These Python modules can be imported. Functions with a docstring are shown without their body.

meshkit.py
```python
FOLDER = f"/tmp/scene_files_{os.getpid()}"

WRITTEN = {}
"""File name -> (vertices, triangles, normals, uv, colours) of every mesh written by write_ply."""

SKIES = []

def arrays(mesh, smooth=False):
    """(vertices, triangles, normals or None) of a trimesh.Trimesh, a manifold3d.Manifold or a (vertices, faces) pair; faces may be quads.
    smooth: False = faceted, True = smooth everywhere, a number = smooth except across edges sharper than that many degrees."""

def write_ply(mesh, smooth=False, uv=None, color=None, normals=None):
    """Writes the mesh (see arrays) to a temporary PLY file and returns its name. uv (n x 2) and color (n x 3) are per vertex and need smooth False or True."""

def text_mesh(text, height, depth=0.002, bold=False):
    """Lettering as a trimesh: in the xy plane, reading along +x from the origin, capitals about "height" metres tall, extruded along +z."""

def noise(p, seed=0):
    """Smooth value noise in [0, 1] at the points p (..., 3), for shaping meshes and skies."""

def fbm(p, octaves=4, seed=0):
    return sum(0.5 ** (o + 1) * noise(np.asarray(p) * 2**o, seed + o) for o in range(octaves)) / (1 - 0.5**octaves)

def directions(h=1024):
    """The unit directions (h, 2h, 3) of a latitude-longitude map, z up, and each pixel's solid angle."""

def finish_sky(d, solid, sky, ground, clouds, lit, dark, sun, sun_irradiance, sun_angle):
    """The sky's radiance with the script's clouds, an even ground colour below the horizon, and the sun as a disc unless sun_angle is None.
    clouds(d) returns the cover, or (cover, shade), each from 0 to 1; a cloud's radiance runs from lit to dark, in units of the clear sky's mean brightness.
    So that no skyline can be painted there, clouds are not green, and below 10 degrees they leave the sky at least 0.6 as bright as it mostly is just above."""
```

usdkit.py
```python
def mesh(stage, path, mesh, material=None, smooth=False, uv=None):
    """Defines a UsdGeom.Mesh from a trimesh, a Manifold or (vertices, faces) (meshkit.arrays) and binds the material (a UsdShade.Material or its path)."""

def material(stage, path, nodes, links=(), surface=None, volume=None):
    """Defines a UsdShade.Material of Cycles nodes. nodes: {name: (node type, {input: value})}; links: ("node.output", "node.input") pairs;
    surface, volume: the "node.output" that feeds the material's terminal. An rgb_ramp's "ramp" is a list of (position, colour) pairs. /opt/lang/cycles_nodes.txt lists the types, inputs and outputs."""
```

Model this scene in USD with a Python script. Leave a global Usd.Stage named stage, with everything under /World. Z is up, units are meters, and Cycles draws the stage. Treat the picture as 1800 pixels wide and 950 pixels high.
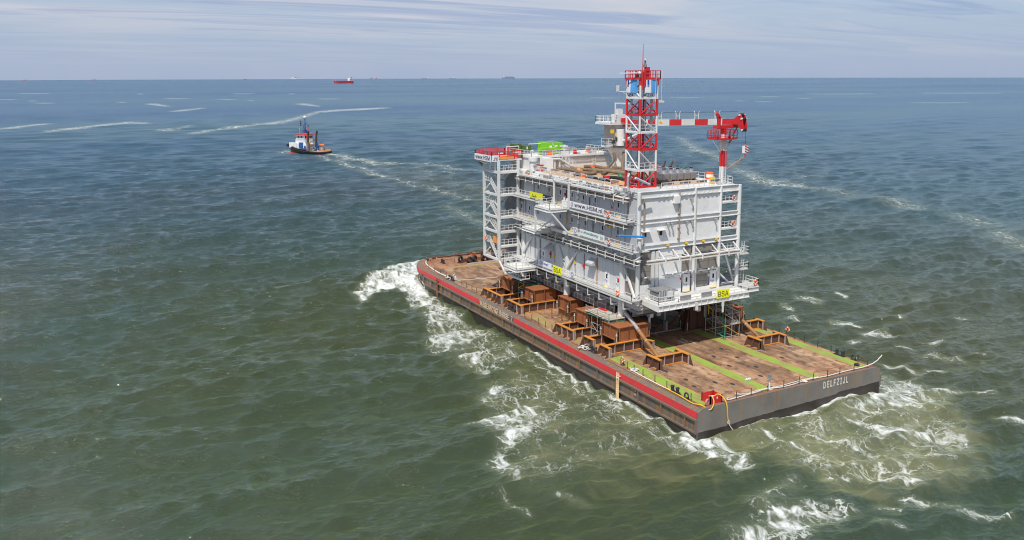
import math, random
import numpy as np, trimesh, shapely
from shapely.geometry import Polygon
from pxr import Usd, UsdGeom, UsdLux, UsdShade, Gf, Sdf, Vt
import usdkit, meshkit

stage = Usd.Stage.CreateInMemory()
UsdGeom.Xform.Define(stage, '/World')
rnd = random.Random(7)
PI = math.pi

# ---------------------------------------------------------------- camera
EYE = np.array([-76.04176, 83.27118, 43.8057])
YAW, PITCH, ROLL, FPX, PPY = -0.4953483, 0.1509512, -0.00267966, 1490.8527, 359.2155
def camera():
    fw = np.array([math.cos(YAW)*math.cos(PITCH), math.sin(YAW)*math.cos(PITCH), -math.sin(PITCH)])
    r = np.array([math.sin(YAW), -math.cos(YAW), 0.0]); u = np.cross(r, fw)
    r2 = r*math.cos(ROLL)+u*math.sin(ROLL); u2 = -r*math.sin(ROLL)+u*math.cos(ROLL)
    c = UsdGeom.Camera.Define(stage, '/World/camera')
    m = Gf.Matrix4d(*r2, 0, *u2, 0, *(-fw), 0, *EYE, 1)
    c.AddTransformOp().Set(m)
    c.CreateHorizontalApertureAttr(36.0); c.CreateVerticalApertureAttr(36.0*540/1024)
    c.CreateFocalLengthAttr(36.0*FPX/1800)
    c.CreateVerticalApertureOffsetAttr(-(475-PPY)/1800*36.0)
    c.CreateClippingRangeAttr(Gf.Vec2f(1.0, 120000.0))
    c.CreateExposureAttr(EXPOSURE)
EXPOSURE = 0.22
camera()

# ---------------------------------------------------------------- sky and sun
SUN = np.array([-.39, .44, 1.0]); SUN /= np.linalg.norm(SUN)
SUN_EL, SUN_ROT = math.asin(SUN[2]), math.atan2(SUN[0], SUN[1])
def sky():
    n = {'tc': ('texture_coordinate', {}),
         'sky': ('sky_texture', {'sky_type': 'single_scattering', 'sun_disc': False, 'sun_elevation': SUN_EL, 'sun_rotation': SUN_ROT, 'air_density': 1.0, 'aerosol_density': 0.6, 'ozone_density': 2.0}),
         's': ('separate_xyz', {}),
         'zo': ('math', {'math_type': 'add', 'value2': 0.045}), 'zm': ('math', {'math_type': 'maximum', 'value2': 0.012}),
         'dx': ('math', {'math_type': 'divide'}), 'dy': ('math', {'math_type': 'divide'}),
         'pl': ('combine_xyz', {'z': 3.0}),
         'mp': ('mapping', {'rotation': (0, 0, 0.50), 'scale': (0.36, 0.15, 1)}),
         'n1': ('noise_texture', {'scale': 1.5, 'detail': 7.0, 'roughness': 0.58, 'distortion': 0.7}),
         'r1': ('rgb_ramp', {'ramp': [(0.40, (0, 0, 0)), (0.52, (.42, .42, .42)), (0.64, (1, 1, 1))]}),
         'mp2': ('mapping', {'rotation': (0, 0, 0.62), 'scale': (0.9, 0.16, 1), 'location': (5, 3, 0)}),
         'n2': ('noise_texture', {'scale': 1.3, 'detail': 6.0, 'roughness': 0.6, 'distortion': 0.8}),
         'r2': ('rgb_ramp', {'ramp': [(0.50, (0, 0, 0)), (0.60, (1, 1, 1))]}),
         'hz': ('map_range', {'range_type': 'smoothstep', 'from_min': 0.0, 'from_max': 0.22, 'to_min': 0.86, 'to_max': 0.12, 'clamp': True}),
         'hc': ('map_range', {'range_type': 'smoothstep', 'from_min': 0.008, 'from_max': 0.075, 'to_min': 0.10, 'to_max': 0.85, 'clamp': True}),
         'm0': ('mix', {'color2': SKY_HAZE}),
         'cf': ('math', {'math_type': 'multiply'}),
         'm1': ('mix', {'color2': SKY_CLOUD}),
         'cf2': ('math', {'math_type': 'multiply'}), 'cf3': ('math', {'math_type': 'multiply', 'value2': 0.8}),
         'm2': ('mix', {'color2': SKY_BLUE}),
         'bg': ('background_shader', {'strength': SKY_STRENGTH})}
    L = [('tc.generated', 's.vector'), ('s.z', 'zm.value1'), ('zm.value', 'zo.value1'), ('s.x', 'dx.value1'), ('zo.value', 'dx.value2'), ('s.y', 'dy.value1'), ('zo.value', 'dy.value2'),
         ('dx.value', 'pl.x'), ('dy.value', 'pl.y'), ('pl.vector', 'mp.vector'), ('mp.vector', 'n1.vector'), ('n1.fac', 'r1.fac'), ('pl.vector', 'mp2.vector'), ('mp2.vector', 'n2.vector'), ('n2.fac', 'r2.fac'),
         ('s.z', 'hz.value'), ('s.z', 'hc.value'), ('sky.color', 'm0.color1'), ('hz.result', 'm0.fac'),
         ('r1.color', 'cf.value1'), ('hc.result', 'cf.value2'), ('cf.value', 'm1.fac'), ('m0.color', 'm1.color1'),
         ('r2.color', 'cf2.value1'), ('hc.result', 'cf2.value2'), ('cf2.value', 'cf3.value1'), ('cf3.value', 'm2.fac'), ('m1.color', 'm2.color1'), ('m2.color', 'bg.color')]
    mat = usdkit.material(stage, '/World/Looks/sky_light', n, L, surface='bg.background')
    d = UsdLux.DomeLight.Define(stage, '/World/sky')
    UsdShade.MaterialBindingAPI.Apply(d.GetPrim()).Bind(mat)
    d.GetPrim().SetCustomDataByKey('kind', 'structure')
    s = UsdLux.DistantLight.Define(stage, '/World/sun')
    s.CreateNormalizeAttr(True); s.CreateIntensityAttr(SUN_INTENSITY); s.CreateAngleAttr(0.5); s.CreateColorAttr(Gf.Vec3f(1.0, 0.95, 0.87))
    z = SUN; x = np.cross([0, 0, 1.0], z); x /= np.linalg.norm(x); y = np.cross(z, x)
    s.AddTransformOp().Set(Gf.Matrix4d(*x, 0, *y, 0, *z, 0, 0, 0, 300, 1))
SKY_HAZE, SKY_CLOUD, SKY_BLUE = (3.05, 3.8, 5.5), (5.3, 5.4, 6.0), (2.7, 3.5, 5.3)
SKY_STRENGTH, SUN_INTENSITY = 0.10, 1.0
sky()

# ---------------------------------------------------------------- helpers
USED, LOC, PREFIX = {}, {}, '/World/'
def fresh(parent, name):
    k = parent + '/' + name; n = USED.get(k, 0); USED[k] = n + 1
    return k if n == 0 else '%s_%03d' % (k, n)
def tag(path, label=None, cat=None, group=None, kind=None):
    p = stage.GetPrimAtPath(path)
    for k, v in (('label', label), ('category', cat), ('group', group), ('kind', kind)):
        if v: p.SetCustomDataByKey(k, v)
def place(path, loc, rot=0.0):
    x = UsdGeom.Xformable(stage.GetPrimAtPath(path))
    x.ClearXformOpOrder()
    t = x.AddTranslateOp()
    t.Set(Gf.Vec3d(*map(float, loc))); x.AddRotateZOp().Set(math.degrees(rot))
def thing(name, label, cat, loc=(0, 0, 0), rot=0.0, group=None, kind=None):
    path = fresh('/World', name); UsdGeom.Xform.Define(stage, path)
    place(path, loc, rot); LOC[path] = (np.array(loc, float), rot); tag(path, label, cat, group, kind)
    return path
def dup(src, loc, rot=0.0, label=None, group=None, name=None):
    path = fresh('/World', name or src.rsplit('/', 1)[1].rstrip('0123456789').rstrip('_'))
    x = UsdGeom.Xform.Define(stage, path); p = x.GetPrim()
    p.GetReferences().AddInternalReference(src); p.SetInstanceable(True)
    x.ClearXformOpOrder(); x.AddTranslateOp().Set(Gf.Vec3d(*map(float, loc))); x.AddRotateZOp().Set(math.degrees(rot))
    tag(path, label, None, group)
    return path
def unit(v): v = np.asarray(v, float); return v/np.linalg.norm(v)
class MB:
    def __init__(s): s.V, s.F, s.n = [], [], 0
    def add(s, v, f):
        v = np.asarray(v, float); f = np.asarray(f, int)
        if f.shape[1] == 4: f = np.vstack([f[:, [0, 1, 2]], f[:, [0, 2, 3]]])
        s.V.append(v); s.F.append(f + s.n); s.n += len(v); return s
    BF = np.array([[0, 2, 3, 1], [4, 5, 7, 6], [0, 1, 5, 4], [2, 6, 7, 3], [0, 4, 6, 2], [1, 3, 7, 5]])
    def box(s, x0, x1, y0, y1, z0, z1):
        x0, x1 = sorted((x0, x1)); y0, y1 = sorted((y0, y1)); z0, z1 = sorted((z0, z1))
        return s.add([(x, y, z) for x in (x0, x1) for y in (y0, y1) for z in (z0, z1)], MB.BF[:, ::-1][:, :])
    def obox(s, c, ax, ay, az):
        c, ax, ay, az = (np.asarray(q, float) for q in (c, ax, ay, az))
        return s.add([c + i*ax + j*ay + k*az for i in (-1, 1) for j in (-1, 1) for k in (-1, 1)], MB.BF[:, ::-1])
    def bar(s, p, q, w, h=None, up=(0, 0, 1)):
        p, q = np.asarray(p, float), np.asarray(q, float); d = unit(q-p); h = h or w
        if abs(d @ np.asarray(up, float)) > .99: up = (1, 0, 0)
        y = unit(np.cross(up, d)); z = np.cross(d, y)
        return s.obox((p+q)/2, (q-p)/2, y*w/2, z*h/2)
    def ibeam(s, p, q, h, w, t=.06, up=(0, 0, 1)):
        p, q = np.asarray(p, float), np.asarray(q, float); d = unit(q-p); y = unit(np.cross(up, d)); z = np.cross(d, y)
        for o in (h/2-t/2, -h/2+t/2): s.obox((p+q)/2+z*o, (q-p)/2, y*w/2, z*t/2)
        return s.obox((p+q)/2, (q-p)/2, y*t/2, z*(h/2-t))
    def tube(s, p, q, r, n=10, r2=None, cap=True):
        p, q = np.asarray(p, float), np.asarray(q, float); d = unit(q-p); a = unit(np.cross(d, (0, 0, 1) if abs(d[2]) < .9 else (1, 0, 0))); b = np.cross(d, a)
        t = np.arange(n)*2*PI/n; c = np.cos(t)[:, None]*a + np.sin(t)[:, None]*b; r2 = r if r2 is None else r2
        v = np.vstack([p + c*r, q + c*r2, [p], [q]]); i = np.arange(n); j = (i+1) % n
        f = [np.stack([i, i+n, j], 1), np.stack([j, i+n, j+n], 1)]
        if cap: f += [np.stack([i, j, np.full(n, 2*n)], 1), np.stack([j+n, i+n, np.full(n, 2*n+1)], 1)]
        return s.add(v, np.vstack(f)[:, ::-1] if False else np.vstack(f))
    def path(s, pts, r, n=8, closed=False):
        pts = np.asarray(pts, float); m = len(pts)
        if closed: tn = np.roll(pts, -1, 0)-np.roll(pts, 1, 0)
        else: tn = np.gradient(pts, axis=0)
        tn /= np.maximum(np.linalg.norm(tn, axis=1, keepdims=True), 1e-9)
        ref = np.array([0, 0, 1.0]) if np.abs(tn[:, 2]).max() < .95 else np.array([.31, .77, .55])
        a = np.cross(tn, ref); a /= np.maximum(np.linalg.norm(a, axis=1, keepdims=True), 1e-9); b = np.cross(tn, a)
        t = np.arange(n)*2*PI/n; rr = np.broadcast_to(np.asarray(r, float), (m,))
        v = (pts[:, None] + rr[:, None, None]*(np.cos(t)[None, :, None]*a[:, None] + np.sin(t)[None, :, None]*b[:, None])).reshape(-1, 3)
        k = m if closed else m-1; F = []
        i = np.arange(n); j = (i+1) % n
        for q in range(k):
            o, w = q*n, ((q+1) % m)*n
            F.append(np.stack([o+i, w+i, w+j, o+j], 1))
        return s.add(v, np.vstack(F)) if closed else s.add(v, np.vstack(F)).add(v[:n], [(0, x, x+1) for x in range(1, n-1)]).add(v[-n:], [(0, x+1, x) for x in range(1, n-1)])
    def ring(s, c, axis, R, r, n=20, k=8, a0=0, a1=2*PI):
        axis = unit(axis); a = unit(np.cross(axis, (0, 0, 1) if abs(axis[2]) < .9 else (1, 0, 0))); b = np.cross(axis, a); full = abs(a1-a0) > 6.28
        t = np.linspace(a0, a1, n, endpoint=not full); c = np.asarray(c, float)
        return s.path(c + R*(np.cos(t)[:, None]*a + np.sin(t)[:, None]*b), r, k, closed=full)
    def prism(s, pts, off):
        """pts: planar polygon (n,3), extruded by the vector off."""
        pts = np.asarray(pts, float); off = np.asarray(off, float); n = len(pts)
        e1 = unit(pts[1]-pts[0]); nn = None
        for k in range(2, n):
            c = np.cross(e1, pts[k]-pts[0])
            if np.linalg.norm(c) > 1e-6: nn = unit(c); break
        e2 = np.cross(nn, e1); uv = np.stack([(pts-pts[0]) @ e1, (pts-pts[0]) @ e2], 1)
        import mapbox_earcut
        f = np.asarray(mapbox_earcut.triangulate_float64(uv, np.array([n]))).reshape(-1, 3)
        i = np.arange(n); j = (i+1) % n
        s.add(np.vstack([pts, pts+off]), np.vstack([f[:, ::-1], f+n, np.stack([i, j, j+n], 1), np.stack([i, j+n, i+n], 1)]))
        return s
    def mesh(s, tm, T=None):
        v = np.array(tm.vertices); f = np.array(tm.faces)
        if T is not None: v = v @ np.asarray(T)[:3, :3].T + np.asarray(T)[:3, 3]
        return s.add(v, f)
    def ball(s, c, r, sub=2, sc=(1, 1, 1)):
        t = trimesh.creation.icosphere(sub, 1.0); return s.add(np.array(t.vertices)*r*np.array(sc)+np.asarray(c, float), t.faces)
    def text(s, txt, h, org, ex, ey, depth=.03, bold=False, width=None):
        t = meshkit.text_mesh(txt, h, depth, bold); ex, ey = unit(ex), unit(ey); ez = np.cross(ex, ey); v = np.array(t.vertices)
        if width: v[:, 0] *= width/(v[:, 0].max())
        return s.add(np.asarray(org, float) + v @ np.stack([ex, ey, ez]), t.faces)
def fixed(v, f):
    t = trimesh.Trimesh(v, f, process=False)
    return t
def build(parent, name, mb, mat, smooth=False, label=None, kind=None):
    path = fresh(parent, name); root = '/'.join(parent.split('/')[:3])
    v, f = np.vstack(mb.V), np.vstack(mb.F)
    if root in LOC:
        l, r = LOC[root]; v = v-l
        if r: c, s_ = math.cos(-r), math.sin(-r); v = v @ np.array([[c, -s_, 0], [s_, c, 0], [0, 0, 1]]).T
    usdkit.mesh(stage, path, trimesh.Trimesh(v, f, process=False), M[mat] if isinstance(mat, str) else mat, smooth=smooth)
    if label or kind: tag(path, label, None, None, kind)
    return path
def solo(name, mb, mat, label, cat, group=None, kind=None, smooth=False):
    """a thing that is one mesh; its origin at the middle of its base"""
    v = np.vstack(mb.V); lo, hi = v.min(0), v.max(0); c = np.array([(lo[0]+hi[0])/2, (lo[1]+hi[1])/2, lo[2]])
    path = fresh('/World', name)
    usdkit.mesh(stage, path, trimesh.Trimesh(v-c, np.vstack(mb.F), process=False), M[mat], smooth=smooth)
    place(path, c); tag(path, label, cat, group, kind)
    return path

# ---------------------------------------------------------------- materials
M = {}
def paint(name, col, col2=None, amt=.5, scale=.6, rough=.5, metal=0.0, streak=None, streak_amt=.5, streak_pos=(.56, .68), bump=0.0, bscale=2.0, bdist=.05, tint=0.0, stretch=(1, 1, 1), spec=.5):
    """col: base colour; col2: patches of a second tone; streak: a rust colour running down in thin stripes; tint: tone variation from copy to copy."""
    col2 = col2 or tuple(c*.82 for c in col)
    n = {'g': ('geometry', {}), 'mp': ('mapping', {'scale': stretch}), 'n': ('noise_texture', {'scale': scale, 'detail': 6.0, 'roughness': .62}),
         'r': ('rgb_ramp', {'ramp': [(.36, (0, 0, 0)), (.64, (1, 1, 1))]}), 'fa': ('math', {'math_type': 'multiply', 'value2': amt}),
         'm': ('mix', {'color1': col, 'color2': col2}), 'p': ('principled_bsdf', {'roughness': rough, 'metallic': metal, 'specular_ior_level': spec})}
    L = [('g.position', 'mp.vector'), ('mp.vector', 'n.vector'), ('n.fac', 'r.fac'), ('r.color', 'fa.value1'), ('fa.value', 'm.fac')]
    out = 'm.color'
    if streak:
        n.update({'sm': ('mapping', {'scale': (1.4, 1.4, .10)}), 'sn': ('noise_texture', {'scale': 1.2, 'detail': 5.0, 'roughness': .65}),
                  'sr': ('rgb_ramp', {'ramp': [(streak_pos[0], (0, 0, 0)), (streak_pos[1], (1, 1, 1))]}), 'sa': ('math', {'math_type': 'multiply', 'value2': streak_amt}), 's': ('mix', {'color2': streak})})
        L += [('g.position', 'sm.vector'), ('sm.vector', 'sn.vector'), ('sn.fac', 'sr.fac'), ('sr.color', 'sa.value1'), ('sa.value', 's.fac'), (out, 's.color1')]; out = 's.color'
    if tint:
        n.update({'oi': ('object_info', {}), 'tr': ('map_range', {'to_min': 1-tint, 'to_max': 1+tint}), 'hv': ('hsv', {})})
        L += [('oi.random', 'tr.value'), ('tr.result', 'hv.value'), (out, 'hv.color')]; out = 'hv.color'
    L.append((out, 'p.base_color'))
    if bump:
        n.update({'bn': ('noise_texture', {'scale': bscale, 'detail': 3.0}), 'b': ('bump', {'strength': bump, 'distance': bdist})})
        L += [('mp.vector', 'bn.vector'), ('bn.fac', 'b.height'), ('b.normal', 'p.normal')]
    M[name] = usdkit.material(stage, '/World/Looks/' + name, n, L, surface='p.BSDF')
RUST = (.27, .088, .030)
paint('white_paint', (.72, .72, .71), (.55, .55, .53), .65, .35, .42, streak=(.42, .30, .2), streak_amt=.35, streak_pos=(.60, .72))
paint('wall_white', (.80, .795, .785), (.70, .695, .685), .6, .25, .45, bump=.5, bscale=.42, bdist=.22, streak=(.45, .42, .38), streak_amt=.3, streak_pos=(.6, .75))
paint('wall_grey', (.49, .495, .52), (.41, .415, .43), .5, .3, .45, streak=(.36, .33, .3), streak_amt=.4, streak_pos=(.6, .72), tint=.03)  # white wall paint with the port side's shade mixed into the colour
paint('pipe_rust', (.30, .26, .22), (.36, .22, .13), .7, 1.0, .5)
paint('notice', (.30, .30, .42), None, .3, 1, .5)
paint('wall_pale', (.66, .66, .67), (.55, .55, .56), .6, .35, .45, streak=(.40, .36, .32), streak_amt=.45, streak_pos=(.58, .7), bump=.3, bscale=.5, bdist=.12)  # same white wall paint, painted lighter for the sunlit lower storey
paint('galvanised', (.42, .43, .43), (.33, .34, .34), .6, 1.2, .5, metal=.25)
paint('grating', (.5, .5, .49), (.36, .36, .35), .7, 1.5, .7)
paint('pale_deck', (.72, .71, .68), (.55, .54, .5), .7, .8, .6)
paint('louvre', (.25, .225, .20), (.19, .17, .15), .5, .7, .55)
paint('dark_steel', (.035, .034, .034), (.05, .04, .035), .5, .8, .55)
paint('mid_grey', (.22, .22, .225), (.16, .16, .16), .5, .8, .5)
paint('grey_unit', (.33, .335, .36), (.25, .25, .27), .5, .8, .4, metal=.3)
paint('steel_pipe', (.50, .50, .51), (.40, .40, .40), .5, 1.0, .35, metal=.4)
paint('red_paint', (.62, .025, .028), (.50, .02, .022), .5, .6, .4)
paint('red_band', (.74, .045, .058), (.60, .045, .05), .8, .5, .55, streak=(.22, .09, .04), streak_amt=.6, streak_pos=(.56, .7))
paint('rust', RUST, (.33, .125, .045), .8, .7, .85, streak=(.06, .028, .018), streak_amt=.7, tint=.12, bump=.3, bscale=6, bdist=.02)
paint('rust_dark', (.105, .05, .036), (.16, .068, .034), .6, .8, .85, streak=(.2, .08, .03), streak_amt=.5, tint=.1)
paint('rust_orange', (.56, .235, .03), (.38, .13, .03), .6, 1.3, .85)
paint('rust_tube', (.34, .165, .05), (.17, .075, .035), .8, .5, .6, streak=(.5, .45, .38), streak_amt=.4)
paint('rust_dry', (.30, .13, .06), (.19, .075, .035), .8, .9, .85)
paint('weld_grey', (.45, .43, .42), (.3, .22, .18), .6, 1.5, .6)
paint('deck_edge', (.25, .115, .055), (.14, .085, .06), .8, .8, .85, bump=.25, bscale=4, bdist=.03)
paint('green_paint', (.20, .42, .022), (.26, .40, .09), .6, .9, .7)
paint('yellow_line', (.55, .30, .035), (.35, .18, .05), .7, 1.2, .75)
paint('orange_line', (.34, .11, .04), (.24, .09, .045), .7, 1.2, .8)
paint('hull_side', (.12, .115, .115), (.19, .13, .08), .85, .22, .6, streak=(.30, .15, .05), streak_amt=.75, streak_pos=(.52, .63), bump=.25, bscale=.8, bdist=.06)
paint('hull_panel', (.105, .102, .10), (.19, .145, .08), .8, .22, .55, streak=(.30, .15, .05), streak_amt=.85, streak_pos=(.50, .60), tint=.14, bump=.35, bscale=.9, bdist=.06)
paint('strake', (.135, .118, .105), (.20, .13, .085), .8, .9, .75, streak=(.28, .12, .05), streak_amt=.7, streak_pos=(.5, .6))
paint('hull_stern', (.205, .19, .175), (.16, .145, .13), .8, .35, .6, streak=(.30, .17, .06), streak_amt=.85, streak_pos=(.57, .66), bump=.45, bscale=.5, bdist=.08)
paint('boot_top', (.028, .025, .024), (.06, .04, .03), .7, .8, .45)
paint('letter_white', (.86, .80, .66), (.66, .38, .10), .9, .7, .6)
paint('letter_pale', (.74, .72, .66), (.55, .48, .38), .6, .8, .6)
paint('letter_dark', (.03, .02, .06), (.05, .035, .09), .5, 1, .5)
paint('banner_white', (.80, .80, .82), (.70, .70, .73), .5, 1.1, .6)
paint('banner_yellow', (.78, .76, .03), (.7, .66, .02), .5, 1, .5)
paint('sign_yellow', (.90, .93, .0), (.86, .86, .0), .5, 1, .5)
paint('banner_navy', (.03, .035, .06), None, .5, 1, .5)
paint('letter_green', (.01, .28, .15), None, .3, 1, .5)
paint('letter_blue', (.03, .07, .36), None, .3, 1, .5)
paint('sky_blue_sheet', (.09, .33, .72), (.13, .42, .78), .6, .7, .5, bump=.4, bscale=.8, bdist=.08)
paint('blue_paint', (.02, .25, .68), (.02, .2, .55), .5, 1, .4)
paint('blue_white', (.72, .74, .78), (.2, .4, .75), .5, 2.5, .4)
paint('reel_pink', (.55, .22, .22), (.4, .15, .15), .6, 2.5, .7)
paint('tug_blue', (.02, .13, .42), (.03, .07, .2), .7, 1.6, .45)
paint('orange', (.85, .16, .03), (.7, .12, .02), .5, 1.5, .5)
paint('yellow_paint', (.82, .50, .02), (.7, .4, .02), .5, 1.5, .5)
paint('lime_green', (.20, .56, .015), (.17, .48, .015), .5, .8, .45)
paint('dark_green', (.07, .14, .03), (.05, .1, .025), .5, .8, .5)
paint('timber', (.50, .34, .20), (.36, .23, .13), .8, .6, .85, stretch=(.5, 2.5, 1), tint=.1)
paint('rope_white', (.66, .64, .60), (.48, .44, .40), .6, 2.0, .9)
paint('rope_yellow', (.72, .46, .04), (.6, .36, .04), .6, 2.0, .8)
paint('rope_brown', (.16, .115, .075), (.24, .18, .12), .7, 1.6, .95, bump=.5, bscale=5, bdist=.05, tint=.15)
paint('sling_orange', (.85, .34, .08), (.6, .2, .05), .6, 2.0, .8)
paint('black_rubber', (.018, .018, .018), (.03, .028, .026), .5, 1.5, .7)
paint('window_dark', (.02, .024, .03), None, .2, 1, .12)
paint('tug_black', (.02, .021, .026), (.035, .03, .03), .5, .6, .5)
paint('tug_white', (.76, .77, .78), (.62, .62, .62), .5, .4, .4)
paint('tug_red', (.60, .03, .05), None, .5, 1, .5)
paint('exhaust_brown', (.10, .06, .04), (.05, .03, .025), .6, 1.0, .7)
paint('tug_deck', (.50, .24, .09), (.38, .18, .08), .7, .7, .8)
paint('plank', (.52, .47, .36), (.38, .33, .24), .7, 1.0, .85, stretch=(.6, 2, 1), tint=.15)
paint('scaffold_tube', (.46, .47, .47), (.3, .29, .27), .6, 1.5, .45, metal=.4)
paint('scaffold_green', (.03, .33, .19), None, .5, 1, .5)
paint('crane_grey', (.42, .42, .41), (.35, .35, .34), .5, .6, .5)
paint('far_red', (.62, .06, .07), (.5, .05, .06), .4, .05, .6)
paint('far_white', (.75, .75, .77), None, .3, .05, .6)
paint('far_blue', (.20, .24, .36), None, .3, .05, .6)
paint('copper', (.45, .22, .12), (.3, .15, .09), .6, 1.5, .6)

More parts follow.
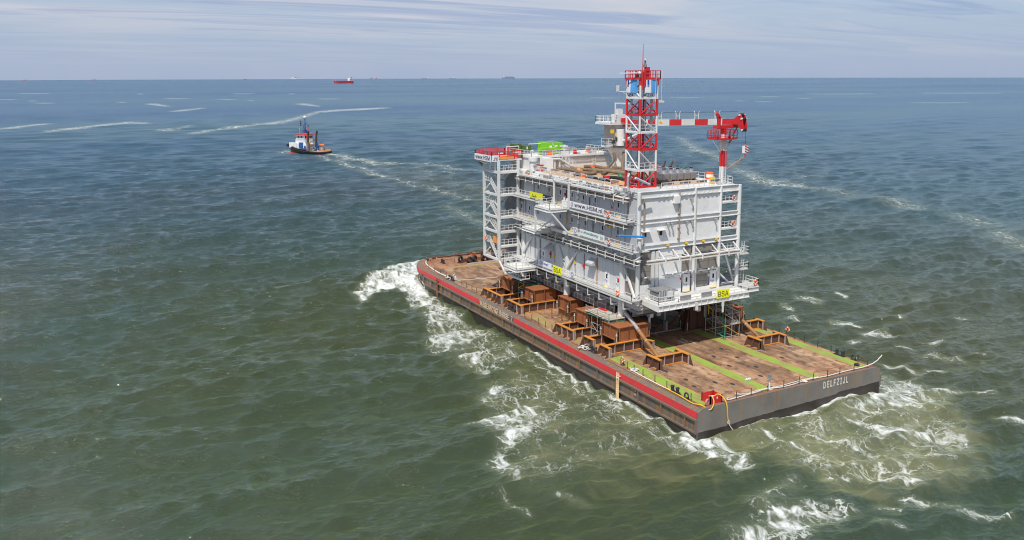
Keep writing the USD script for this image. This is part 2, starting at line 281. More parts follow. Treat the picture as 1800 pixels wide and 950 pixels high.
# ---------------------------------------------------------------- sea
SEA_Z = -0.6
def sea():
    DEG = math.pi/180
    cen = math.degrees(YAW)
    th = [cen-180+x for x in np.arange(0, 142, 1.5)] + [cen + x for x in np.arange(-37, 37.0001, .088)] + [cen+38.5+x for x in np.arange(0, 141, 1.5)]
    th = np.array(sorted(th))*DEG
    r = [0.0, 8, 16, 24, 32, 40, 46, 52, 57, 61]; x = 64.0
    while x < 3200: r.append(x); u = min(max((x-300)/900, 0), 1); x *= 1.0026+.0056*u*u*(3-2*u)
    while x < 40000: r.append(x); x *= 1.04
    r = np.array(r); nr, nt = len(r), len(th)
    R, T = np.meshgrid(r, th, indexing='ij')
    X, Y = EYE[0]+R*np.cos(T), EYE[1]+R*np.sin(T)
    dr = np.gradient(r)[:, None]*np.ones_like(T)
    dth = np.gradient(th)[None, :]*R
    sp = np.maximum(dr, np.minimum(dth, 1e9))
    x0, y0 = X.copy(), Y.copy()
    Z = np.zeros_like(X); DX = np.zeros_like(X); DY = np.zeros_like(X)
    near = R < 9000
    slope2, unres = 0.0, np.zeros_like(X)
    g = np.random.default_rng(11)
    N = 96; Ls = np.geomspace(.95, 42, N)*g.uniform(.93, 1.07, N)
    # gust patches change the small waves' height from place to place
    patch = np.ones_like(X)
    patch[near] = .62 + .8*meshkit.fbm(np.stack([X[near]/55, Y[near]/28, np.zeros(near.sum())], -1), 3, 3)
    for L in Ls:
        k = 2*PI/L; spread = .46 if L < 10 else .28
        a = (.062 if L < 1.8 else .086 if L < 6 else .040 if L < 14 else .020)/k
        slope2 += a*a*k*k/2
        ang = g.normal(0.02, spread); ph = g.uniform(0, 2*PI)
        fade = np.clip((L/sp-2.2)/2.5, 0, 1)
        if L < 14: fade = fade*patch
        unres += (a*k)**2/2*(1-np.clip((L/sp-2.2)/2.5, 0, 1))
        i = fade > 0
        p = k*(math.cos(ang)*x0[i]+math.sin(ang)*y0[i])+ph
        s, c = np.sin(p), np.cos(p); w = a*fade[i]
        Z[i] += w*c; DX[i] -= .55*w*s*math.cos(ang); DY[i] -= .55*w*s*math.sin(ang)
    X += DX; Y += DY
    # the hull's own waves: a trough along the sides, a crest at the bow and at the stern
    def ss(v, a, b): t = np.clip((v-a)/(b-a), 0, 1); return t*t*(3-2*t)
    out = np.maximum(np.abs(Y)-16.5, 0)
    Z += -.34*np.exp(-(out/10)**2)*ss(X, -2, 26)*(1-ss(X, 70, 96))
    ahead = np.maximum(np.hypot(np.maximum(X-92, 0), np.maximum(np.abs(Y)-14, 0)), 0)
    Z += .55*np.exp(-(ahead/6)**2)*ss(X, 80, 92)
    Z += .75*np.exp(-((X+1.5)/5)**2)*np.exp(-(Y/17)**4)
    for px, py, h, w in [(96, 24, 1.1, 3.2), (94, 30, 1.0, 3.0), (90, 35, .9, 3.0), (86, 40, .7, 2.6), (99, 19, 1.1, 3)]:
        Z += h*np.exp(-(((X-px)/w)**2+((Y-py)/(w*1.2))**2))
    churn = np.exp(-(((X+13)/14)**2+((Y+3)/20)**2))
    i = churn > .02
    Z[i] += churn[i]*1.1*(meshkit.fbm(np.stack([X[i]/4.5, Y[i]/3.2, np.zeros(i.sum())], -1), 4, 9)-.5)*1.6
    Z += SEA_Z - R**2/(2*6.371e6)
    # foam and stirred-up water, as masks over places of the sea
    P = np.stack([x0.ravel(), y0.ravel()], 1); foam = np.zeros(len(P))
    for st, soft, pts in FOAM:
        pg = Polygon(pts).buffer(0)
        b = pg.bounds; m = soft*3
        idx = np.nonzero((P[:, 0] > b[0]-m) & (P[:, 0] < b[2]+m) & (P[:, 1] > b[1]-m) & (P[:, 1] < b[3]+m))[0]
        if not len(idx): continue
        pt = shapely.points(P[idx]); shapely.prepare(pg)
        ins = shapely.contains(pg, pt); d = shapely.distance(shapely.boundary(pg), pt)*np.where(ins, 1, -1)
        foam[idx] = np.maximum(foam[idx], st*ss(d, -soft*1.4, soft))
    turb = np.zeros(len(P))
    for st, soft, pts in TURB:
        pg = Polygon(pts).buffer(0); b = pg.bounds; m = soft*2
        idx = np.nonzero((P[:, 0] > b[0]-m) & (P[:, 0] < b[2]+m) & (P[:, 1] > b[1]-m) & (P[:, 1] < b[3]+m))[0]
        pt = shapely.points(P[idx]); shapely.prepare(pg)
        ins = shapely.contains(pg, pt); d = shapely.distance(shapely.boundary(pg), pt)*np.where(ins, 1, -1)
        turb[idx] = np.maximum(turb[idx], st*ss(d, -soft, soft))
    fo = foam.reshape(Z.shape); i = fo > .05
    Z[i] += fo[i]*.45*(meshkit.fbm(np.stack([X[i]/1.6, Y[i]/1.6, np.zeros(i.sum())], -1), 3, 21)-.35)*(R[i] < 260)
    # small whitecaps on the steepest crests near by
    V = np.stack([X, Y, Z], -1).reshape(-1, 3)
    a, b = np.meshgrid(np.arange(nr-1), np.arange(nt-1), indexing='ij')
    q = np.stack([a*nt+b, (a+1)*nt+b, (a+1)*nt+b+1, a*nt+b+1], -1).reshape(-1, 4)
    wrap = np.stack([np.arange(nr-1)*nt+nt-1, np.arange(1, nr)*nt+nt-1, np.arange(1, nr)*nt, np.arange(nr-1)*nt], 1)
    q = np.vstack([q, wrap])
    f = np.vstack([q[:, [0, 1, 2]], q[:, [0, 2, 3]]])
    f = f[~((f[:, 0] < nt) & (f[:, 1] < nt) & (f[:, 2] < nt))]
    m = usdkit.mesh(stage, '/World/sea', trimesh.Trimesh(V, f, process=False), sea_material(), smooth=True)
    api = UsdGeom.PrimvarsAPI(m)
    for nm, val in (('foam', foam), ('turb', turb), ('fine', np.clip(unres/slope2, 0, 1).ravel()), ('far_sky_tint', ss(np.log(np.maximum(np.hypot(x0-20, y0-20), 1)), math.log(50), math.log(1100)).ravel())):  # the last one grows outward and paints reflected sky blue into far water
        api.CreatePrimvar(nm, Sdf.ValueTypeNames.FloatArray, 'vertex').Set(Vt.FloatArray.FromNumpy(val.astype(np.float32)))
    tag('/World/sea', 'open green and blue sea with short wind waves and foam trails', 'sea', None, 'structure')
def sea_material():
    n = {'g': ('geometry', {}),
         'af': ('attribute', {'attribute': 'foam'}), 'at': ('attribute', {'attribute': 'turb'}),
         # water colour
         'mb': ('mapping', {'scale': (.006, .0045, 0)}), 'nb': ('noise_texture', {'scale': 1.0, 'detail': 4.0, 'roughness': .55}),
         'rb': ('rgb_ramp', {'ramp': [(.38, WATER[0]), (.5, WATER[1]), (.62, WATER[2])]}),
         'mt': ('mix', {}), 'tn': ('math', {'math_type': 'subtract', 'value2': .5}), 'tq': ('math', {'math_type': 'multiply_add', 'value2': .62}), 'ts': ('map_range', {'range_type': 'smoothstep', 'from_min': .12, 'from_max': .78, 'to_min': 0, 'to_max': .85, 'clamp': True}), 'nt': ('noise_texture', {'scale': .16, 'detail': 4.0, 'roughness': .6, 'distortion': 1.0}),
         'rt': ('rgb_ramp', {'ramp': [(.38, TURBID[0]), (.62, TURBID[1])]}),
         # ripples
         'm1': ('mapping', {'rotation': (0, 0, .05), 'scale': (1.5, .75, 1)}), 'n1': ('noise_texture', {'scale': 1.0, 'detail': 4.0, 'roughness': .6}),
         'b1': ('bump', {'strength': 1.0, 'distance': .60, 'filter_width': .012}),
         'm2': ('mapping', {'rotation': (0, 0, -.3), 'scale': (.34, .17, 1)}), 'n2': ('noise_texture', {'scale': 1.0, 'detail': 3.0, 'roughness': .55}),
         'b2': ('bump', {'strength': 1.0, 'distance': 1.0, 'filter_width': .012}),
         # foam: patches that break up at their edges, and thin lace between them
         'fmap': ('mapping', {'scale': (.55, 1.0, 1)}),
         'nf': ('noise_texture', {'scale': .42, 'detail': 9.0, 'roughness': .68, 'distortion': .9}),
         'fs': ('math', {'math_type': 'subtract', 'value2': .5}), 'fm': ('math', {'math_type': 'multiply_add', 'value2': 2.9}),
         'f1': ('map_range', {'range_type': 'smoothstep', 'from_min': .58, 'from_max': 1.22, 'clamp': True}),
         'nw': ('noise_texture', {'scale': .30, 'detail': 5.0, 'roughness': .65}), 'wv': ('vector_math', {'math_type': 'multiply_add', 'vector2': (5.5, 5.5, 0)}),
         'v1': ('voronoi_texture', {'feature': 'distance_to_edge', 'scale': .30, 'dimensions': '2D'}), 'v2': ('voronoi_texture', {'feature': 'distance_to_edge', 'scale': .85, 'dimensions': '2D'}),
         'np': ('noise_texture', {'scale': .22, 'detail': 7.0, 'roughness': .7}), 'th': ('map_range', {'from_min': .44, 'from_max': .70, 'to_min': -.03, 'to_max': .26}),
         'tf': ('math', {'math_type': 'multiply'}), 'l1a': ('math', {'math_type': 'divide'}), 'l1': ('map_range', {'range_type': 'smoothstep', 'from_min': .10, 'from_max': 1.25, 'to_min': 1.0, 'to_max': 0.0, 'clamp': True}),
         'l3a': ('math', {'math_type': 'divide'}), 'l3': ('map_range', {'range_type': 'smoothstep', 'from_min': .2, 'from_max': 1.7, 'to_min': .6, 'to_max': 0.0, 'clamp': True}), 'tm': ('math', {'math_type': 'maximum', 'value2': .003}), 'lx': ('math', {'math_type': 'maximum'}),
         'l2': ('map_range', {'range_type': 'smoothstep', 'from_min': .12, 'from_max': .50, 'clamp': True}),
         'lm': ('math', {'math_type': 'multiply'}), 'lk': ('math', {'math_type': 'multiply', 'value2': .72}), 'fx': ('math', {'math_type': 'maximum'}),
         'ng': ('noise_texture', {'scale': 1.5, 'detail': 6.0, 'roughness': .7}), 'rg': ('rgb_ramp', {'ramp': [(.34, (.34, .38, .34)), (.50, (.62, .645, .63)), (.66, (.82, .83, .83))]}),
         'mf': ('mix', {}), 'mk': ('mix', {'color2': (.20, .22, .13)}), 'kf': ('math', {'math_type': 'multiply', 'value2': .42}),
         'au': ('attribute', {'attribute': 'fine'}), 'ru': ('map_range', {'to_min': .05, 'to_max': .22}), 'md': ('mapping', {'scale': (.0022, .0009, 0)}), 'ndp': ('noise_texture', {'scale': 1.0, 'detail': 3.0, 'roughness': .5}), 'rdp': ('rgb_ramp', {'ramp': [(.36, (.012, .042, .092)), (.5, (.018, .056, .098)), (.64, (.028, .068, .094))]}), 'wb': ('mix', {}), 'ad': ('attribute', {'attribute': 'far_sky_tint'}), 'rr': ('mix_float', {'b': .8}),  # far ramp: blue of reflected sky and air painted into the water colour
         'sl': ('map_range', {'from_min': 0, 'from_max': 1, 'to_min': .5, 'to_max': .06}),
         'up': ('combine_xyz', {'z': 1.0}), 'nm': ('mix_vector', {}), 'nn': ('vector_math', {'math_type': 'normalize'}), 'd': ('diffuse_bsdf', {}), 'ac': ('add_closure', {}),
         'p': ('principled_bsdf', {'ior': 1.58, 'base_color': (0, 0, 0)})}
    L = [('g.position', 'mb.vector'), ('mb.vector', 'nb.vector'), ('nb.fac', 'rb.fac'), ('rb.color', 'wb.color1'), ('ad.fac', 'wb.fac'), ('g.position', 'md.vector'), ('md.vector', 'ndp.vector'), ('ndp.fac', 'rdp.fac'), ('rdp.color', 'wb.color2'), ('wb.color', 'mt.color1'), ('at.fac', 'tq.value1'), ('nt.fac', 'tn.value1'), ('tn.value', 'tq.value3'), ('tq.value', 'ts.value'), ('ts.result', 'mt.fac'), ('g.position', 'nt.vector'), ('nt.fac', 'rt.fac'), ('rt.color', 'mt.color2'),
         ('g.position', 'm1.vector'), ('m1.vector', 'n1.vector'), ('n1.fac', 'b1.height'), ('g.position', 'm2.vector'), ('m2.vector', 'n2.vector'), ('n2.fac', 'b2.height'), ('b2.normal', 'b1.normal'), ('b1.normal', 'p.normal'),
         ('g.position', 'fmap.vector'), ('fmap.vector', 'nf.vector'), ('g.position', 'ng.vector'), ('ng.fac', 'rg.fac'), ('rg.color', 'mf.color2'), ('af.fac', 'kf.value1'), ('kf.value', 'mk.fac'), ('nf.fac', 'fs.value1'), ('fs.value', 'fm.value1'), ('af.fac', 'fm.value3'), ('fm.value', 'f1.value'),
         ('g.position', 'nw.vector'), ('nw.color', 'wv.vector1'), ('g.position', 'wv.vector3'), ('wv.vector', 'v1.vector'), ('wv.vector', 'v2.vector'), ('g.position', 'np.vector'), ('np.fac', 'th.value'), ('th.result', 'tf.value1'), ('af.fac', 'tf.value2'), ('tf.value', 'tm.value1'), ('v1.distance', 'l1a.value1'), ('tm.value', 'l1a.value2'), ('l1a.value', 'l1.value'), ('v2.distance', 'l3a.value1'), ('tm.value', 'l3a.value2'), ('l3a.value', 'l3.value'), ('l1.result', 'lx.value1'), ('l3.result', 'lx.value2'), ('af.fac', 'l2.value'), ('lx.value', 'lm.value1'), ('l2.result', 'lm.value2'), ('lm.value', 'lk.value1'),
         ('f1.result', 'fx.value1'), ('lk.value', 'fx.value2'), ('fx.value', 'mf.fac'), ('mt.color', 'mk.color1'), ('mk.color', 'mf.color1'), ('mf.color', 'd.color'), ('up.vector', 'nm.a'), ('g.normal', 'nm.b'), ('fx.value', 'nm.fac'), ('nm.result', 'nn.vector1'), ('nn.vector', 'd.normal'), ('d.BSDF', 'ac.closure1'), ('p.BSDF', 'ac.closure2'),
         ('au.fac', 'ru.value'), ('ru.result', 'rr.a'), ('fx.value', 'rr.fac'), ('rr.result', 'p.roughness'), ('fx.value', 'sl.value'), ('sl.result', 'p.specular_ior_level')]
    return usdkit.material(stage, '/World/Looks/sea_water', n, L, surface='ac.closure')
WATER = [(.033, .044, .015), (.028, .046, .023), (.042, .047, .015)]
TURBID = [(.095, .100, .040), (.145, .145, .066)]
TURB = [(1.0, 5, [(1, 15), (0, -17), (-4, -25), (-16, -15), (-24, -3), (-20, 11), (-11, 13), (-5, 15)]),
        (.55, 6, [(83, 18), (1, 15), (-10, 16), (-11, 28), (1, 42), (18, 36), (38, 29), (65, 24)]),
        (.22, 9, [(405, -55), (282, -92), (100, -60), (154, -30), (263, -45), (390, -46)])]
FOAM=[(1.0,1.2,[(108.8,7.9),(108.6,11.4),(107.6,15.8),(104.9,19.3),(100.6,18.4),(98.3,23.2),(93.2,27.6),(87.4,31.7),(83.4,30.9),(88.4,25.8),(89.2,21.4),(85.8,21.2),(77.0,21.9),(74.1,21.0),(79.1,16.6),(83.8,17.4)]),
(0.74,1.8,[(83.9,17.8),(82.1,22.1),(73.1,23.5),(65.6,24.6),(58.0,26.9),(52.4,30.1),(46.1,31.2),(46.8,27.6),(48.7,23.6),(50.2,19.6),(61.5,18.6),(72.6,18.3)]),
(0.52,2.4,[(70.9,19.6),(53.5,25.6),(39.7,30.9),(34.2,28.7),(35.5,23.1),(35.9,18.3),(48.7,18.2),(61.5,18.6)]),
(0.85,1.2,[(43.4,29.2),(42.9,26.4),(37.6,27.0),(33.8,28.1),(35.3,29.3),(38.0,30.5),(41.3,30.9)]),
(0.8,1.0,[(27.3,33.0),(28.9,29.5),(28.9,27.6),(26.9,29.6),(26.0,31.7),(24.1,31.8),(25.0,33.3)]),
(0.84,1.3,[(17.9,39.4),(19.1,36.2),(19.7,32.9),(20.1,29.6),(18.6,26.9),(16.2,29.7),(12.6,30.9),(10.0,34.9),(8.5,37.3),(8.0,39.5),(5.2,39.1),(0.9,40.0),(1.0,41.4),(3.9,41.2),(6.0,42.0),(8.5,38.8),(12.2,37.3),(16.0,37.8)]),
(0.4,2.6,[(27.3,33.0),(33.2,24.3),(27.5,21.7),(21.1,21.7),(15.1,23.7),(12.2,28.2),(6.7,34.0),(3.8,38.0),(7.3,38.3),(16.8,34.9)]),
(0.31,3,[(35.5,23.1),(24.9,18.3),(16.2,17.3),(3.4,17.7),(-0.1,24.8),(-0.8,32.5),(-1.8,39.1),(1.1,41.7),(9.1,35.0),(13.3,28.4)]),
(0.88,0.5,[(41.1,17.2),(41.5,16.6),(35.7,16.8),(28.8,16.9),(22.5,16.9),(17.6,16.8),(16.2,16.4),(13.2,16.6),(8.1,16.7),(3.7,16.5),(1.9,15.7),(0.8,15.8),(0.3,17.1),(2.4,17.6),(7.0,17.6),(11.6,17.8),(14.5,17.6),(16.6,17.6),(21.0,17.9),(27.1,17.9),(33.8,17.9),(40.4,17.2)]),
(0.5,1.0,[(52.0,19.5),(53.1,18.1),(45.0,18.0),(35.2,18.2),(26.9,18.1),(17.7,18.2),(11.3,18.0),(5.0,18.2),(0.3,17.6),(-2.2,17.8),(-3.2,20.4),(1.8,20.7),(7.6,20.7),(14.6,20.4),(23.7,20.1),(31.5,20.3),(42.3,19.4),(50.2,19.6)]),
(0.8,0.9,[(3.3,16.8),(1.0,15.1),(-0.7,13.7),(-4.4,13.7),(-7.9,15.2),(-8.7,16.8),(-7.2,18.0),(-4.6,18.2),(-2.3,19.3),(0.1,18.6)]),
(0.62,0.8,[(6.2,33.0),(6.3,32.6),(4.5,31.3),(2.7,30.2),(2.1,30.1),(1.9,30.7),(3.8,31.8),(5.8,33.0)]),
(0.8,0.5,[(16.5,26.3),(16.7,25.8),(16.4,23.7),(16.2,21.2),(15.7,21.2),(15.5,21.6),(15.8,24.2),(16.0,26.3)]),
(0.62,0.8,[(-3.2,38.7),(-3.1,38.4),(-4.1,37.6),(-5.6,36.4),(-5.9,36.3),(-6.0,36.6),(-4.7,38.0),(-3.5,38.6)]),
(0.55,0.8,[(-0.6,43.8),(-0.5,43.6),(-2.5,43.7),(-4.9,43.0),(-5.2,42.9),(-5.3,43.2),(-3.0,43.9),(-0.9,43.8)]),
(1.0,0.8,[(0.5,12.4),(0.8,8.7),(0.8,3.8),(0.8,-1.4),(1.3,-7.2),(0.8,-12.4),(0.3,-17.0),(-1.1,-15.5),(-0.9,-10.3),(-1.0,-4.7),(-0.8,0.4),(-0.9,5.5),(-0.7,10.2),(-0.5,12.0)]),
(0.75,2,[(0.3,-17.0),(5.3,-23.7),(3.1,-24.2),(-0.3,-24.1),(-3.9,-23.6),(-6.5,-20.5),(-7.2,-16.0),(-5.0,-12.0),(-3.9,-6.8),(-1.7,-6.0),(-0.6,-10.7)]),
(0.4,3,[(-1.0,11.4),(-1.3,0.9),(-2.9,-12.4),(-7.0,-19.8),(-12.8,-17.3),(-16.8,-12.3),(-20.9,-4.1),(-21.1,1.2),(-17.6,6.1),(-15.4,11.5),(-10.9,11.1),(-7.2,11.8)]),
(0.8,0.6,[(-4.3,-3.6),(-4.1,-4.4),(-7.6,-5.5),(-10.3,-7.3),(-12.6,-10.7),(-15.1,-13.8),(-16.0,-13.4),(-16.3,-12.0),(-13.9,-8.9),(-11.5,-5.8),(-8.5,-4.3),(-4.8,-3.5)]),
(0.75,0.5,[(-1.8,8.3),(-1.6,7.6),(-4.6,7.3),(-7.4,7.3),(-9.5,6.8),(-13.0,7.0),(-15.9,4.8),(-16.3,4.9),(-16.4,5.5),(-13.6,7.7),(-10.1,7.5),(-8.0,8.1),(-5.3,8.1),(-2.3,8.4)]),
(0.7,0.5,[(-4.7,1.1),(-4.4,0.2),(-7.6,1.8),(-10.7,1.3),(-13.6,-1.0),(-17.7,0.5),(-18.3,0.6),(-18.5,1.5),(-14.4,-0.0),(-11.3,2.1),(-8.3,2.6),(-5.4,1.3)]),
(0.7,0.6,[(-14.8,11.4),(-14.6,10.6),(-16.1,6.0),(-18.1,2.9),(-20.0,1.6),(-20.5,1.7),(-20.7,2.5),(-19.0,4.1),(-17.0,7.2),(-15.3,11.4)]),
(0.76,1.4,[(-14.1,21.8),(-13.2,18.7),(-13.7,14.1),(-14.6,14.6),(-14.7,17.7),(-15.0,20.1),(-16.3,19.7),(-17.2,16.1),(-18.6,16.0),(-20.3,12.9),(-20.4,16.4),(-20.9,20.1),(-22.6,23.5),(-20.0,28.3),(-17.7,26.9),(-17.6,24.5),(-17.3,22.0),(-15.9,22.1)]),
(0.6,0.8,[(-18.2,14.3),(-18.0,13.6),(-20.0,12.5),(-20.5,12.6),(-20.6,13.3),(-18.7,14.4)]),
(0.72,0.8,[(41.6,-44.7),(42.1,-45.7),(41.3,-47.3),(39.7,-47.6),(37.6,-47.7),(36.9,-47.4),(36.5,-46.5),(37.5,-45.2),(38.8,-44.5),(40.8,-44.3)]),
(0.72,0.8,[(40.7,-47.3),(41.0,-48.0),(40.7,-48.8),(39.7,-48.7),(38.5,-48.4),(38.0,-48.2),(37.7,-47.6),(38.2,-47.0),(38.9,-46.9),(40.1,-47.0)]),
(0.72,0.8,[(26.9,-36.8),(27.2,-37.6),(26.3,-39.4),(24.9,-40.2),(23.1,-40.9),(22.6,-40.7),(22.4,-40.1),(23.5,-38.5),(24.6,-37.4),(26.4,-36.6)]),
(0.72,0.8,[(20.7,-38.3),(21.2,-39.6),(20.4,-41.2),(18.7,-41.3),(16.5,-41.0),(15.7,-40.6),(15.3,-39.5),(16.3,-38.3),(17.6,-37.7),(19.7,-37.8)]),
(0.72,0.8,[(19.2,-41.3),(19.4,-41.8),(19.1,-42.5),(18.4,-42.5),(17.5,-42.3),(17.1,-42.1),(16.9,-41.6),(17.4,-41.1),(17.9,-40.9),(18.8,-41.0)]),
(0.72,0.8,[(7.3,-36.2),(7.5,-36.8),(6.5,-38.8),(5.1,-39.9),(3.4,-40.9),(3.1,-40.7),(2.9,-40.1),(4.1,-38.3),(5.2,-37.1),(6.9,-35.9)]),
(0.72,0.8,[(3.5,-31.0),(3.7,-31.6),(3.3,-32.4),(2.5,-32.5),(1.5,-32.5),(1.1,-32.3),(1.0,-31.8),(1.5,-31.1),(2.1,-30.8),(3.1,-30.8)]),
(0.72,0.8,[(-3.7,-24.2),(-3.6,-24.6),(-4.9,-27.1),(-6.4,-28.8),(-8.1,-30.7),(-8.3,-30.6),(-8.4,-30.2),(-7.0,-27.9),(-5.7,-26.0),(-4.0,-24.1)]),
(0.72,0.8,[(-13.6,-21.6),(-13.5,-22.1),(-14.2,-23.5),(-15.1,-24.2),(-16.3,-24.9),(-16.5,-24.8),(-16.6,-24.4),(-15.8,-23.1),(-15.0,-22.2),(-13.9,-21.5)]),
(0.72,0.8,[(12.5,-36.8),(12.7,-37.2),(12.3,-37.9),(11.7,-38.1),(10.9,-38.2),(10.7,-38.1),(10.6,-37.8),(11.0,-37.2),(11.5,-36.8),(12.2,-36.6)]),
(0.72,0.8,[(24.1,-50.3),(24.3,-50.8),(23.9,-51.6),(23.1,-51.7),(22.2,-51.8),(21.9,-51.7),(21.8,-51.3),(22.3,-50.6),(22.8,-50.2),(23.7,-50.1)]),
(0.72,0.8,[(12.3,-43.4),(12.5,-43.9),(12.0,-44.7),(11.4,-45.0),(10.5,-45.2),(10.3,-45.1),(10.1,-44.7),(10.6,-44.0),(11.2,-43.5),(12.0,-43.3)]),
(0.72,0.8,[(18.2,-60.6),(18.3,-60.9),(18.0,-61.5),(17.5,-61.6),(16.9,-61.6),(16.8,-61.5),(16.7,-61.2),(17.0,-60.7),(17.4,-60.5),(18.0,-60.4)]),
(0.72,0.8,[(40.5,-54.5),(40.7,-55.0),(40.4,-55.8),(39.6,-55.9),(38.5,-55.8),(38.2,-55.6),(38.0,-55.1),(38.5,-54.6),(39.1,-54.3),(40.1,-54.3)]),
(0.72,0.8,[(30.1,-64.1),(30.3,-64.7),(30.1,-65.2),(29.5,-64.9),(28.7,-64.6),(28.4,-64.3),(28.2,-63.9),(28.5,-63.6),(29.0,-63.6),(29.7,-63.9)]),
(0.72,0.8,[(-3.3,-24.0),(-3.2,-24.6),(-3.5,-25.4),(-4.3,-25.5),(-5.3,-25.4),(-5.6,-25.2),(-5.8,-24.6),(-5.3,-24.0),(-4.7,-23.8),(-3.8,-23.8)]),
(0.72,0.8,[(8.4,-27.5),(8.6,-28.1),(8.0,-29.2),(7.1,-29.6),(5.9,-29.8),(5.5,-29.7),(5.3,-29.2),(6.0,-28.2),(6.8,-27.6),(7.9,-27.3)]),
(0.72,0.8,[(4.5,-28.8),(4.7,-29.3),(4.3,-30.0),(3.7,-30.1),(2.9,-30.1),(2.6,-30.0),(2.5,-29.6),(2.9,-29.0),(3.4,-28.7),(4.2,-28.7)]),
(0.72,0.8,[(-21.8,7.1),(-21.7,6.7),(-22.3,5.5),(-23.0,4.9),(-23.9,4.3),(-24.2,4.3),(-24.2,4.7),(-23.6,5.7),(-22.9,6.4),(-22.0,7.1)]),
(0.72,0.8,[(-23.4,13.9),(-23.3,13.6),(-23.8,12.7),(-24.4,12.2),(-25.1,11.6),(-25.3,11.7),(-25.3,11.9),(-24.8,12.7),(-24.3,13.3),(-23.6,13.9)]),
(0.72,0.8,[(-26.3,4.8),(-26.2,4.3),(-27.1,2.7),(-28.1,1.7),(-29.3,0.6),(-29.5,0.7),(-29.6,1.1),(-28.7,2.6),(-27.8,3.7),(-26.6,4.8)]),
(0.72,0.8,[(-23.5,5.3),(-23.5,5.0),(-24.0,4.1),(-24.6,3.5),(-25.3,2.9),(-25.4,3.0),(-25.5,3.2),(-24.9,4.0),(-24.4,4.7),(-23.7,5.3)]),
(0.72,0.8,[(4.8,-44.8),(4.9,-45.3),(4.6,-45.9),(4.1,-45.9),(3.4,-45.9),(3.2,-45.8),(3.1,-45.4),(3.4,-45.0),(3.8,-44.7),(4.5,-44.7)]),
(0.72,0.8,[(-21.2,10.7),(-21.1,10.4),(-21.5,9.7),(-22.0,9.3),(-22.7,8.9),(-22.9,9.0),(-22.9,9.2),(-22.5,9.9),(-22.0,10.4),(-21.4,10.8)]),
(0.72,0.8,[(33.6,-33.8),(34.0,-34.5),(33.5,-35.5),(32.4,-35.6),(31.0,-35.5),(30.5,-35.2),(30.2,-34.6),(30.8,-33.9),(31.6,-33.5),(33.0,-33.5)]),
(0.72,0.8,[(39.7,-38.5),(40.0,-39.2),(39.7,-39.9),(38.8,-39.9),(37.6,-39.7),(37.1,-39.5),(36.9,-38.9),(37.4,-38.4),(38.0,-38.2),(39.2,-38.3)]),
(0.72,0.8,[(18.8,-32.0),(19.0,-32.5),(18.7,-33.2),(17.9,-33.3),(17.0,-33.3),(16.6,-33.2),(16.5,-32.7),(16.9,-32.1),(17.5,-31.8),(18.4,-31.8)]),
(0.72,7,[(765.7,125.4),(776.3,125.1),(809.9,111.2),(839.6,98.2),(855.1,85.0),(845.7,84.4),(837.2,85.0),(814.1,97.9),(778.5,110.4),(754.5,124.1)]),
(0.72,7,[(710.1,89.0),(716.4,88.5),(754.1,75.6),(777.5,57.2),(826.0,31.1),(839.7,14.9),(811.4,3.1),(802.4,3.3),(794.3,4.7),(804.3,17.7),(791.9,33.1),(747.4,58.3),(719.0,76.1),(703.4,88.5)]),
(0.72,7,[(630.2,-12.5),(635.6,-13.8),(668.0,-32.7),(708.2,-58.4),(741.3,-90.5),(776.5,-117.4),(843.5,-148.6),(995.2,-216.1),(1033.5,-257.7),(1055.4,-296.6),(1061.5,-333.6),(1044.9,-328.5),(1029.8,-322.0),(995.2,-276.4),(976.2,-240.0),(942.4,-201.3),(786.6,-134.1),(735.4,-107.7),(711.0,-83.9),(680.6,-53.4),(643.4,-28.8),(624.3,-12.2)]),
(0.576,7,[(686.2,6.6),(692.4,5.4),(696.8,-5.0),(715.4,-14.1),(739.2,-26.8),(731.4,-26.3),(724.4,-24.8),(688.1,-10.7),(664.7,-1.2),(679.4,6.7)]),
(0.648,7,[(1419.2,-52.7),(1443.6,-56.0),(1440.9,-70.5),(1308.0,-73.6),(1286.4,-72.0),(1266.6,-68.8),(1323.5,-58.4),(1394.4,-51.4)]),
(0.648,7,[(1086.2,-51.3),(1101.0,-53.8),(1148.0,-76.0),(1204.5,-108.7),(1185.6,-106.8),(1168.3,-103.2),(1084.2,-67.5),(1070.8,-50.3)]),
(0.648,7,[(1284.0,-261.3),(1305.8,-267.9),(1302.2,-283.7),(1182.7,-268.8),(1163.3,-264.4),(1145.6,-258.4),(1197.0,-255.5),(1261.7,-256.7)]),
(0.44639999999999996,7,[(1883.8,174.7),(1911.0,175.1),(1906.3,159.3),(1889.5,143.0),(1861.5,141.4),(1835.4,141.5),(1821.5,156.2),(1856.2,172.7)]),
(0.44639999999999996,7,[(1734.7,118.4),(1758.3,118.1),(1759.8,112.5),(1750.8,106.8),(1726.3,105.8),(1703.5,106.3),(1685.9,111.5),(1710.7,117.3)]),
(0.44639999999999996,7,[(1577.4,107.3),(1597.1,106.8),(1591.9,92.3),(1578.1,77.7),(1557.8,77.1),(1538.8,78.0),(1530.3,92.1),(1557.3,106.4)]),
(0.44639999999999996,7,[(1546.4,-17.6),(1566.1,-19.6),(1565.4,-27.8),(1555.9,-35.3),(1535.3,-34.5),(1516.2,-32.3),(1503.4,-23.5),(1526.2,-17.1)]),
(0.44639999999999996,7,[(1633.6,-198.9),(1656.7,-203.7),(1652.2,-218.9),(1637.5,-232.2),(1613.7,-228.7),(1591.5,-223.7),(1580.1,-206.2),(1610.1,-195.9)]),
(0.44639999999999996,7,[(1522.6,-233.2),(1543.1,-238.1),(1544.7,-243.6),(1537.1,-247.2),(1515.7,-243.6),(1495.8,-238.6),(1480.2,-230.5),(1501.7,-229.8)]),
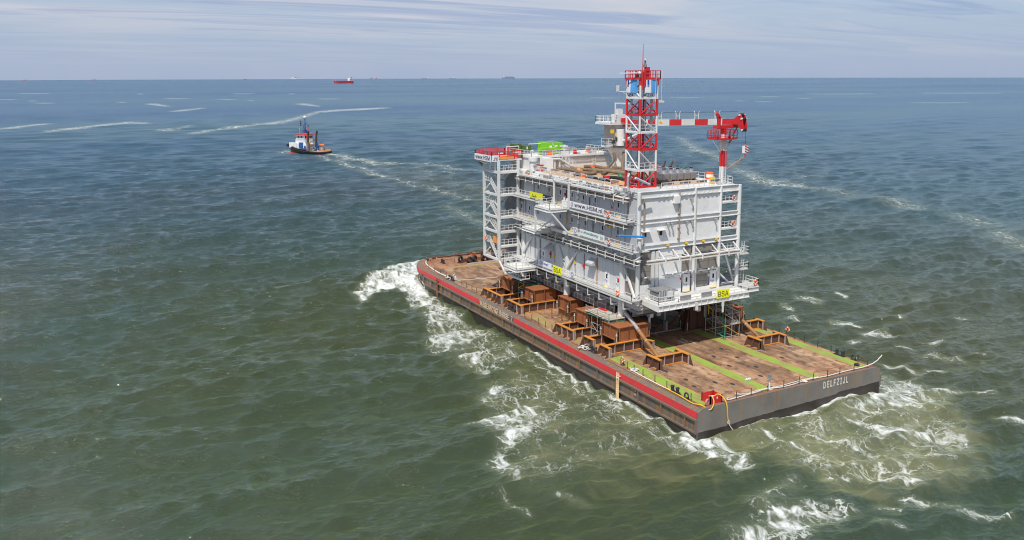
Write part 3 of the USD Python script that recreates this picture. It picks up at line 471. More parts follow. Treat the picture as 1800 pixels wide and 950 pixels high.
(0.44639999999999996,7,[(2543.8,155.0),(2593.4,155.2),(2578.9,120.0),(2542.8,84.8),(2492.8,83.7),(2446.2,84.8),(2427.3,118.1),(2494.5,152.6)]),
(0.44639999999999996,7,[(2285.5,-113.6),(2328.1,-118.3),(2334.0,-124.2),(2320.8,-128.5),(2276.9,-125.7),(2235.9,-120.9),(2201.9,-112.7),(2242.9,-111.0)]),
(0.44639999999999996,7,[(2174.6,-326.5),(2215.3,-335.1),(2208.1,-359.5),(2183.0,-380.3),(2141.5,-372.9),(2102.9,-363.8),(2082.9,-335.1),(2133.9,-320.2)]),
(0.44639999999999996,7,[(2076.0,-442.1),(2114.3,-452.7),(2118.4,-461.0),(2105.5,-465.0),(2065.9,-456.2),(2029.1,-445.7),(1999.6,-431.4),(2037.6,-433.9)]),
(0.44639999999999996,7,[(1562.8,-374.7),(1585.2,-382.0),(1579.3,-399.6),(1563.4,-414.3),(1540.3,-408.2),(1518.8,-400.8),(1509.3,-379.1),(1539.9,-369.2)]),
(0.44639999999999996,7,[(1766.1,-116.9),(1792.2,-120.7),(1783.0,-143.5),(1762.4,-164.8),(1735.6,-162.1),(1710.7,-157.8),(1701.9,-133.5),(1739.6,-114.9)]),
(0.36,7,[(1350.0,-1461.5),(1370.0,-1484.5),(1335.9,-1560.2),(1286.8,-1618.0),(1260.5,-1587.1),(1236.6,-1555.5),(1252.7,-1463.6),(1329.5,-1440.7)]),
(0.36,7,[(1254.5,-1746.2),(1273.6,-1773.9),(1230.7,-1863.1),(1173.7,-1930.2),(1149.0,-1892.7),(1126.6,-1854.5),(1151.9,-1745.9),(1234.9,-1720.7)]),
(0.36,7,[(1217.8,-1187.7),(1233.6,-1204.3),(1230.8,-1230.2),(1215.7,-1243.7),(1193.7,-1222.7),(1173.6,-1200.6),(1162.8,-1161.9),(1201.4,-1172.7)]),
(0.36,7,[(1032.5,-948.2),(1043.8,-959.7),(1044.9,-973.8),(1037.1,-979.5),(1021.0,-965.5),(1006.4,-950.3),(995.4,-927.2),(1020.6,-938.0)]),
(0.36,7,[(1086.2,-1152.4),(1099.3,-1167.4),(1099.0,-1186.7),(1088.5,-1195.0),(1070.0,-1176.3),(1053.3,-1156.5),(1042.3,-1125.5),(1072.5,-1139.0)]),
(0.36,7,[(985.2,-950.7),(995.7,-961.9),(993.9,-979.5),(983.9,-989.0),(969.0,-975.2),(955.5,-960.3),(948.0,-934.0),(974.1,-940.8)]),
(0.36,7,[(812.2,-1112.0),(820.5,-1124.2),(801.2,-1167.3),(775.5,-1201.3),(764.1,-1185.6),(753.9,-1168.9),(765.5,-1116.6),(803.4,-1101.1)]),
(0.36,7,[(1336.8,-856.2),(1353.6,-868.3),(1349.0,-895.4),(1331.3,-913.5),(1308.1,-898.4),(1286.8,-882.0),(1276.9,-846.0),(1319.5,-845.7)]),
(0.36,7,[(1262.1,-996.3),(1278.0,-1010.2),(1270.5,-1041.7),(1250.6,-1062.9),(1228.7,-1045.4),(1208.7,-1026.8),(1202.4,-984.9),(1245.7,-984.1)]),
(0.576,7,[(402.3,-308.7),(412.3,-318.8),(381.8,-300.8),(342.7,-272.8),(310.7,-256.0),(284.4,-242.1),(247.9,-219.9),(240.5,-214.9),(234.8,-207.8),(264.8,-224.6),(292.7,-240.3),(317.1,-251.1),(351.5,-275.5),(391.2,-301.5)]),
(0.612,7,[(221.5,-196.8),(228.1,-205.1),(202.3,-191.0),(189.4,-188.2),(173.8,-183.5),(162.5,-185.8),(159.1,-183.2),(156.6,-179.3),(165.5,-174.8),(171.7,-170.3),(183.2,-172.3),(213.7,-191.6)]),
(0.36,7,[(253.7,-220.1),(258.5,-225.9),(229.4,-210.0),(224.4,-206.6),(220.5,-201.5),(248.0,-216.3)]),
(0.432,7,[(157.6,-178.9),(161.0,-184.2),(153.8,-185.7),(142.1,-181.3),(139.2,-178.9),(137.1,-175.3),(144.8,-175.2),(153.4,-175.7)]),
(0.432,7,[(192.8,-205.9),(196.1,-210.7),(193.3,-214.8),(185.9,-211.9),(183.2,-209.8),(181.2,-206.7),(183.6,-204.2),(188.7,-202.8)]),
(0.576,7,[(129.3,-178.4),(131.2,-182.0),(119.5,-180.6),(106.1,-171.5),(103.9,-169.5),(102.4,-166.3),(111.2,-169.6),(126.6,-176.1)]),
(0.576,7,[(90.9,-168.8),(92.8,-172.9),(85.4,-168.9),(76.0,-162.0),(74.3,-160.3),(73.2,-157.6),(78.2,-158.1),(88.3,-166.3)]),
(0.612,7,[(65.9,-149.0),(67.2,-152.4),(61.0,-148.2),(53.2,-141.6),(51.0,-139.3),(49.6,-135.6),(55.6,-139.4),(63.8,-147.0)]),
(0.216,7,[(106.1,-170.5),(107.7,-173.7),(97.8,-171.5),(88.5,-169.5),(86.6,-167.6),(85.3,-164.6),(94.3,-166.5),(103.9,-168.5)]),
(0.216,7,[(142.0,-180.1),(144.3,-183.9),(126.8,-177.9),(124.2,-175.7),(122.4,-172.3),(139.1,-177.8)]),
(0.6839999999999999,4,[(397.9,-52.8),(402.8,-54.9),(393.6,-60.2),(370.4,-62.6),(346.8,-64.1),(337.8,-62.3),(330.4,-58.3),(350.2,-55.9),(373.9,-54.1),(392.4,-51.9)]),
(0.504,5,[(342.4,-60.0),(348.3,-63.0),(338.8,-73.6),(319.3,-84.6),(282.9,-93.8),(278.4,-92.5),(274.8,-89.9),(308.1,-79.8),(326.6,-69.0),(335.8,-58.7)]),
(0.648,4,[(394.2,-45.4),(397.8,-46.9),(353.6,-47.8),(332.8,-48.7),(298.9,-47.2),(274.5,-46.5),(269.7,-45.6),(265.8,-43.2),(285.9,-42.7),(317.6,-43.8),(341.0,-44.0),(390.2,-44.8)]),
(0.504,5,[(270.5,-44.1),(274.5,-46.5),(245.9,-48.2),(225.3,-49.3),(199.2,-49.4),(195.9,-48.6),(193.4,-46.7),(216.5,-45.4),(236.0,-44.1),(265.8,-43.2)]),
(0.46799999999999997,5,[(191.4,-34.6),(193.8,-36.4),(172.2,-32.9),(159.2,-33.3),(155.2,-32.4),(152.2,-29.8),(164.6,-29.3),(188.4,-34.0)]),
(0.24480000000000002,8,[(373.2,-48.9),(384.3,-54.1),(351.9,-59.6),(317.1,-65.4),(280.7,-70.9),(239.3,-73.1),(215.7,-66.3),(199.1,-53.1),(238.7,-52.7),(276.7,-50.0),(316.1,-47.5),(360.9,-47.0)]),
(0.44639999999999996,5,[(263.4,-44.4),(266.0,-45.9),(256.4,-49.9),(237.9,-52.3),(233.9,-51.4),(230.7,-49.2),(248.4,-46.7),(260.4,-43.8)]),
(0.432,5,[(307.3,-66.8),(310.6,-68.8),(297.4,-75.2),(277.3,-78.0),(273.9,-77.0),(271.1,-75.1),(287.3,-70.9),(303.4,-66.0)]),
(0.648,7,[(425.5,-33.9),(428.3,-35.0),(433.7,-39.3),(427.9,-41.6),(421.5,-40.8),(416.0,-38.6),(421.5,-36.4),(422.3,-33.6)]),
(0.504,7,[(4449.4,-1399.9),(4551.0,-1434.8),(4472.9,-1480.9),(4396.6,-1455.9),(4324.5,-1429.9),(4350.1,-1368.8)])]
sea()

# ---------------------------------------------------------------- barge
DK = 3.27                                     # deck height
def barge():
    b = thing('barge', 'long rusty flat deck cargo barge with a red band along its grey side', 'barge', (48, 0, 0))
    # plan of the hull: square stern, rounded bow
    def outline(inset, zrake=0.0):
        pts = [(0, -16.5+inset), (0, 16.5-inset)]
        e = 97.6-inset-zrake; R = 11.0
        for t in np.linspace(0, PI/2, 12):
            pts.append((e-R+R*math.sin(t), 16.5-inset-5.2*(1-math.cos(t))))
        pts += [(e+.55, 6), (e+.7, 0), (e+.55, -6)]
        for t in np.linspace(PI/2, 0, 12):
            pts.append((e-R+R*math.sin(t), -(16.5-inset-5.2*(1-math.cos(t)))))
        return np.array(pts)
    # loops from keel to deck edge, joined into one closed shell
    loops = [(.0, -3.2, 8.0), (.0, .2, 2.6), (.0, 1.9, .7), (.0, 2.95, 0.0), (.75, DK-.02, 0.0)]
    def shell(sub, top=True):
        V, F = [], []
        for k, (ins, z, rake) in enumerate(sub):
            o = outline(ins, rake); V += [(x, y, z) for x, y in o]
        n = len(outline(0))
        for k in range(len(sub)-1):
            for i in range(n):
                j = (i+1) % n; F.append((k*n+i, (k+1)*n+i, (k+1)*n+j, k*n+j))
        m = MB(); m.add(V, F)
        if top:
            o = outline(sub[-1][0], sub[-1][2]); c = [(48, 0, sub[-1][1])]
            m.add([(x, y, sub[-1][1]) for x, y in o]+c, [(i, n, (i+1) % n) for i in range(n)])
        return m
    build(b, 'hull', shell(loops), 'hull_side')
    # stern plate, wet black strip at the waterline
    m = MB(); m.box(-.06, .02, -16.5, 16.5, -2.5, 2.95); m.prism([(-.06, -16.5, 2.95), (-.06, 16.5, 2.95), (-.06, 15.75, DK+.06), (-.06, -15.75, DK+.06)], (.1, 0, 0)); build(b, 'stern_plate', m, 'hull_stern')
    pts = [(-.075, -16.45, -2.4)]; rr = random.Random(3)
    for i in range(61): y = -16.45+i*32.9/60; pts.append((-.075, y, .62-.42*(y+16.5)/33+.35*meshkit.noise(np.array([[y*.35, 1.3, 0]]))[0]+rr.uniform(-.05, .05)+.25*(y < -8)))
    pts.append((-.075, 16.45, -2.4)); m = MB(); m.prism(pts, (.02, 0, 0)); build(b, 'wet_strip', m, 'boot_top', label='black wet strip along the stern waterline')
    # deck plates
    X0, X1, NX, NY = .75, 85.0, 17, 12
    dx, dy = (X1-X0)/NX, 31.4/NY
    for i in range(NX):
        for j in range(NY):
            x, y = X0+i*dx, -15.7+j*dy
            m = MB(); h = .012+.012*rr.random(); m.box(x+.012, x+dx-.012, y+.012, y+dy-.012, DK-.02, DK+h)
            build(b, 'deck_plate', m, 'deck_plate')
    m = MB(); o = outline(.8); o = o[(o[:, 0] > 85)]; o = [(85.02, 15.6)]+[tuple(q) for q in o]+[(85.02, -15.6)]
    m.prism([(x, y, DK-.02) for x, y in o], (0, 0, .035)); build(b, 'bow_deck', m, 'deck_bow')
    # margin plates outside the deck plates
    for s in (1, -1): m = MB(); m.box(.05, 85, s*15.68, s*15.76, DK-.02, DK+.05); build(b, 'deck_rim', m, 'deck_edge')
    m = MB(); m.box(-.02, .72, -15.7, 15.7, DK-.02, DK+.03); build(b, 'stern_rim', m, 'deck_edge')
    # walkways painted green with yellow edges
    for (ya, yb, xe) in ((13.0, 14.9, 21.0), (3.4, 5.0, 40.0), (-5.9, -4.2, 60.0), (-15.0, -13.3, 60.0)):
        m = MB(); m.box(.8, xe, ya, yb, DK+.026, DK+.034); build(b, 'walkway', m, 'walk_green')
        for y in (ya-.12, yb): m = MB(); m.box(.8, xe, y, y+.12, DK+.026, DK+.036); build(b, 'walkway_edge', m, 'yellow_line')
    for xa, xb in ((24, 34.5), (36, 46.5), (52.6, 54)): m = MB(); m.box(xa, xb, 12.6, 14.7, DK+.026, DK+.034); build(b, 'walkway', m, 'walk_old')
    for (ya, yb) in ((5.4, 12.6), (-3.9, 3.1), (-13.0, -6.2)):
        m = MB(); m.box(2.45, 2.65, ya, yb, DK+.026, DK+.034); build(b, 'cross_line', m, 'orange_line')
    m = MB(); m.box(84.9, 86.3, -13, 11.5, DK+.02, DK+.03); build(b, 'walkway', m, 'walk_old')
    # hatches let into the deck
    for (x, y) in ((6.2, 8.2), (8.9, 10.9), (6.4, 11.6), (10.2, 2.0), (12.4, -1.5), (9.2, -7.1), (14.3, 1.2), (5.1, 1.1), (16.5, -2.2), (12.8, 11.2), (4.6, 6.6), (8.1, -1.0)):
        m = MB(); m.add([(x+.42*math.cos(t), y+.26*math.sin(t), z) for z in (DK+.01, DK+.045) for t in np.arange(12)*PI/6], [(i, (i+1) % 12, 12+(i+1) % 12, 12+i) for i in range(12)]); m.prism([(x+.42*math.cos(t), y+.26*math.sin(t), DK+.044) for t in np.arange(12)*PI/6], (0, 0, .004)); build(b, 'manhole', m, 'dark_steel')
    # sides: red band, strakes, frames and the panels between them
    for s in (1, -1):
        for (xa, xb) in ((.1, 47.0), (60.4, 86.4)):
            m = MB(); m.box(xa, xb, s*16.5, s*16.525, 2.12, 2.97); build(b, 'red_band', m, 'red_band')
        for (z, h, d) in ((1.93, .26, .30), (.30, .24, .26)):
            m = MB(); m.box(-.05, 86.5, s*16.45, s*(16.5+d), z-h/2, z+h/2); build(b, 'rubbing_strake', m, 'strake')
        xs = [0.06, 2.05, 6.8, 11.7, 16.9, 21.4, 26.1, 30.7, 35.4, 40.0, 44.6, 46.9, 50.6, 55.0, 59.5, 63.8, 68.2, 72.6, 77.0, 79.6, 82.4, 86.3]
        for k, x in enumerate(xs):
            m = MB(); m.box(x-.11, x+.11, s*16.45, s*16.77, .43, 1.80); build(b, 'frame', m, 'strake')
        for xa, xb in zip(xs, xs[1:]):
            m = MB(); m.box(xa+.12, xb-.12, s*16.47, s*16.53, .44, 1.79); build(b, 'side_panel', m, 'hull_panel')
        m = MB(); m.box(.0, 86.4, s*16.46, s*16.52, -2.4, .18); build(b, 'wet_strip', m, 'boot_top')
    # bow: the band and strakes follow the curve
    for (name, z0, z1, pr, mt) in (('red_band', 2.12, 2.97, .02, 'red_band'), ('rubbing_strake', 1.80, 2.06, .25, 'strake'), ('rubbing_strake', .18, .42, .2, 'strake')):
        o = outline(0, .7 if z0 < 2 else .1); o = o[o[:, 0] > 86]; o = o[o[:, 1] > (11.2 if name == 'red_band' else -99)]; d = np.gradient(o, axis=0); nrm = np.stack([-d[:, 1], d[:, 0]], 1); nrm /= np.linalg.norm(nrm, axis=1, keepdims=True)
        e = o+nrm*pr*(1 if (nrm[0] @ np.array([0, 1])) > 0 else -1); n = len(o)
        v = [(x, y, z0) for x, y in e]+[(x, y, z1) for x, y in e]+[(x, y, z1) for x, y in o]+[(x, y, z0) for x, y in o]
        f = [(i, i+1, n+i+1, n+i) for i in range(n-1)]+[(n+i, n+i+1, 2*n+i+1, 2*n+i) for i in range(n-1)]+[(3*n+i, 3*n+i+1, i+1, i) for i in range(n-1)]
        build(b, name, MB().add(v, f), mt)
    # lettering
    m = MB(); m.text('WAGENBORG  BARGE  7', .86, (60.0, 16.56, 2.10), (-1, 0, 0), (0, 0, 1), .03, False, width=12.6); build(b, 'lettering', m, 'letter_white', label='worn pale ship name on the grey side, letters partly rusted')
    m = MB(); m.text('D E L F Z I J L', .88, (-.07, -5.15, 2.07), (0, -1, 0), (0, 0, 1), .03, True, width=4.85); build(b, 'lettering', m, 'letter_pale', label='pale port name on the stern')
    for (x, nm) in ((12.6, '34'), (47.2, '38'), (83.0, '40')):
        for z in (.95, 1.45): m = MB(); m.text(nm[0]+str(int(nm[1])-int(z < 1)*2) if True else nm, .2, (x, 16.6, z), (-1, 0, 0), (0, 0, 1), .03, True); build(b, 'draught_mark', m, 'letter_pale')
    # ladders down the side
    for x, mt, z0 in ((16.25, 'letter_white', -1.2), (79.2, 'rust_dry', -1.0)):
        m = MB()
        for dxx in (-.22, .22): m.box(x+dxx-.04, x+dxx+.04, 16.78, 16.9, z0, 3.0)
        for z in np.arange(z0+.2, 3.0, .32): m.box(x-.22, x+.22, 16.8, 16.86, z-.03, z+.03)
        m.box(x-.3, x+.3, 16.52, 16.80, 2.4, 2.5); m.box(x-.3, x+.3, 16.76, 16.80, z0, 2.9)
        build(b, 'side_ladder', m, mt)
    # double bollards and roller fairleads along the edges
    def bollards(x, y, mt='dark_steel'):
        m = MB(); m.box(x-.95, x+.95, y-.3, y+.3, DK+.02, DK+.10)
        for o in (-.5, .5): m.tube((x+o, y, DK), (x+o, y, DK+.75), .2, 12); m.tube((x+o, y, DK+.68), (x+o, y, DK+.82), .27, 12)
        build(b, 'bollard_pair', m, mt)
    for s in (1, -1):
        for x in (5.9, 76.0): bollards(x, s*15.2)
    bollards(50.6, 15.2); bollards(24.5, 15.3); bollards(90.5, 10.5)
    def fairlead(x, y):
        m = MB(); m.ring((x, y, DK+.42), (0, 1, 0), .36, .11, 16, 8); m.box(x-.5, x+.5, y-.16, y+.16, DK+.02, DK+.12); build(b, 'fairlead', m, 'dark_steel')
    for (x, y) in ((3.5, 15.3), (3.5, -15.3), (48.9, 15.4), (74.4, 15.4), (24.0, 15.5)): fairlead(x, y)
    # stanchions of the (unrigged) side rails
    for s in (1, -1):
        for x in [2.7, 5.1, 7.5, 10.0, 12.6, 14.6, 16.2, 17.7, 36.5, 38.6, 40.7, 43.0, 45.4, 64.0, 66.0, 68.4, 70.5, 74.5, 78.0, 81.0, 84.0, 87]:
            if s < 0 and x < 2.0: continue
            m = MB(); m.box(x-.035, x+.035, s*15.25-.035, s*15.25+.035, DK, DK+1.05); build(b, 'stanchion', m, 'dark_steel')
    for y in (9.9, 7.4, 4.5, 1.7, -1.1, -3.7, -6.4, -8.8, -11.6, -14.3, 12.3):
        m = MB(); m.box(.33, .40, y-.035, y+.035, DK, DK+1.05); build(b, 'stanchion', m, 'dark_steel')
    for (x, y) in ((92.6, 12.6), (90, 8.0), (94.5, 5), (95, 0)): m = MB(); m.box(x-.035, x+.035, y-.035, y+.035, DK, DK+1.1); build(b, 'stanchion', m, 'dark_steel')
    # towing chain and gear on the bow
    m = MB(); m.path([(95.8-.03*i*i*.05, 9.5-i*.5, DK+.22+.05*math.sin(i*2)) for i in range(24)], .16, 6); build(b, 'anchor_chain', m, 'rust_dark')
    for (x, y, sx, sy, h) in ((94.2, 12.6, .7, .5, .9), (95.2, 10.6, .5, .8, .7), (96.0, 4.2, .8, 1.6, .55), (95.9, 1.4, .9, 1.2, .7), (96.4, -2.0, .6, 1.4, .5), (95.8, 7.4, .5, .6, .5)):
        m = MB(); m.box(x-sx/2, x+sx/2, y-sy/2, y+sy/2, DK, DK+h*.45); m.tube((x, y-sy*.45, DK+h*.6), (x, y+sy*.45, DK+h*.6), h*.35, 10); build(b, 'tow_bracket', m, 'rust_dark')
    # towing frame at the bow and a mast
    m = MB()
    for y in (-2.4, -4.4): m.tube((94.0, y, DK), (92.4, -3.4, DK+4.4), .11, 8)
    m.tube((92.4, -3.4, DK+4.4), (88.4, -5.8, DK+1.0), .12, 8, cap=True); build(b, 'tow_gantry', m, 'rust_dark')
def deck_mats():
    def deck(name, a, b, c, tint):
        n = {'g': ('geometry', {}), 'm1': ('mapping', {'scale': (.30, .85, 1)}), 'n1': ('noise_texture', {'scale': .55, 'detail': 8.0, 'roughness': .66, 'distortion': .5}),
             'r1': ('rgb_ramp', {'ramp': [(.33, a), (.5, b), (.68, c)]}),
             'm2': ('mapping', {'scale': (.6, .6, 1)}), 'n2': ('noise_texture', {'scale': 1.6, 'detail': 6.0, 'roughness': .7}), 'r2': ('rgb_ramp', {'ramp': [(.50, (0, 0, 0)), (.66, (.85, .85, .85))]}),
             'x': ('mix', {'color2': (.085, .05, .035)}), 'oi': ('object_info', {}), 'tr': ('map_range', {'to_min': 1-tint, 'to_max': 1+tint}), 'hv': ('hsv', {}),
             'bb': ('bump', {'strength': .35, 'distance': .04}), 'p': ('principled_bsdf', {'roughness': .8})}
        L = [('g.position', 'm1.vector'), ('m1.vector', 'n1.vector'), ('n1.fac', 'r1.fac'), ('g.position', 'm2.vector'), ('m2.vector', 'n2.vector'), ('n2.fac', 'r2.fac'), ('r1.color', 'x.color1'), ('r2.color', 'x.fac'),
             ('oi.random', 'tr.value'), ('tr.result', 'hv.value'), ('x.color', 'hv.color'), ('hv.color', 'p.base_color'), ('n2.fac', 'bb.height'), ('bb.normal', 'p.normal')]
        M[name] = usdkit.material(stage, '/World/Looks/'+name, n, L, surface='p.BSDF')
    deck('deck_plate', (.115, .064, .038), (.285, .160, .085), (.44, .30, .185), .24)
    deck('deck_bow', (.17, .07, .034), (.29, .135, .066), (.40, .22, .12), .0)
    def worn(name, col, under, lo, hi):
        n = {'g': ('geometry', {}), 'm1': ('mapping', {'scale': (.4, 1.0, 1)}), 'n1': ('noise_texture', {'scale': .9, 'detail': 8.0, 'roughness': .7}), 'r': ('rgb_ramp', {'ramp': [(lo, (0, 0, 0)), (hi, (1, 1, 1))]}), 'x': ('mix', {'color1': col, 'color2': under}), 'p': ('principled_bsdf', {'roughness': .75})}
        M[name] = usdkit.material(stage, '/World/Looks/'+name, n, [('g.position', 'm1.vector'), ('m1.vector', 'n1.vector'), ('n1.fac', 'r.fac'), ('r.color', 'x.fac'), ('x.color', 'p.base_color')], surface='p.BSDF')
    worn('walk_green', (.235, .36, .045), (.27, .20, .095), .45, .60)
    worn('walk_old', (.27, .33, .07), (.33, .20, .10), .36, .52)
deck_mats(); barge()

# ---------------------------------------------------------------- sea fastening: beams welded to the deck
def gusset(m, x, y, dx, dy, z0, z1, w):
    """upright triangular plate, w long at the foot, on the side (dx, dy)"""
    t = np.array([-dy, dx, 0])*.03
    p = np.array([x, y, 0.0]); d = np.array([dx, dy, 0.0])
    m.prism([p+(0, 0, z0)-t, p+d*w+(0, 0, z0)-t, p+d*w*.18+(0, 0, z1)-t, p+(0, 0, z1)-t], t*2)
def beam_frame(label, beams, gus, group='beam frames welded to the barge deck'):
    """beams: ((x,y),(x,y)) runs of I-beam; gus: (x, y, dx, dy) gusset places"""
    H = 1.5; z0, z1 = DK+.03, DK+.03+H
    c = np.mean([q for b in beams for q in b], 0)
    t = thing('sea_fastening_frame', label, 'steel frame', (c[0], c[1], z0), 0, group)
    for k, (a, b) in enumerate(beams):
        o = .004*k; a, b = np.array(a, float), np.array(b, float); d = unit(b-a); nrm = np.array([-d[1], d[0]])
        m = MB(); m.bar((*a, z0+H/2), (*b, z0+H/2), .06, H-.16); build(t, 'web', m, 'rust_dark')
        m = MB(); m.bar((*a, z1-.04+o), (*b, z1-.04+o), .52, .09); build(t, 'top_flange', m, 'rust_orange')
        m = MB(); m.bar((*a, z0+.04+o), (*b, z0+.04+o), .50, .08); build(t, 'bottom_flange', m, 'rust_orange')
        L = np.linalg.norm(b-a); n = max(2, int(L/1.6)+1)
        for i in range(n):
            p = a+d*(.05+(L-.1)*i/(n-1)); m = MB()
            m.obox((*p, z0+H/2), (*(d*.03), 0), (*(nrm*.24), 0), (0, 0, H/2-.1)); build(t, 'stiffener', m, 'weld_grey')
    for (x, y, dx, dy) in gus:
        m = MB(); gusset(m, x, y, dx, dy, z0, z1-.1, .85); build(t, 'gusset', m, 'rust_dark')
        m = MB(); m.box(x+min(dx*.9, 0)-.12*abs(dy), x+max(dx*.9, 0)+.12*abs(dy), y+min(dy*.9, 0)-.12*abs(dx), y+max(dy*.9, 0)+.12*abs(dx), DK+.02, DK+.07); build(t, 'foot_plate', m, 'weld_grey')
    return t
def edge_gus(xs, y, s=1): return [(x, y+.03*s, 0, s) for x in xs]
beam_frame('rusty beam frame nearest the bow on the port edge of the barge', [((61.4, 14.9), (54.3, 14.9)), ((60.2, 14.8), (60.2, 9.8)), ((54.9, 14.8), (54.9, 9.6))], edge_gus((61.3, 59, 57, 55.6, 54.4), 15.0))
beam_frame('rusty beam frame beside the pale ship name, behind the two girder boxes', [((52.2, 14.9), (46.9, 14.9)), ((51.6, 14.8), (51.6, 9.6)), ((47.6, 14.8), (47.6, 5.0))], edge_gus((52.1, 50.3, 48.8, 47.0), 15.0))
beam_frame('rusty beam frame between the middle column and the scaffold deck', [((35.6, 14.9), (30.4, 14.9)), ((34.8, 14.8), (34.8, 9.8)), ((31.2, 14.8), (31.2, 9.6))], edge_gus((35.5, 33.9, 32.2, 30.5), 15.0))
beam_frame('rusty beam frame in two pieces next to the white coiled rope', [((27.9, 14.7), (25.2, 14.7)), ((23.3, 14.9), (20.8, 14.9)), ((27.1, 14.6), (27.1, 9.8)), ((22.4, 14.8), (22.4, 8.0)), ((22.4, 8.0), (20.6, 7.2))], edge_gus((27.7, 26.5, 25.4, 23.2, 22.0, 20.9), 14.9))
beam_frame('rusty H shaped beam frame at the foot of the port raking tube', [((16.3, 11.7), (13.3, 11.7)), ((16.3, 6.6), (13.3, 6.6)), ((14.8, 11.6), (14.8, 6.7))], [(16.25, 11.75, 0, 1), (14.8, 11.75, 0, 1), (13.35, 11.75, 0, 1), (13.3, 11.7, -1, 0), (13.3, 6.6, -1, 0), (16.3, 6.6, 1, 0)])
beam_frame('rusty H shaped beam frame at the foot of the starboard raking tube', [((16.0, -7.0), (13.2, -7.0)), ((15.8, -12.0), (13.2, -12.0)), ((14.6, -7.1), (14.6, -11.9))], [(13.25, -6.95, 0, 1), (14.6, -6.95, 0, 1), (15.9, -6.95, 0, 1), (13.2, -7.0, -1, 0), (13.2, -12.0, -1, 0)])
beam_frame('rusty beam frame on the starboard edge behind the raking tube', [((22.6, -14.6), (20.4, -14.6)), ((21.6, -14.5), (21.6, -7.5))], [(20.5, -14.7, 0, -1), (22.5, -14.7, 0, -1), (20.4, -14.6, -1, 0)])

def girder(label, x0, x1, y0, y1, z1=6.95, z0=DK+1.56, mat='rust', base=None, group='girder boxes under the platform', s=1):
    t = thing('girder_box', label, 'girder', ((x0+x1)/2, (y0+y1)/2, DK), 0, group)
    if base: m = MB(); m.box(*base, DK+.02, z0-.01); build(t, 'base', m, 'rust_tube')
    e = .24
    m = MB(); m.box(x0+e, x1-e, y0+e, y1-e, z0+.1, z1-.1); build(t, 'box', m, mat)
    m = MB(); m.box(x0, x1, y0, y1, z1-.1, z1); build(t, 'top_plate', m, mat)
    m = MB(); m.box(x0, x1, y0, y1, z0, z0+.09); build(t, 'bottom_plate', m, mat)
    n = max(1, int(round((x1-x0)/2.0)))
    for k in range(n+1):
        x = x0+.06+(x1-x0-.12)*k/n; m = MB(); m.box(x-.04, x+.04, y1-e-.01, y1-.02, z0+.09, z1-.1); build(t, 'stiffener', m, mat)
        if s < 0: m = MB(); m.box(x-.04, x+.04, y0+.02, y0+e+.01, z0+.09, z1-.1); build(t, 'stiffener', m, mat)
    n = max(1, int(round((y1-y0)/2.0)))
    for k in range(n+1):
        y = y0+.06+(y1-y0-.12)*k/n; m = MB(); m.box(x0+.02, x0+e+.01, y-.04, y+.04, z0+.09, z1-.1); build(t, 'stiffener', m, mat)
    yo = y1 if s > 0 else y0
    for x in (x0+.15, x1-.15):
        m = MB(); gusset(m, x, yo-.05*s, 0, s, z0, z1-.6, .8); build(t, 'gusset', m, 'rust_dark')
        m = MB(); m.box(x-.05, x+.05, yo+.25*s-.05, yo+.25*s+.05, z0, z0+1.3); m.box(x-.16, x+.16, yo+.25*s-.06, yo+.25*s+.06, z0+.9, z0+1.0); build(t, 'tie_rod', m, 'letter_pale')
    return t
girder('rust brown girder box nearest the bow, below the stair tower', 55.0, 60.3, 3.6, 12.1)
girder('rust brown girder box second from the bow, in front of the forward white column', 47.7, 51.6, 3.4, 12.2)
girder('small rust brown girder box on a base under the middle white column', 39.3, 43.0, 7.4, 10.2, base=(39.6, 43.6, 7.6, 9.7))
girder('rust brown girder box between the middle white column and the scaffold deck', 31.0, 34.9, 3.4, 11.9)
girder('large rust brown girder box nearest the stern with the scaffold deck on it', 22.6, 27.0, 6.4, 12.2)
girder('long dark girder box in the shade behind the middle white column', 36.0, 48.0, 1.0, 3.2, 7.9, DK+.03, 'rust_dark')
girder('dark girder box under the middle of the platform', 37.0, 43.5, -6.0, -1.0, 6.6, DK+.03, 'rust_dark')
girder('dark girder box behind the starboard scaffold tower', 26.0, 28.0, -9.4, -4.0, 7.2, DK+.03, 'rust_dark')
girder('rust brown girder box on the starboard side, seen right of the scaffold tower', 22.6, 27.0, -12.2, -9.9, s=-1)
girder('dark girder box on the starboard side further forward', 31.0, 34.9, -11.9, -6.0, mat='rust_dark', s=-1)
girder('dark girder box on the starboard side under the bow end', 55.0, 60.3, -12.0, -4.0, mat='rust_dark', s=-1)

# raking tubes from the deck frames up to the columns
def brace(label, foot, top, r=.42, mats=(('rust_orange', 0, .52), ('steel_pipe', .52, 1.0)), group='raking tubes holding the platform'):
    foot, top = np.array(foot), np.array(top)
    t = thing('raking_tube', label, 'steel tube', foot, 0, group)
    for mt, a, b in mats:
        m = MB(); m.tube(foot+(top-foot)*a, foot+(top-foot)*b, r, 16); build(t, 'tube', m, mt, smooth=40)
    d = unit(top-foot)
    for a in (.36, .52, .7): m = MB(); c = foot+(top-foot)*a; m.tube(c-d*.05, c+d*.05, r+.02, 16); build(t, 'weld_band', m, 'weld_grey')
    return t
brace('long raking tube at the port stern, yellow brown below and grey above', (15.2, 9.75, DK+.1), (27.4, 8.7, 9.0), .29, mats=(('rust_tube', 0, .55), ('steel_pipe', .55, 1.0)))
brace('rusty raking tube at the starboard stern beside the scaffold tower', (15.0, -9.6, DK+.1), (26.2, -9.3, 8.9), .27, mats=(('rust_tube', 0, .82), ('steel_pipe', .82, 1.0)))
brace('brown raking tube of the middle pair leaning to port', (27.6, 0.2, DK+.35), (29.0, 7.2, 7.6), .17, (('rust_dark', 0, 1),))
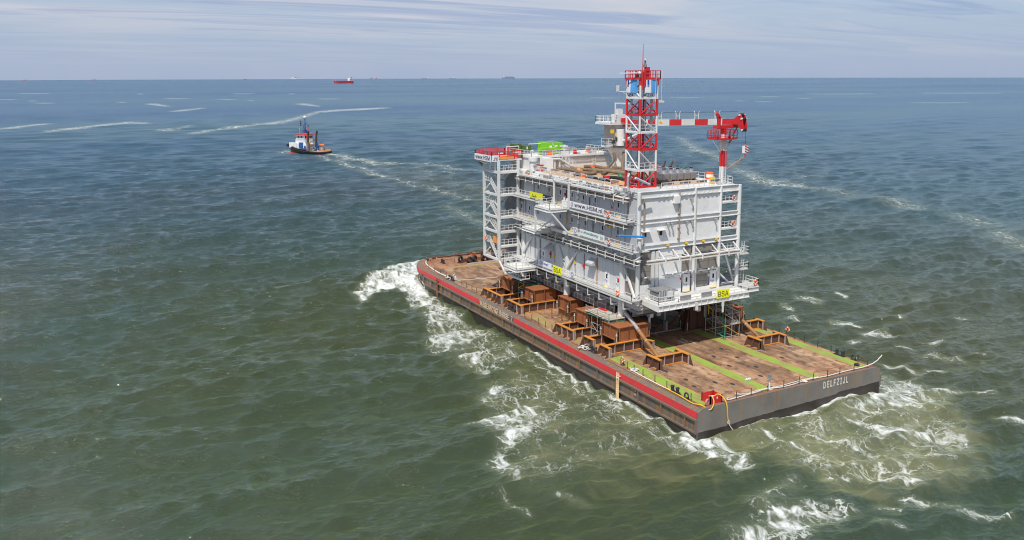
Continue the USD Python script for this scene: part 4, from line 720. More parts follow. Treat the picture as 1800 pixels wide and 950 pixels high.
brace('brown raking tube of the middle pair leaning to starboard', (27.6, -1.2, DK+.35), (26.4, -5.6, 9.2), .28, (('rust_dark', 0, 1),))
t = thing('brace_foot', 'grey edged foot plate where the two middle raking tubes meet', 'steel bracket', (27.6, -.5, DK))
m = MB(); m.box(27.3, 27.9, -3.6, 2.8, DK+.03, DK+.13); build(t, 'base_plate', m, 'weld_grey')
m = MB(); m.box(27.2, 28.0, -.62, -.38, DK+.1, DK+1.7); build(t, 'upright_plate', m, 'weld_grey')
for s in (1, -1): m = MB(); m.prism([(27.58, -.5+.2*s, DK+.13), (27.58, -.5+2.6*s, DK+.13), (27.58, -.5+.9*s, DK+1.5)], (.06, 0, 0)); build(t, 'gusset', m, 'rust_dark')

# ---------------------------------------------------------------- the platform (topside module)
PF = thing('offshore_platform', 'white multi storey offshore transformer platform carried on the barge deck', 'offshore platform', (43, 0, 8.9))
XS, YP, YS = 22.5, 8.8, -10.3                 # stern wall, port wall, outer starboard columns
FA, FB, F0, FR = 22.4, 18.25, 10.9, 26.8      # floors: upper, middle, lowest walkways and the roof
def P_(name, m, mat, **k): return build(PF, name, m, mat, **k)
def rail(pts, z=None, h=1.1, step=1.5, r=.034, mids=(.55,), kick=True, mat='white_paint', parent=None, name='railing', shut=False):
    """a railing along pts: posts, top and middle rails, kick plate; one part"""
    m = MB(); pts = [np.array((p[0], p[1], p[2] if len(p) > 2 else z), float) for p in pts]
    if shut: pts.append(pts[0])
    for a, b in zip(pts, pts[1:]):
        d = np.linalg.norm(b-a); n = max(1, int(round(d/step)))
        for i in range(n+1):
            p = a+(b-a)*i/n; m.box(p[0]-r, p[0]+r, p[1]-r, p[1]+r, p[2]-.05, p[2]+h)
        for q in (h,)+tuple(h*k for k in mids): m.bar(a+(0, 0, q), b+(0, 0, q), 2*r*.95)
        if kick: m.bar(a+(0, 0, .09), b+(0, 0, .09), .02, .16)
    return build(parent or PF, name, m, mat)
# body behind the wall panels
m = MB(); m.box(XS+.3, 64.8, -6.2, YP-.25, 8.95, 26.3); m.box(30.6, 64.8, YS+.3, -6.3, 8.96, 26.29); P_('inner_wall', m, 'wall_grey')
m = MB(); m.box(XS+.1, 65, YS+.1, YP, 26.35, 26.75); P_('roof_plate', m, 'white_paint')
m = MB(); m.box(XS+.2, 64.9, YS+.2, YP-.1, 8.55, 8.93); P_('bottom_plate', m, 'mid_grey')
for x in np.arange(24, 65, 3.4): m = MB(); m.ibeam((x, YS+.2, 8.2), (x, YP-.1, 8.2), .68, .4); P_('bottom_beam', m, 'mid_grey')
# --- stern face
for y, r in ((9.05, .30), (-1.45, .26), (-6.5, .24), (YS, .33)):
    for a, b in ((F0-.9, 18.1), (18.15, 22.15), (22.2, 26.9)):
        m = MB(); m.tube((XS-.05, y, a), (XS-.05, y, b), r, 16); P_('column', m, 'white_paint', smooth=40)
for (z0, z1) in ((22.12, 22.82), (18.2, 18.92), (25.95, 26.95)):
    for ya, yb in ((8.75, -1.2), (-1.7, -6.27), (-6.75, -9.97)):
        m = MB(); m.ibeam((XS-.02, ya, (z0+z1)/2), (XS-.02, yb, (z0+z1)/2), z1-z0, .42, .08); P_('wall_beam', m, 'white_paint')
for (za, zb) in ((18.95, 22.1), (22.85, 25.92)):
    for ya, yb in ((8.72, 7.95), (7.92, 4.4), (4.38, 1.75), (1.73, -1.18), (-1.72, -4.0), (-4.02, -6.25)):
        m = MB(); m.box(XS, XS+.28, yb, ya, za, zb); P_('wall_panel', m, 'wall_white')
# recessed seams' cover strips
for z in (18.95, 22.85): m = MB(); m.box(XS-.03, XS-.002, 1.45, 2.0, z, z+3.1); P_('seam_cover', m, 'wall_white')
# pipes down the stern face
m = MB(); m.path([(XS-.25, 1.68, 26.6), (XS-.25, 1.68, 19.0)], .10, 8)
for z in (19.4, 21.0, 23.2, 25.2): m.box(XS-.38, XS, 1.5, 1.86, z, z+.16)
P_('down_pipe', m, 'pipe_rust')
m = MB(); m.path([(XS-.05, 9.0, 25.9), (XS-.3, 8.55, 25.95), (XS-.32, 8.32, 25.85), (XS-.32, 8.28, 25.4), (XS-.32, 8.28, 19.0)], .12, 8); P_('down_pipe', m, 'pipe_rust')
m = MB(); m.box(XS-.6, XS-.02, 1.85, 2.85, 24.9, 26.0); P_('junction_box', m, 'wall_white')
for (y, z, b) in ((-.55, 25.3, .34), (3.85, 21.9, .2), (3.15, 21.85, .2), (.35, 21.9, .24), (-.75, 21.85, .24), (-5.35, 21.85, .24)):
    m = MB(); m.tube((XS, y, z), (XS-.55, y, z+.02), .13, 10); m.tube((XS-.55, y, z+.05), (XS-.55, y, z-.4), .11, 10); m.box(XS-.64, XS-.44, y-b*.5, y+b*.5, z-.5, z-.38); P_('wall_vent', m, 'galvanised')
for y in (4.95, 7.85):
    m = MB(); m.box(XS-.04, XS+.02, y-.35, y+.35, 20.15, 20.95); f = P_('window', m, 'white_paint')
    m = MB(); m.box(XS-.06, XS-.03, y-.24, y+.24, 20.25, 20.85); build(f, 'pane', m, 'window_dark')
    m = MB(); m.box(XS-.7, XS, y-.75, y+.75, 21.05, 21.13); build(f, 'canopy', m, 'white_paint')
for y in (3.75, .2, -3.1, -5.7): m = MB(); m.box(XS-.45, XS-.1, y-.2, y+.2, 18.55, 18.75); m.box(XS-.3, XS-.2, y-.08, y+.08, 18.3, 18.56); P_('flood_lamp', m, 'yellow_paint')
# lower stern storey
def louvre(y0, y1, z0, z1, x=XS-.02, mat='louvre'):
    m = MB(); m.box(x+.06, x+.2, y0, y1, z0, z1); t = P_('louvre', m, 'louvre')
    n = max(1, int((z1-z0)/.85))
    for i in range(n):
        a = z0+(z1-z0)*i/n; b = z0+(z1-z0)*(i+1)/n; m = MB(); m.box(x, x+.07, y0+.04, y1-.04, a+.03, b-.03); build(t, 'slat_bank', m, mat)
for (y0, y1, z0, z1) in ((8.25, 6.65, 13.0, 17.95), (.70, -.65, 14.25, 16.6), (-2.1, -4.4, 11.45, 14.05), (-2.1, -4.4, 14.2, 16.6), (-4.65, -6.1, 14.2, 16.6), (.2, -.9, 16.95, 17.9), (-2.0, -6.0, 16.95, 17.9), (6.55, 5.4, 17.1, 17.9)):
    louvre(min(y0, y1), max(y0, y1), z0, z1)
for (y0, y1, z0, z1) in ((8.75, 6.6, F0, 12.95), (5.05, .8, F0, 13.6), (5.05, .8, 13.65, 16.9), (.7, -1.15, 13.9, 14.2), (-2.05, -6.2, F0, 11.4), (-4.45, -6.2, 13.9, 14.15), (5.35, .25, 16.95, 18.1)):
    m = MB(); m.box(XS, XS+.28, y1, y0, z0, z1); P_('wall_panel', m, 'wall_white')
for y in (6.3, 5.55): m = MB(); m.box(XS-.14, XS+.2, y-.27, y+.27, F0, 17.9); P_('wall_post', m, 'white_paint')
for (y, ) in ((-1.95,), (-6.3,)): m = MB(); m.box(XS-.1, XS+.2, y-.09, y+.09, F0, 17.9); P_('wall_post', m, 'white_paint')
def door(x, y, z, axis, w=.95, h=2.45, mat='wall_white', green=False):
    """axis 'y': in the stern face; axis 'x': in the port face"""
    m = MB()
    bx = (lambda a, b, c, d, o0, o1: m.box(x-o1, x-o0, y+a, y+b, z+c, z+d)) if axis == 'y' else (lambda a, b, c, d, o0, o1: m.box(x+a, x+b, y+o0, y+o1, z+c, z+d))
    bx(-w/2-.1, w/2+.1, 0, h+.1, -.02, .05); t = P_('door', m, mat)
    m = MB(); bx(-w/2, w/2, .06, h, .05, .08); build(t, 'leaf', m, mat)
    m = MB(); bx(-.16, .16, h*.58, h*.85, .08, .10); build(t, 'window', m, 'window_dark')
    m = MB(); bx(-.15, .12, h*.38, h*.47, .08, .09); bx(-.10, .15, h*.31, h*.36, .08, .09); build(t, 'notice', m, 'notice')
    m = MB(); bx(w/2-.18, w/2-.08, h*.42, h*.48, .08, .16); build(t, 'handle', m, 'dark_steel')
    m = MB(); bx(-w/2, w/2, -.02, .07, .06, .35); build(t, 'sill', m, 'yellow_paint')
    if green: m = MB(); bx(-.2, .2, h*.9, h*.98, .08, .11); build(t, 'exit_sign', m, 'letter_green')
door(XS-.02, -.15, F0+.15, 'y', 1.2, 2.55); door(XS-.02, -5.45, F0+.15, 'y', 1.1, 2.55)
for y0, y1 in ((4.6, 2.9), (2.6, 1.0), (-2.2, -3.6), (-4.6, -6.0), (.5, -.8), (8.0, 6.8)):
    m = MB(); m.tube((XS-.35, y0, 14.12), (XS-.35, y1, 14.12), .11, 8); m.box(XS-.4, XS, (y0+y1)/2-.1, (y0+y1)/2+.1, 14.1, 14.3); P_('light_fitting', m, 'white_paint')
m = MB(); m.box(XS-.9, XS, 2.2, 3.6, 13.95, 14.05); P_('canopy', m, 'white_paint')
for y in (.95, -1.0): m = MB(); m.box(XS-.2, XS, y-.09, y+.09, 13.0, 13.25); P_('alarm_box', m, 'red_paint')
# cable tray round the stern, hung on white brackets
TZ = 16.45
for (y0, y1) in ((8.6, 3.0), (2.95, -2.6), (-2.65, -9.6)):
    m = MB(); m.box(XS-1.75, XS-1.35, y1, y0, TZ+.36, TZ+.52); P_('cable_tray', m, 'white_paint')
    m = MB(); m.box(XS-1.85, XS-1.3, y1, y0, TZ-.05, TZ+.08); P_('cable_tray', m, 'white_paint')
    m = MB(); m.box(XS-1.7, XS-1.4, y1, y0, TZ+.1, TZ+.24); P_('cable_bundle', m, 'pipe_rust')
for y in (5.3, 2.7, .65, -1.7, -5.0, -6.95, -9.3):
    m = MB(); m.bar((XS, y, 17.95), (XS-1.5, y, 16.95), .14); m.bar((XS-.1, y, 16.95), (XS-1.7, y, 16.95), .12); m.box(XS-1.9, XS-1.78, y-.1, y+.1, TZ-.2, TZ+.65); P_('tray_bracket', m, 'white_paint')
# --- stern deck platform
m = MB(); m.box(18.3, XS, -9.2, 8.25, F0-.12, F0); P_('stern_deck', m, 'pale_deck')
m = MB(); m.box(20.9, XS-.05, -9.0, 5.4, F0+.004, F0+.03); P_('stern_grating', m, 'grating')
m = MB(); m.ibeam((18.4, 8.25, F0-.55), (18.4, -9.2, F0-.55), .85, .4, .07); P_('deck_beam', m, 'white_paint')
for y in np.arange(7.6, -9.1, -1.2): m = MB(); m.box(18.2, 18.36, y-.05, y+.05, F0-.95, F0-.15); P_('beam_stiffener', m, 'white_paint')
m = MB(); m.ibeam((18.6, -9.1, F0-.5), (XS, -9.1, F0-.5), .8, .4, .07); P_('deck_beam', m, 'white_paint')
m = MB(); m.prism([(18.35, 8.28, F0-.1), (22.2, 8.28, F0-.1), (22.2, 8.28, F0-.75), (18.35, 8.28, F0-1.05)], (0, .08, 0)); P_('end_plate', m, 'white_paint')
rail([(22.0, 8.2), (18.45, 8.2), (18.45, 4.6)], F0, step=1.2); rail([(18.45, 4.6), (18.45, -2.4)], F0-.55, h=.95, step=1.6, mat='steel_pipe'); rail([(18.45, -4.9), (18.45, -9.1), (20.5, -9.1)], F0-.45, h=.95, step=1.6)
for y in (-1.0, 3.0): m = MB(); m.box(18.7, 18.8, y-1.0, y+1.0, F0+.15, F0+.75); P_('grey_board', m, 'grey_unit')
m = MB(); m.box(18.15, 18.3, -4.0, -3.6, F0-1.7, F0-.8); m.box(18.15, 18.25, -3.95, -3.65, F0-2.6, F0-1.7); P_('fender_post', m, 'white_paint')
m = MB(); m.box(18.12, 18.3, 1.1, 1.5, F0-1.6, F0-.4); P_('fender_post', m, 'white_paint')
# starboard end landing with its own rails
m = MB(); m.box(20.2, 40, -13.0, YS-.2, F0-.15, F0-.03); P_('side_walkway', m, 'grating')
m = MB(); m.ibeam((20.25, YS+.2, F0-.5), (20.25, -13.0, F0-.5), .7, .3, .06); P_('deck_beam', m, 'white_paint')
rail([(20.3, -9.6), (20.3, -12.95), (30, -12.95)], F0-.03, step=1.3); rail([(23.6, -12.95), (23.6, -10.6)], F0)
for z in (13.1, 15.6): 
    m = MB(); m.box(22.6, 26.5, -13.0, YS-.3, z-.1, z); P_('side_landing', m, 'grating'); rail([(22.65, YS-.4), (22.65, -12.95), (26.4, -12.95)], z, step=1.2)
m = MB(); m.bar((23, -12.4, 13.1), (28, -12.4, F0), .12, .3); m.bar((23, -11.4, 13.1), (28, -11.4, F0), .12, .3); P_('side_stair', m, 'white_paint')
m = MB()
for z in np.arange(13, 17.5, .35): m.box(22.9, 22.95, -12.2, -11.7, z, z+.05)
m.box(22.88, 22.97, -12.25, -12.2, F0, 17.6); m.box(22.88, 22.97, -11.7, -11.65, F0, 17.6); P_('side_ladder', m, 'white_paint')
m = MB(); m.tube((23.2, -10.9, F0), (23.2, -10.9, 16.6), .13, 8); P_('yellow_pipe', m, 'yellow_paint')
# open starboard bay: floors, rails, louvred back wall and a raking brace
m = MB(); m.box(26.8, 27.0, -9.5, -6.35, F0, 26.3); P_('bay_wall', m, 'mid_grey')
for (z0, z1) in ((19.2, 21.4), (23.0, 24.6)):
    for k in range(3): y1 = -6.45-k*1.0; m = MB(); m.box(26.6, 26.8, y1-.92, y1, z0, z1); P_('louvre', m, 'louvre')
for z in (FR, FA, FB):
    m = MB(); m.ibeam((XS, YS, z-.3), (64, YS, z-.3), .6, .35, .07); P_('side_beam', m, 'white_paint')
for z in (FA+2.1, FA-1.9+1.9, FB+1.9, FB, 15.6, F0):
    m = MB(); m.box(XS+.3, 30.2, YS+.2, -6.6, z-.1, z); P_('bay_floor', m, 'grating')
for z in (24.35, 20.2, 16.75):
    m = MB(); m.bar((XS, -6.7, z-.1), (XS, YS+.3, z-.1), .2, .28); P_('bay_beam', m, 'white_paint'); rail([(XS+.1, -6.9), (XS+.1, YS+.5)], z, step=.75, h=1.0)
    rail([(XS+.1, YS+.15), (30, YS+.15)], z, step=1.5)
m = MB(); m.tube((XS+.3, -7.4, 17.6), (XS+.3, -9.9, 11.6), .2, 10); P_('bay_brace', m, 'steel_pipe')
for i in range(3): m = MB(); m.bar((XS+1+i*.5, -6.9, F0+2.6), (XS+.4, -9.4, F0+.2), .08, .22); P_('bay_stair', m, 'white_paint')
for z0, z1 in ((FB+.1, 20.1), (FA+.1, 24.3)): m = MB(); m.bar((24.5, -7.2, z1), (28.8, -7.2, z0), .1, .28); m.bar((24.5, -8.2, z1), (28.8, -8.2, z0), .1, .28); P_('bay_stair', m, 'white_paint')
for x in (30.2, 38, 46, 54, 62): m = MB(); m.tube((x, YS, 8.9), (x, YS, 26.7), .33, 14); P_('column', m, 'white_paint', smooth=40)
# --- port face: panels per storey
def seams(z0, z1, xs, y=YP, th=.26, mt='wall_grey'):
    for a, b in zip(xs, xs[1:]): m = MB(); m.box(a+.025, b-.025, y-th, y, z0, z1); P_('wall_panel', m, mt if a < 56 else 'mid_grey')
gridA = [22.8, 26.3, 29.9, 33.0, 36.2, 39.4, 42.8, 46.4, 50.0, 53.6, 57.2, 60.0, 64.8]
seams(22.5, 26.25, gridA); seams(18.4, 22.1, gridA); seams(10.95, 15.3, [22.8, 25.6, 28.9, 32.0, 36.5, 40.6, 44.8, 48.6, 52.6, 56.6, 60.0, 64.8], mt='wall_pale'); seams(15.4, 18.1, [22.8, 29.0, 36.5, 44.8, 52.6, 64.8], YP-.9, mt='wall_pale')
for z in (26.1, 22.2, 18.2, 15.3): m = MB(); m.ibeam((22.9, YP-.02, z), (64.8, YP-.02, z), .32, .3, .05); P_('wall_beam', m, 'white_paint')
for k, x in enumerate((51.9, 48.2, 44.5, 40.8, 37.4, 34.0, 27.8)): door(x, YP, FA+.06, 'x', 1.0, 2.6, 'wall_grey', k == 6)
for k, x in enumerate((57.9, 55.0, 44.5, 40.8, 36.8, 31.9, 27.8)): door(x, YP, FB+.06, 'x', 1.0, 2.6, 'wall_grey', k == 6)
for x in (50.1, 30.6, 27.6): door(x, YP, F0+.06, 'x', 1.0, 2.5, 'wall_white')
rr = random.Random(5)
for z0, z1, xs in ((FA, 26.0, (25.4, 29.3, 35.6, 39.0, 42.6, 46.9, 53.4)), (FB, 22.0, (26.0, 29.6, 34.6, 38.8, 42.4, 46.8, 52.0, 56.4)), (F0, 15.2, (25.2, 33.3, 37.0, 39.7, 46.3, 47.6, 51.2, 53.0, 54.6))):
    for x in xs:
        m = MB(); m.tube((x, YP+.1, z0+rr.uniform(0, 1.5)), (x, YP+.1, z1), rr.choice((.05, .07, .1)), 6); P_('conduit', m, rr.choice(('dark_steel', 'copper', 'steel_pipe')))
        if rr.random() < .7: z = z0+rr.uniform(1.2, 2.4); m = MB(); m.box(x-.16, x+.16, YP+.02, YP+.28, z, z+rr.uniform(.3, .6)); P_('call_point', m, rr.choice(('yellow_paint', 'dark_steel', 'red_paint', 'wall_white', 'grey_unit')))
for x, z in ((27.4, 12.6), (29.4, 23.6), (43.0, 23.9)): m = MB(); m.box(x-.11, x+.11, YP+.02, YP+.22, z, z+.45); P_('extinguisher_box', m, 'red_paint')
m = MB(); m.box(30.1, 30.9, YP+.01, YP+.04, 20.6, 21.3); t = P_('warning_board', m, 'yellow_paint', label='yellow board with a black warning mark')
m = MB(); m.prism([(30.25, YP+.041, 20.7), (30.75, YP+.041, 20.7), (30.5, YP+.041, 21.2)], (0, .012, 0)); build(t, 'mark', m, 'dark_steel')
# recessed middle storey: radiators, ducts and diagonal struts
for k, x in enumerate(np.arange(24.5, 58, 2.1)):
    m = MB(); h = rr.uniform(1.2, 2.3); m.box(x, x+rr.uniform(.7, 1.7), YP-.88, YP-.3+rr.uniform(0, .25), 15.6, 15.6+h); P_('duct_box', m, rr.choice(('white_paint', 'wall_grey', 'galvanised')))
    m = MB(); m.tube((x+.3, YP-.15, 15.5), (x+1.4*rr.choice((-1, 1)), YP-.1, 18.1), .09, 6); P_('strut', m, rr.choice(('white_paint', 'galvanised', 'steel_pipe')))
# hoods over air inlets
for x in (34.3, 47.4):
    m = MB(); m.prism([(x-.9, YP, 14.9), (x-.9, YP+1.1, 14.2), (x-.9, YP+1.1, 13.9), (x-.9, YP, 13.9)], (1.8, 0, 0)); P_('air_hood', m, 'wall_grey')
# legs and their knee braces
for x in (57.2, 42.2, 26.6):
    m = MB(); m.tube((x, YP+.05, 6.96), (x, YP+.05, 11.0), .58, 20); P_('leg', m, 'white_paint', smooth=40)
    m = MB(); m.tube((x, YP+.05, 6.95), (x, YP+.05, 7.2), .72, 20); P_('leg_collar', m, 'rust')
    m = MB(); m.tube((x, YP-.05, 11.05), (x, YP-.05, 18.0), .50, 20); P_('leg', m, 'white_paint', smooth=40)
    if x > 30:
        m = MB(); m.tube((x-.4, YP+.3, 11.9), (x-3.2, YP+.15, 15.2), .19, 10); P_('knee_brace', m, 'white_paint')
        m = MB(); m.tube((x+.4, YP+.2, 11.9), (x+2.6, YP+.05, 15.2), .12, 10); P_('knee_brace', m, 'wall_grey')
    m = MB(); m.tube((x, -9.0, 6.96), (x, -9.0, 9.0), .62, 16); P_('leg', m, 'white_paint', smooth=40)
m = MB(); m.box(23.4, 25.9, YP-.05, YP+.02, F0, 15.2); P_('louvre', m, 'louvre')
m = MB(); m.bar((23.0, YP+.35, F0+.1), (25.9, YP+.15, 15.2), .32, .3); P_('knee_brace', m, 'white_paint')
# walkways on the port side
for (z, x0, x1, y1) in ((FA, 23.6, 60, 10.35), (FB, 22.0, 60, 10.35), (F0, 21.9, 60, 10.5)):
    m = MB(); m.box(x0, x1, YP+.03, y1, z-.1, z); P_('walkway', m, 'grating')
    m = MB(); m.bar((x0, y1-.06, z-.2), (x1, y1-.06, z-.2), .12, .34); P_('walkway_edge', m, 'white_paint')
    for x in np.arange(x0+.3, x1, 2.4): m = MB(); m.prism([(x, YP, z-.12), (x, y1-.1, z-.12), (x, YP, z-.75)], (.06, 0, 0)); P_('bracket', m, 'white_paint')
rail([(23.65, YP+.1), (23.65, 10.3), (39.2, 10.3)], FA); rail([(44.6, 10.3), (58.6, 10.3)], FA)
rail([(22.05, 8.3), (22.05, 10.3), (38.6, 10.3)], FB); rail([(50, 10.3), (58.6, 10.3)], FB)
rail([(22.0, 8.4), (22.0, 10.45), (49.8, 10.45)], F0)
m = MB(); m.box(21.6, 22.4, 7.6, YP+1.5, FB-.12, FB-.02); P_('walkway', m, 'grating')
# trays under the walkways, with cables
for (z, y, x0, x1) in ((FA-.95, 9.7, 24, 39), (TZ, 9.75, 21.2, 58.5), (FA+2.95, 9.5, 24.5, 58.5)):
    m = MB(); m.box(x0, x1, y-.05, y+.45, z-.08, z); P_('cable_tray', m, 'white_paint')
    m = MB(); m.box(x0, x1, y-.35, y+.25, z+.38, z+.46); P_('cable_tray', m, 'white_paint')
    m = MB(); m.box(x0+.2, x1-.2, y+.05, y+.3, z+.02, z+.12); P_('cable_bundle', m, 'dark_steel' if z < 20 else 'pipe_rust')
    m = MB(); m.box(x0+.2, x1-.2, y-.25, y-.05, z+.16, z+.3); P_('cable_bundle', m, 'copper')
    for x in np.arange(x0+.6, x1, 2.45):
        m = MB(); m.box(x-.07, x+.07, y+.44, y+.52, z-.35, z+.75); m.bar((x, YP, z+1.2), (x, y+.45, z+.6), .1); m.box(x-.05, x+.05, YP, y+.5, z+.47, z+.55); P_('tray_bracket', m, 'white_paint')
for x0, x1 in ((26, 30), (31, 34.5), (35.4, 38)): m = MB(); m.tube((x0, 9.9, FA-.45), (x1, 9.9, FA-.45), .12, 8); P_('pipe', m, rr.choice(('steel_pipe', 'copper', 'sling_orange')))
# loading platforms on the port side, one above the other
def laydown(x0, x1, y0, y1, z, closed=True):
    m = MB(); m.box(x0, x1, y0, y1, z-.06, z); P_('loading_deck', m, 'pale_deck')
    for a, b in (((x0, y1), (x1, y1)), ((x0, y0), (x0, y1)), ((x1, y0), (x1, y1))): m = MB(); m.ibeam((*a, z-.32), (*b, z-.32), .5, .26, .06); P_('deck_beam', m, 'white_paint')
    rail([(x1, y0), (x1, y1), (x0, y1), (x0, y0)], z, step=1.1)
laydown(40.0, 44.6, 10.4, 13.75, 22.35); laydown(45.2, 49.8, 10.4, 13.35, 18.0); laydown(50.0, 54.6, 10.55, 14.4, 10.5)
for x in (43.9, 39.3): m = MB(); m.bar((x, 10.5, 22.3), (x, 10.5, 26.5), .26); P_('portal_post', m, 'white_paint')
m = MB(); m.bar((44.0, 10.5, 26.5), (39.2, 10.5, 26.5), .26); m.bar((43.9, 10.5, 26.5), (43.9, 7.6, 26.5), .24); m.bar((39.3, 10.5, 26.5), (39.3, 7.2, 26.5), .24); P_('portal_beam', m, 'white_paint')
m = MB(); m.tube((40.1, 13.6, 22.0), (39.6, 10.4, 18.3), .17, 10); P_('deck_brace', m, 'white_paint')
m = MB(); m.bar((45.0, 13.45, 17.9), (45.0, 13.45, 22.0), .24); P_('portal_post', m, 'white_paint')
m = MB(); m.tube((45.1, 13.3, 18.0), (43.2, 10.4, 20.5), .14, 8); P_('deck_brace', m, 'white_paint')
m = MB(); m.bar((39.4, 10.3, 18.1), (45.2, 10.3, 18.1), .14, .5); P_('walkway_edge', m, 'white_paint')
for (x, y, z) in ((41.2, 9.6, FA), (42.2, 9.5, FA), (51.6, 11.6, 10.5), (53.0, 11.2, 10.5)):
    m = MB(); m.box(x-.35, x+.35, y-.3, y+.3, z, z+.9); m.tube((x, y, z+.9), (x, y, z+1.35), .18, 8); P_('winch', m, 'white_paint')
# louvred skirt between the legs, below the lowest walkway
for (x0, x1) in ((44.0, 55.6), (29.4, 42.2)):
    n = int((x1-x0)/1.15); w = (x1-x0)/n
    for i in range(n):
        for (a, b) in ((7.05, 7.72), (7.8, 8.55)): m = MB(); m.box(x0+i*w+.06, x0+(i+1)*w-.06, YP-.75, YP-.68, a, b); P_('skirt_panel', m, 'louvre')
    for i in range(n+1): m = MB(); m.box(x0+i*w-.05, x0+i*w+.05, YP-.72, YP-.6, 6.95, 9.6); P_('skirt_post', m, 'white_paint')
    for z in (6.95, 7.76, 8.6): m = MB(); m.box(x0, x1, YP-.71, YP-.61, z-.05, z+.05); P_('skirt_rail', m, 'white_paint')
    m = MB(); m.tube((x0, YP+.4, 9.75), (x1, YP+.4, 9.65), .12, 8); P_('pipe', m, 'dark_steel')
for x in np.arange(24.2, 56, 3.2):
    m = MB(); m.bar((x, 10.3, F0-.3), (x, 10.3, F0-1.7), .12); m.bar((x, 10.3, F0-1.7), (x-.2, 9.2, F0-1.7), .12); P_('hanger', m, 'white_paint')
# underdeck pipes and hangers in the shade
for k in range(16):
    x, y = rr.uniform(24, 44), rr.uniform(-8, 6); m = MB(); m.tube((x, y, 8.0), (x, y, rr.uniform(4.6, 7.2)), rr.uniform(.06, .22), 8); P_('underdeck_pipe', m, rr.choice(('galvanised', 'white_paint', 'steel_pipe', 'rust_dark')))
for k in range(10):
    y = rr.uniform(-8, 6); x = rr.uniform(23, 30); m = MB(); m.box(x, x+rr.uniform(.4, 1.2), y, y+rr.uniform(.3, 1.0), rr.uniform(6.9, 7.5), 8.0); P_('underdeck_box', m, rr.choice(('galvanised', 'white_paint', 'mid_grey')))
# --- stair tower at the forward port corner
TX0, TX1, TY = 58.7, 64.5, 13.2
TF = (10.5, 15.6, 18.35, 22.45, 26.6)
for (x, y) in ((TX0, TY), (TX1, TY), (TX0, 9.2)):
    m = MB(); m.bar((x, y, 10.2 if y > 10 else 9.9), (x, y, 28.6), .42); P_('tower_column', m, 'white_paint')
for z in TF:
    for a, b in (((TX0, TY), (TX1, TY)), ((TX0, TY), (TX0, 9.2)), ((TX1, TY), (TX1, 9.2))):
        m = MB(); m.bar((*a, z-.15), (*b, z-.15), .26, .42); P_('tower_beam', m, 'white_paint')
    m = MB(); m.box(TX0+.1, TX1-.1, 11.5, TY-.1, z-.08, z-.02) if False else m.box(TX0+.1, TX0+1.5, 9.0, TY-.1, z-.08, z-.02); P_('tower_floor', m, 'grating')
    rail([(TX0+.05, 9.4), (TX0+.05, TY-.2)], z, step=1.0)
m = MB(); m.bar((TX0, TY, 12.8), (TX0, 9.2, 12.8), .24, .36); P_('tower_beam', m, 'white_paint'); rail([(TX0+.05, 9.4), (TX0+.05, TY-.2)], 12.95, step=1.0)
for z0, z1 in zip(TF, TF[1:]):
    zm = (z0+z1)/2
    m = MB(); m.box(TX1-1.6, TX1-.1, 9.6, TY-.1, zm-.08, zm); P_('tower_landing', m, 'grating'); rail([(TX1-1.6, TY-.1), (TX1-.1, TY-.1), (TX1-.1, 9.6)], zm, step=.8)
    for (xa, za, xb, zb, y) in ((TX0+1.5, z0, TX1-1.6, zm, 12.3), (TX0+1.5, z1, TX1-1.6, zm, 10.4)):
        m = MB()
        for yy in (y-.55, y+.55): m.bar((xa, yy, za), (xb, yy, zb), .06, .28)
        n = 9
        for i in range(1, n): f = i/n; m.box(xa+(xb-xa)*f-.14, xa+(xb-xa)*f+.14, y-.52, y+.52, za+(zb-za)*f-.02, za+(zb-za)*f+.02)
        P_('stair_flight', m, 'white_paint')
        for yy in (y-.58, y+.58): rail([(xa, yy, za), (xb, yy, zb)], step=.9, name='stair_rail', kick=False)
    m = MB(); m.tube((TX1-.2, TY, z0+.2), (TX1-2.2, TY, z0+1.6), .12, 8); P_('tower_brace', m, 'white_paint')
m = MB(); m.bar((TX0, TY, 10.3), (TX0-2.4, TY, 8.4), .26); m.bar((TX0-2.4, TY, 8.4), (50.2, TY, 8.4), .24); m.bar((TX0-2.4, TY, 8.3), (TX0-2.4, TY, 10.5), .3); P_('stair_hanger', m, 'white_paint')
m = MB(); m.box(50.2, TX0-2.3, 11.6, TY-.1, 8.38, 8.45); P_('tower_landing', m, 'grating'); rail([(TX0-2.4, TY), (50.2, TY), (50.2, 11.6)], 8.45, step=1.0)
# hoist deck on the tower with red rails
HX0, HX1, HY0, HY1, HZ = 59.6, 66.4, 7.9, 14.1, 28.75
m = MB(); m.box(HX0, HX1, HY0, HY1, HZ-.3, HZ); P_('hoist_deck', m, 'white_paint'); m = MB(); m.box(HX0+.3, HX1-.3, HY0+.3, HY1-.3, HZ+.003, HZ+.03); P_('hoist_floor', m, 'sling_orange', label='orange floor of the hoist deck')
rail([(HX0, HY0), (HX0, HY1), (HX1, HY1), (HX1, HY0), (HX0, HY0)], HZ, h=1.35, step=1.7, r=.06, mids=(.33, .66), mat='red_paint')
for a, b in (((HX1, HY1), (HX1, HY0)),):
    m = MB(); [m.bar((*a, HZ+q), (*b, HZ+q), .05) for q in (.2, .62, .78, 1.05)]; P_('mesh_screen', m, 'red_paint')
m = MB(); m.bar((HX0, 9.6, HZ+1.15), (HX0, 8.6, HZ+1.15), .05, .28); m.bar((HX0, 12.8, HZ+1.05), (HX0, 11.8, HZ+1.05), .05, .28); P_('light_fitting', m, 'white_paint')
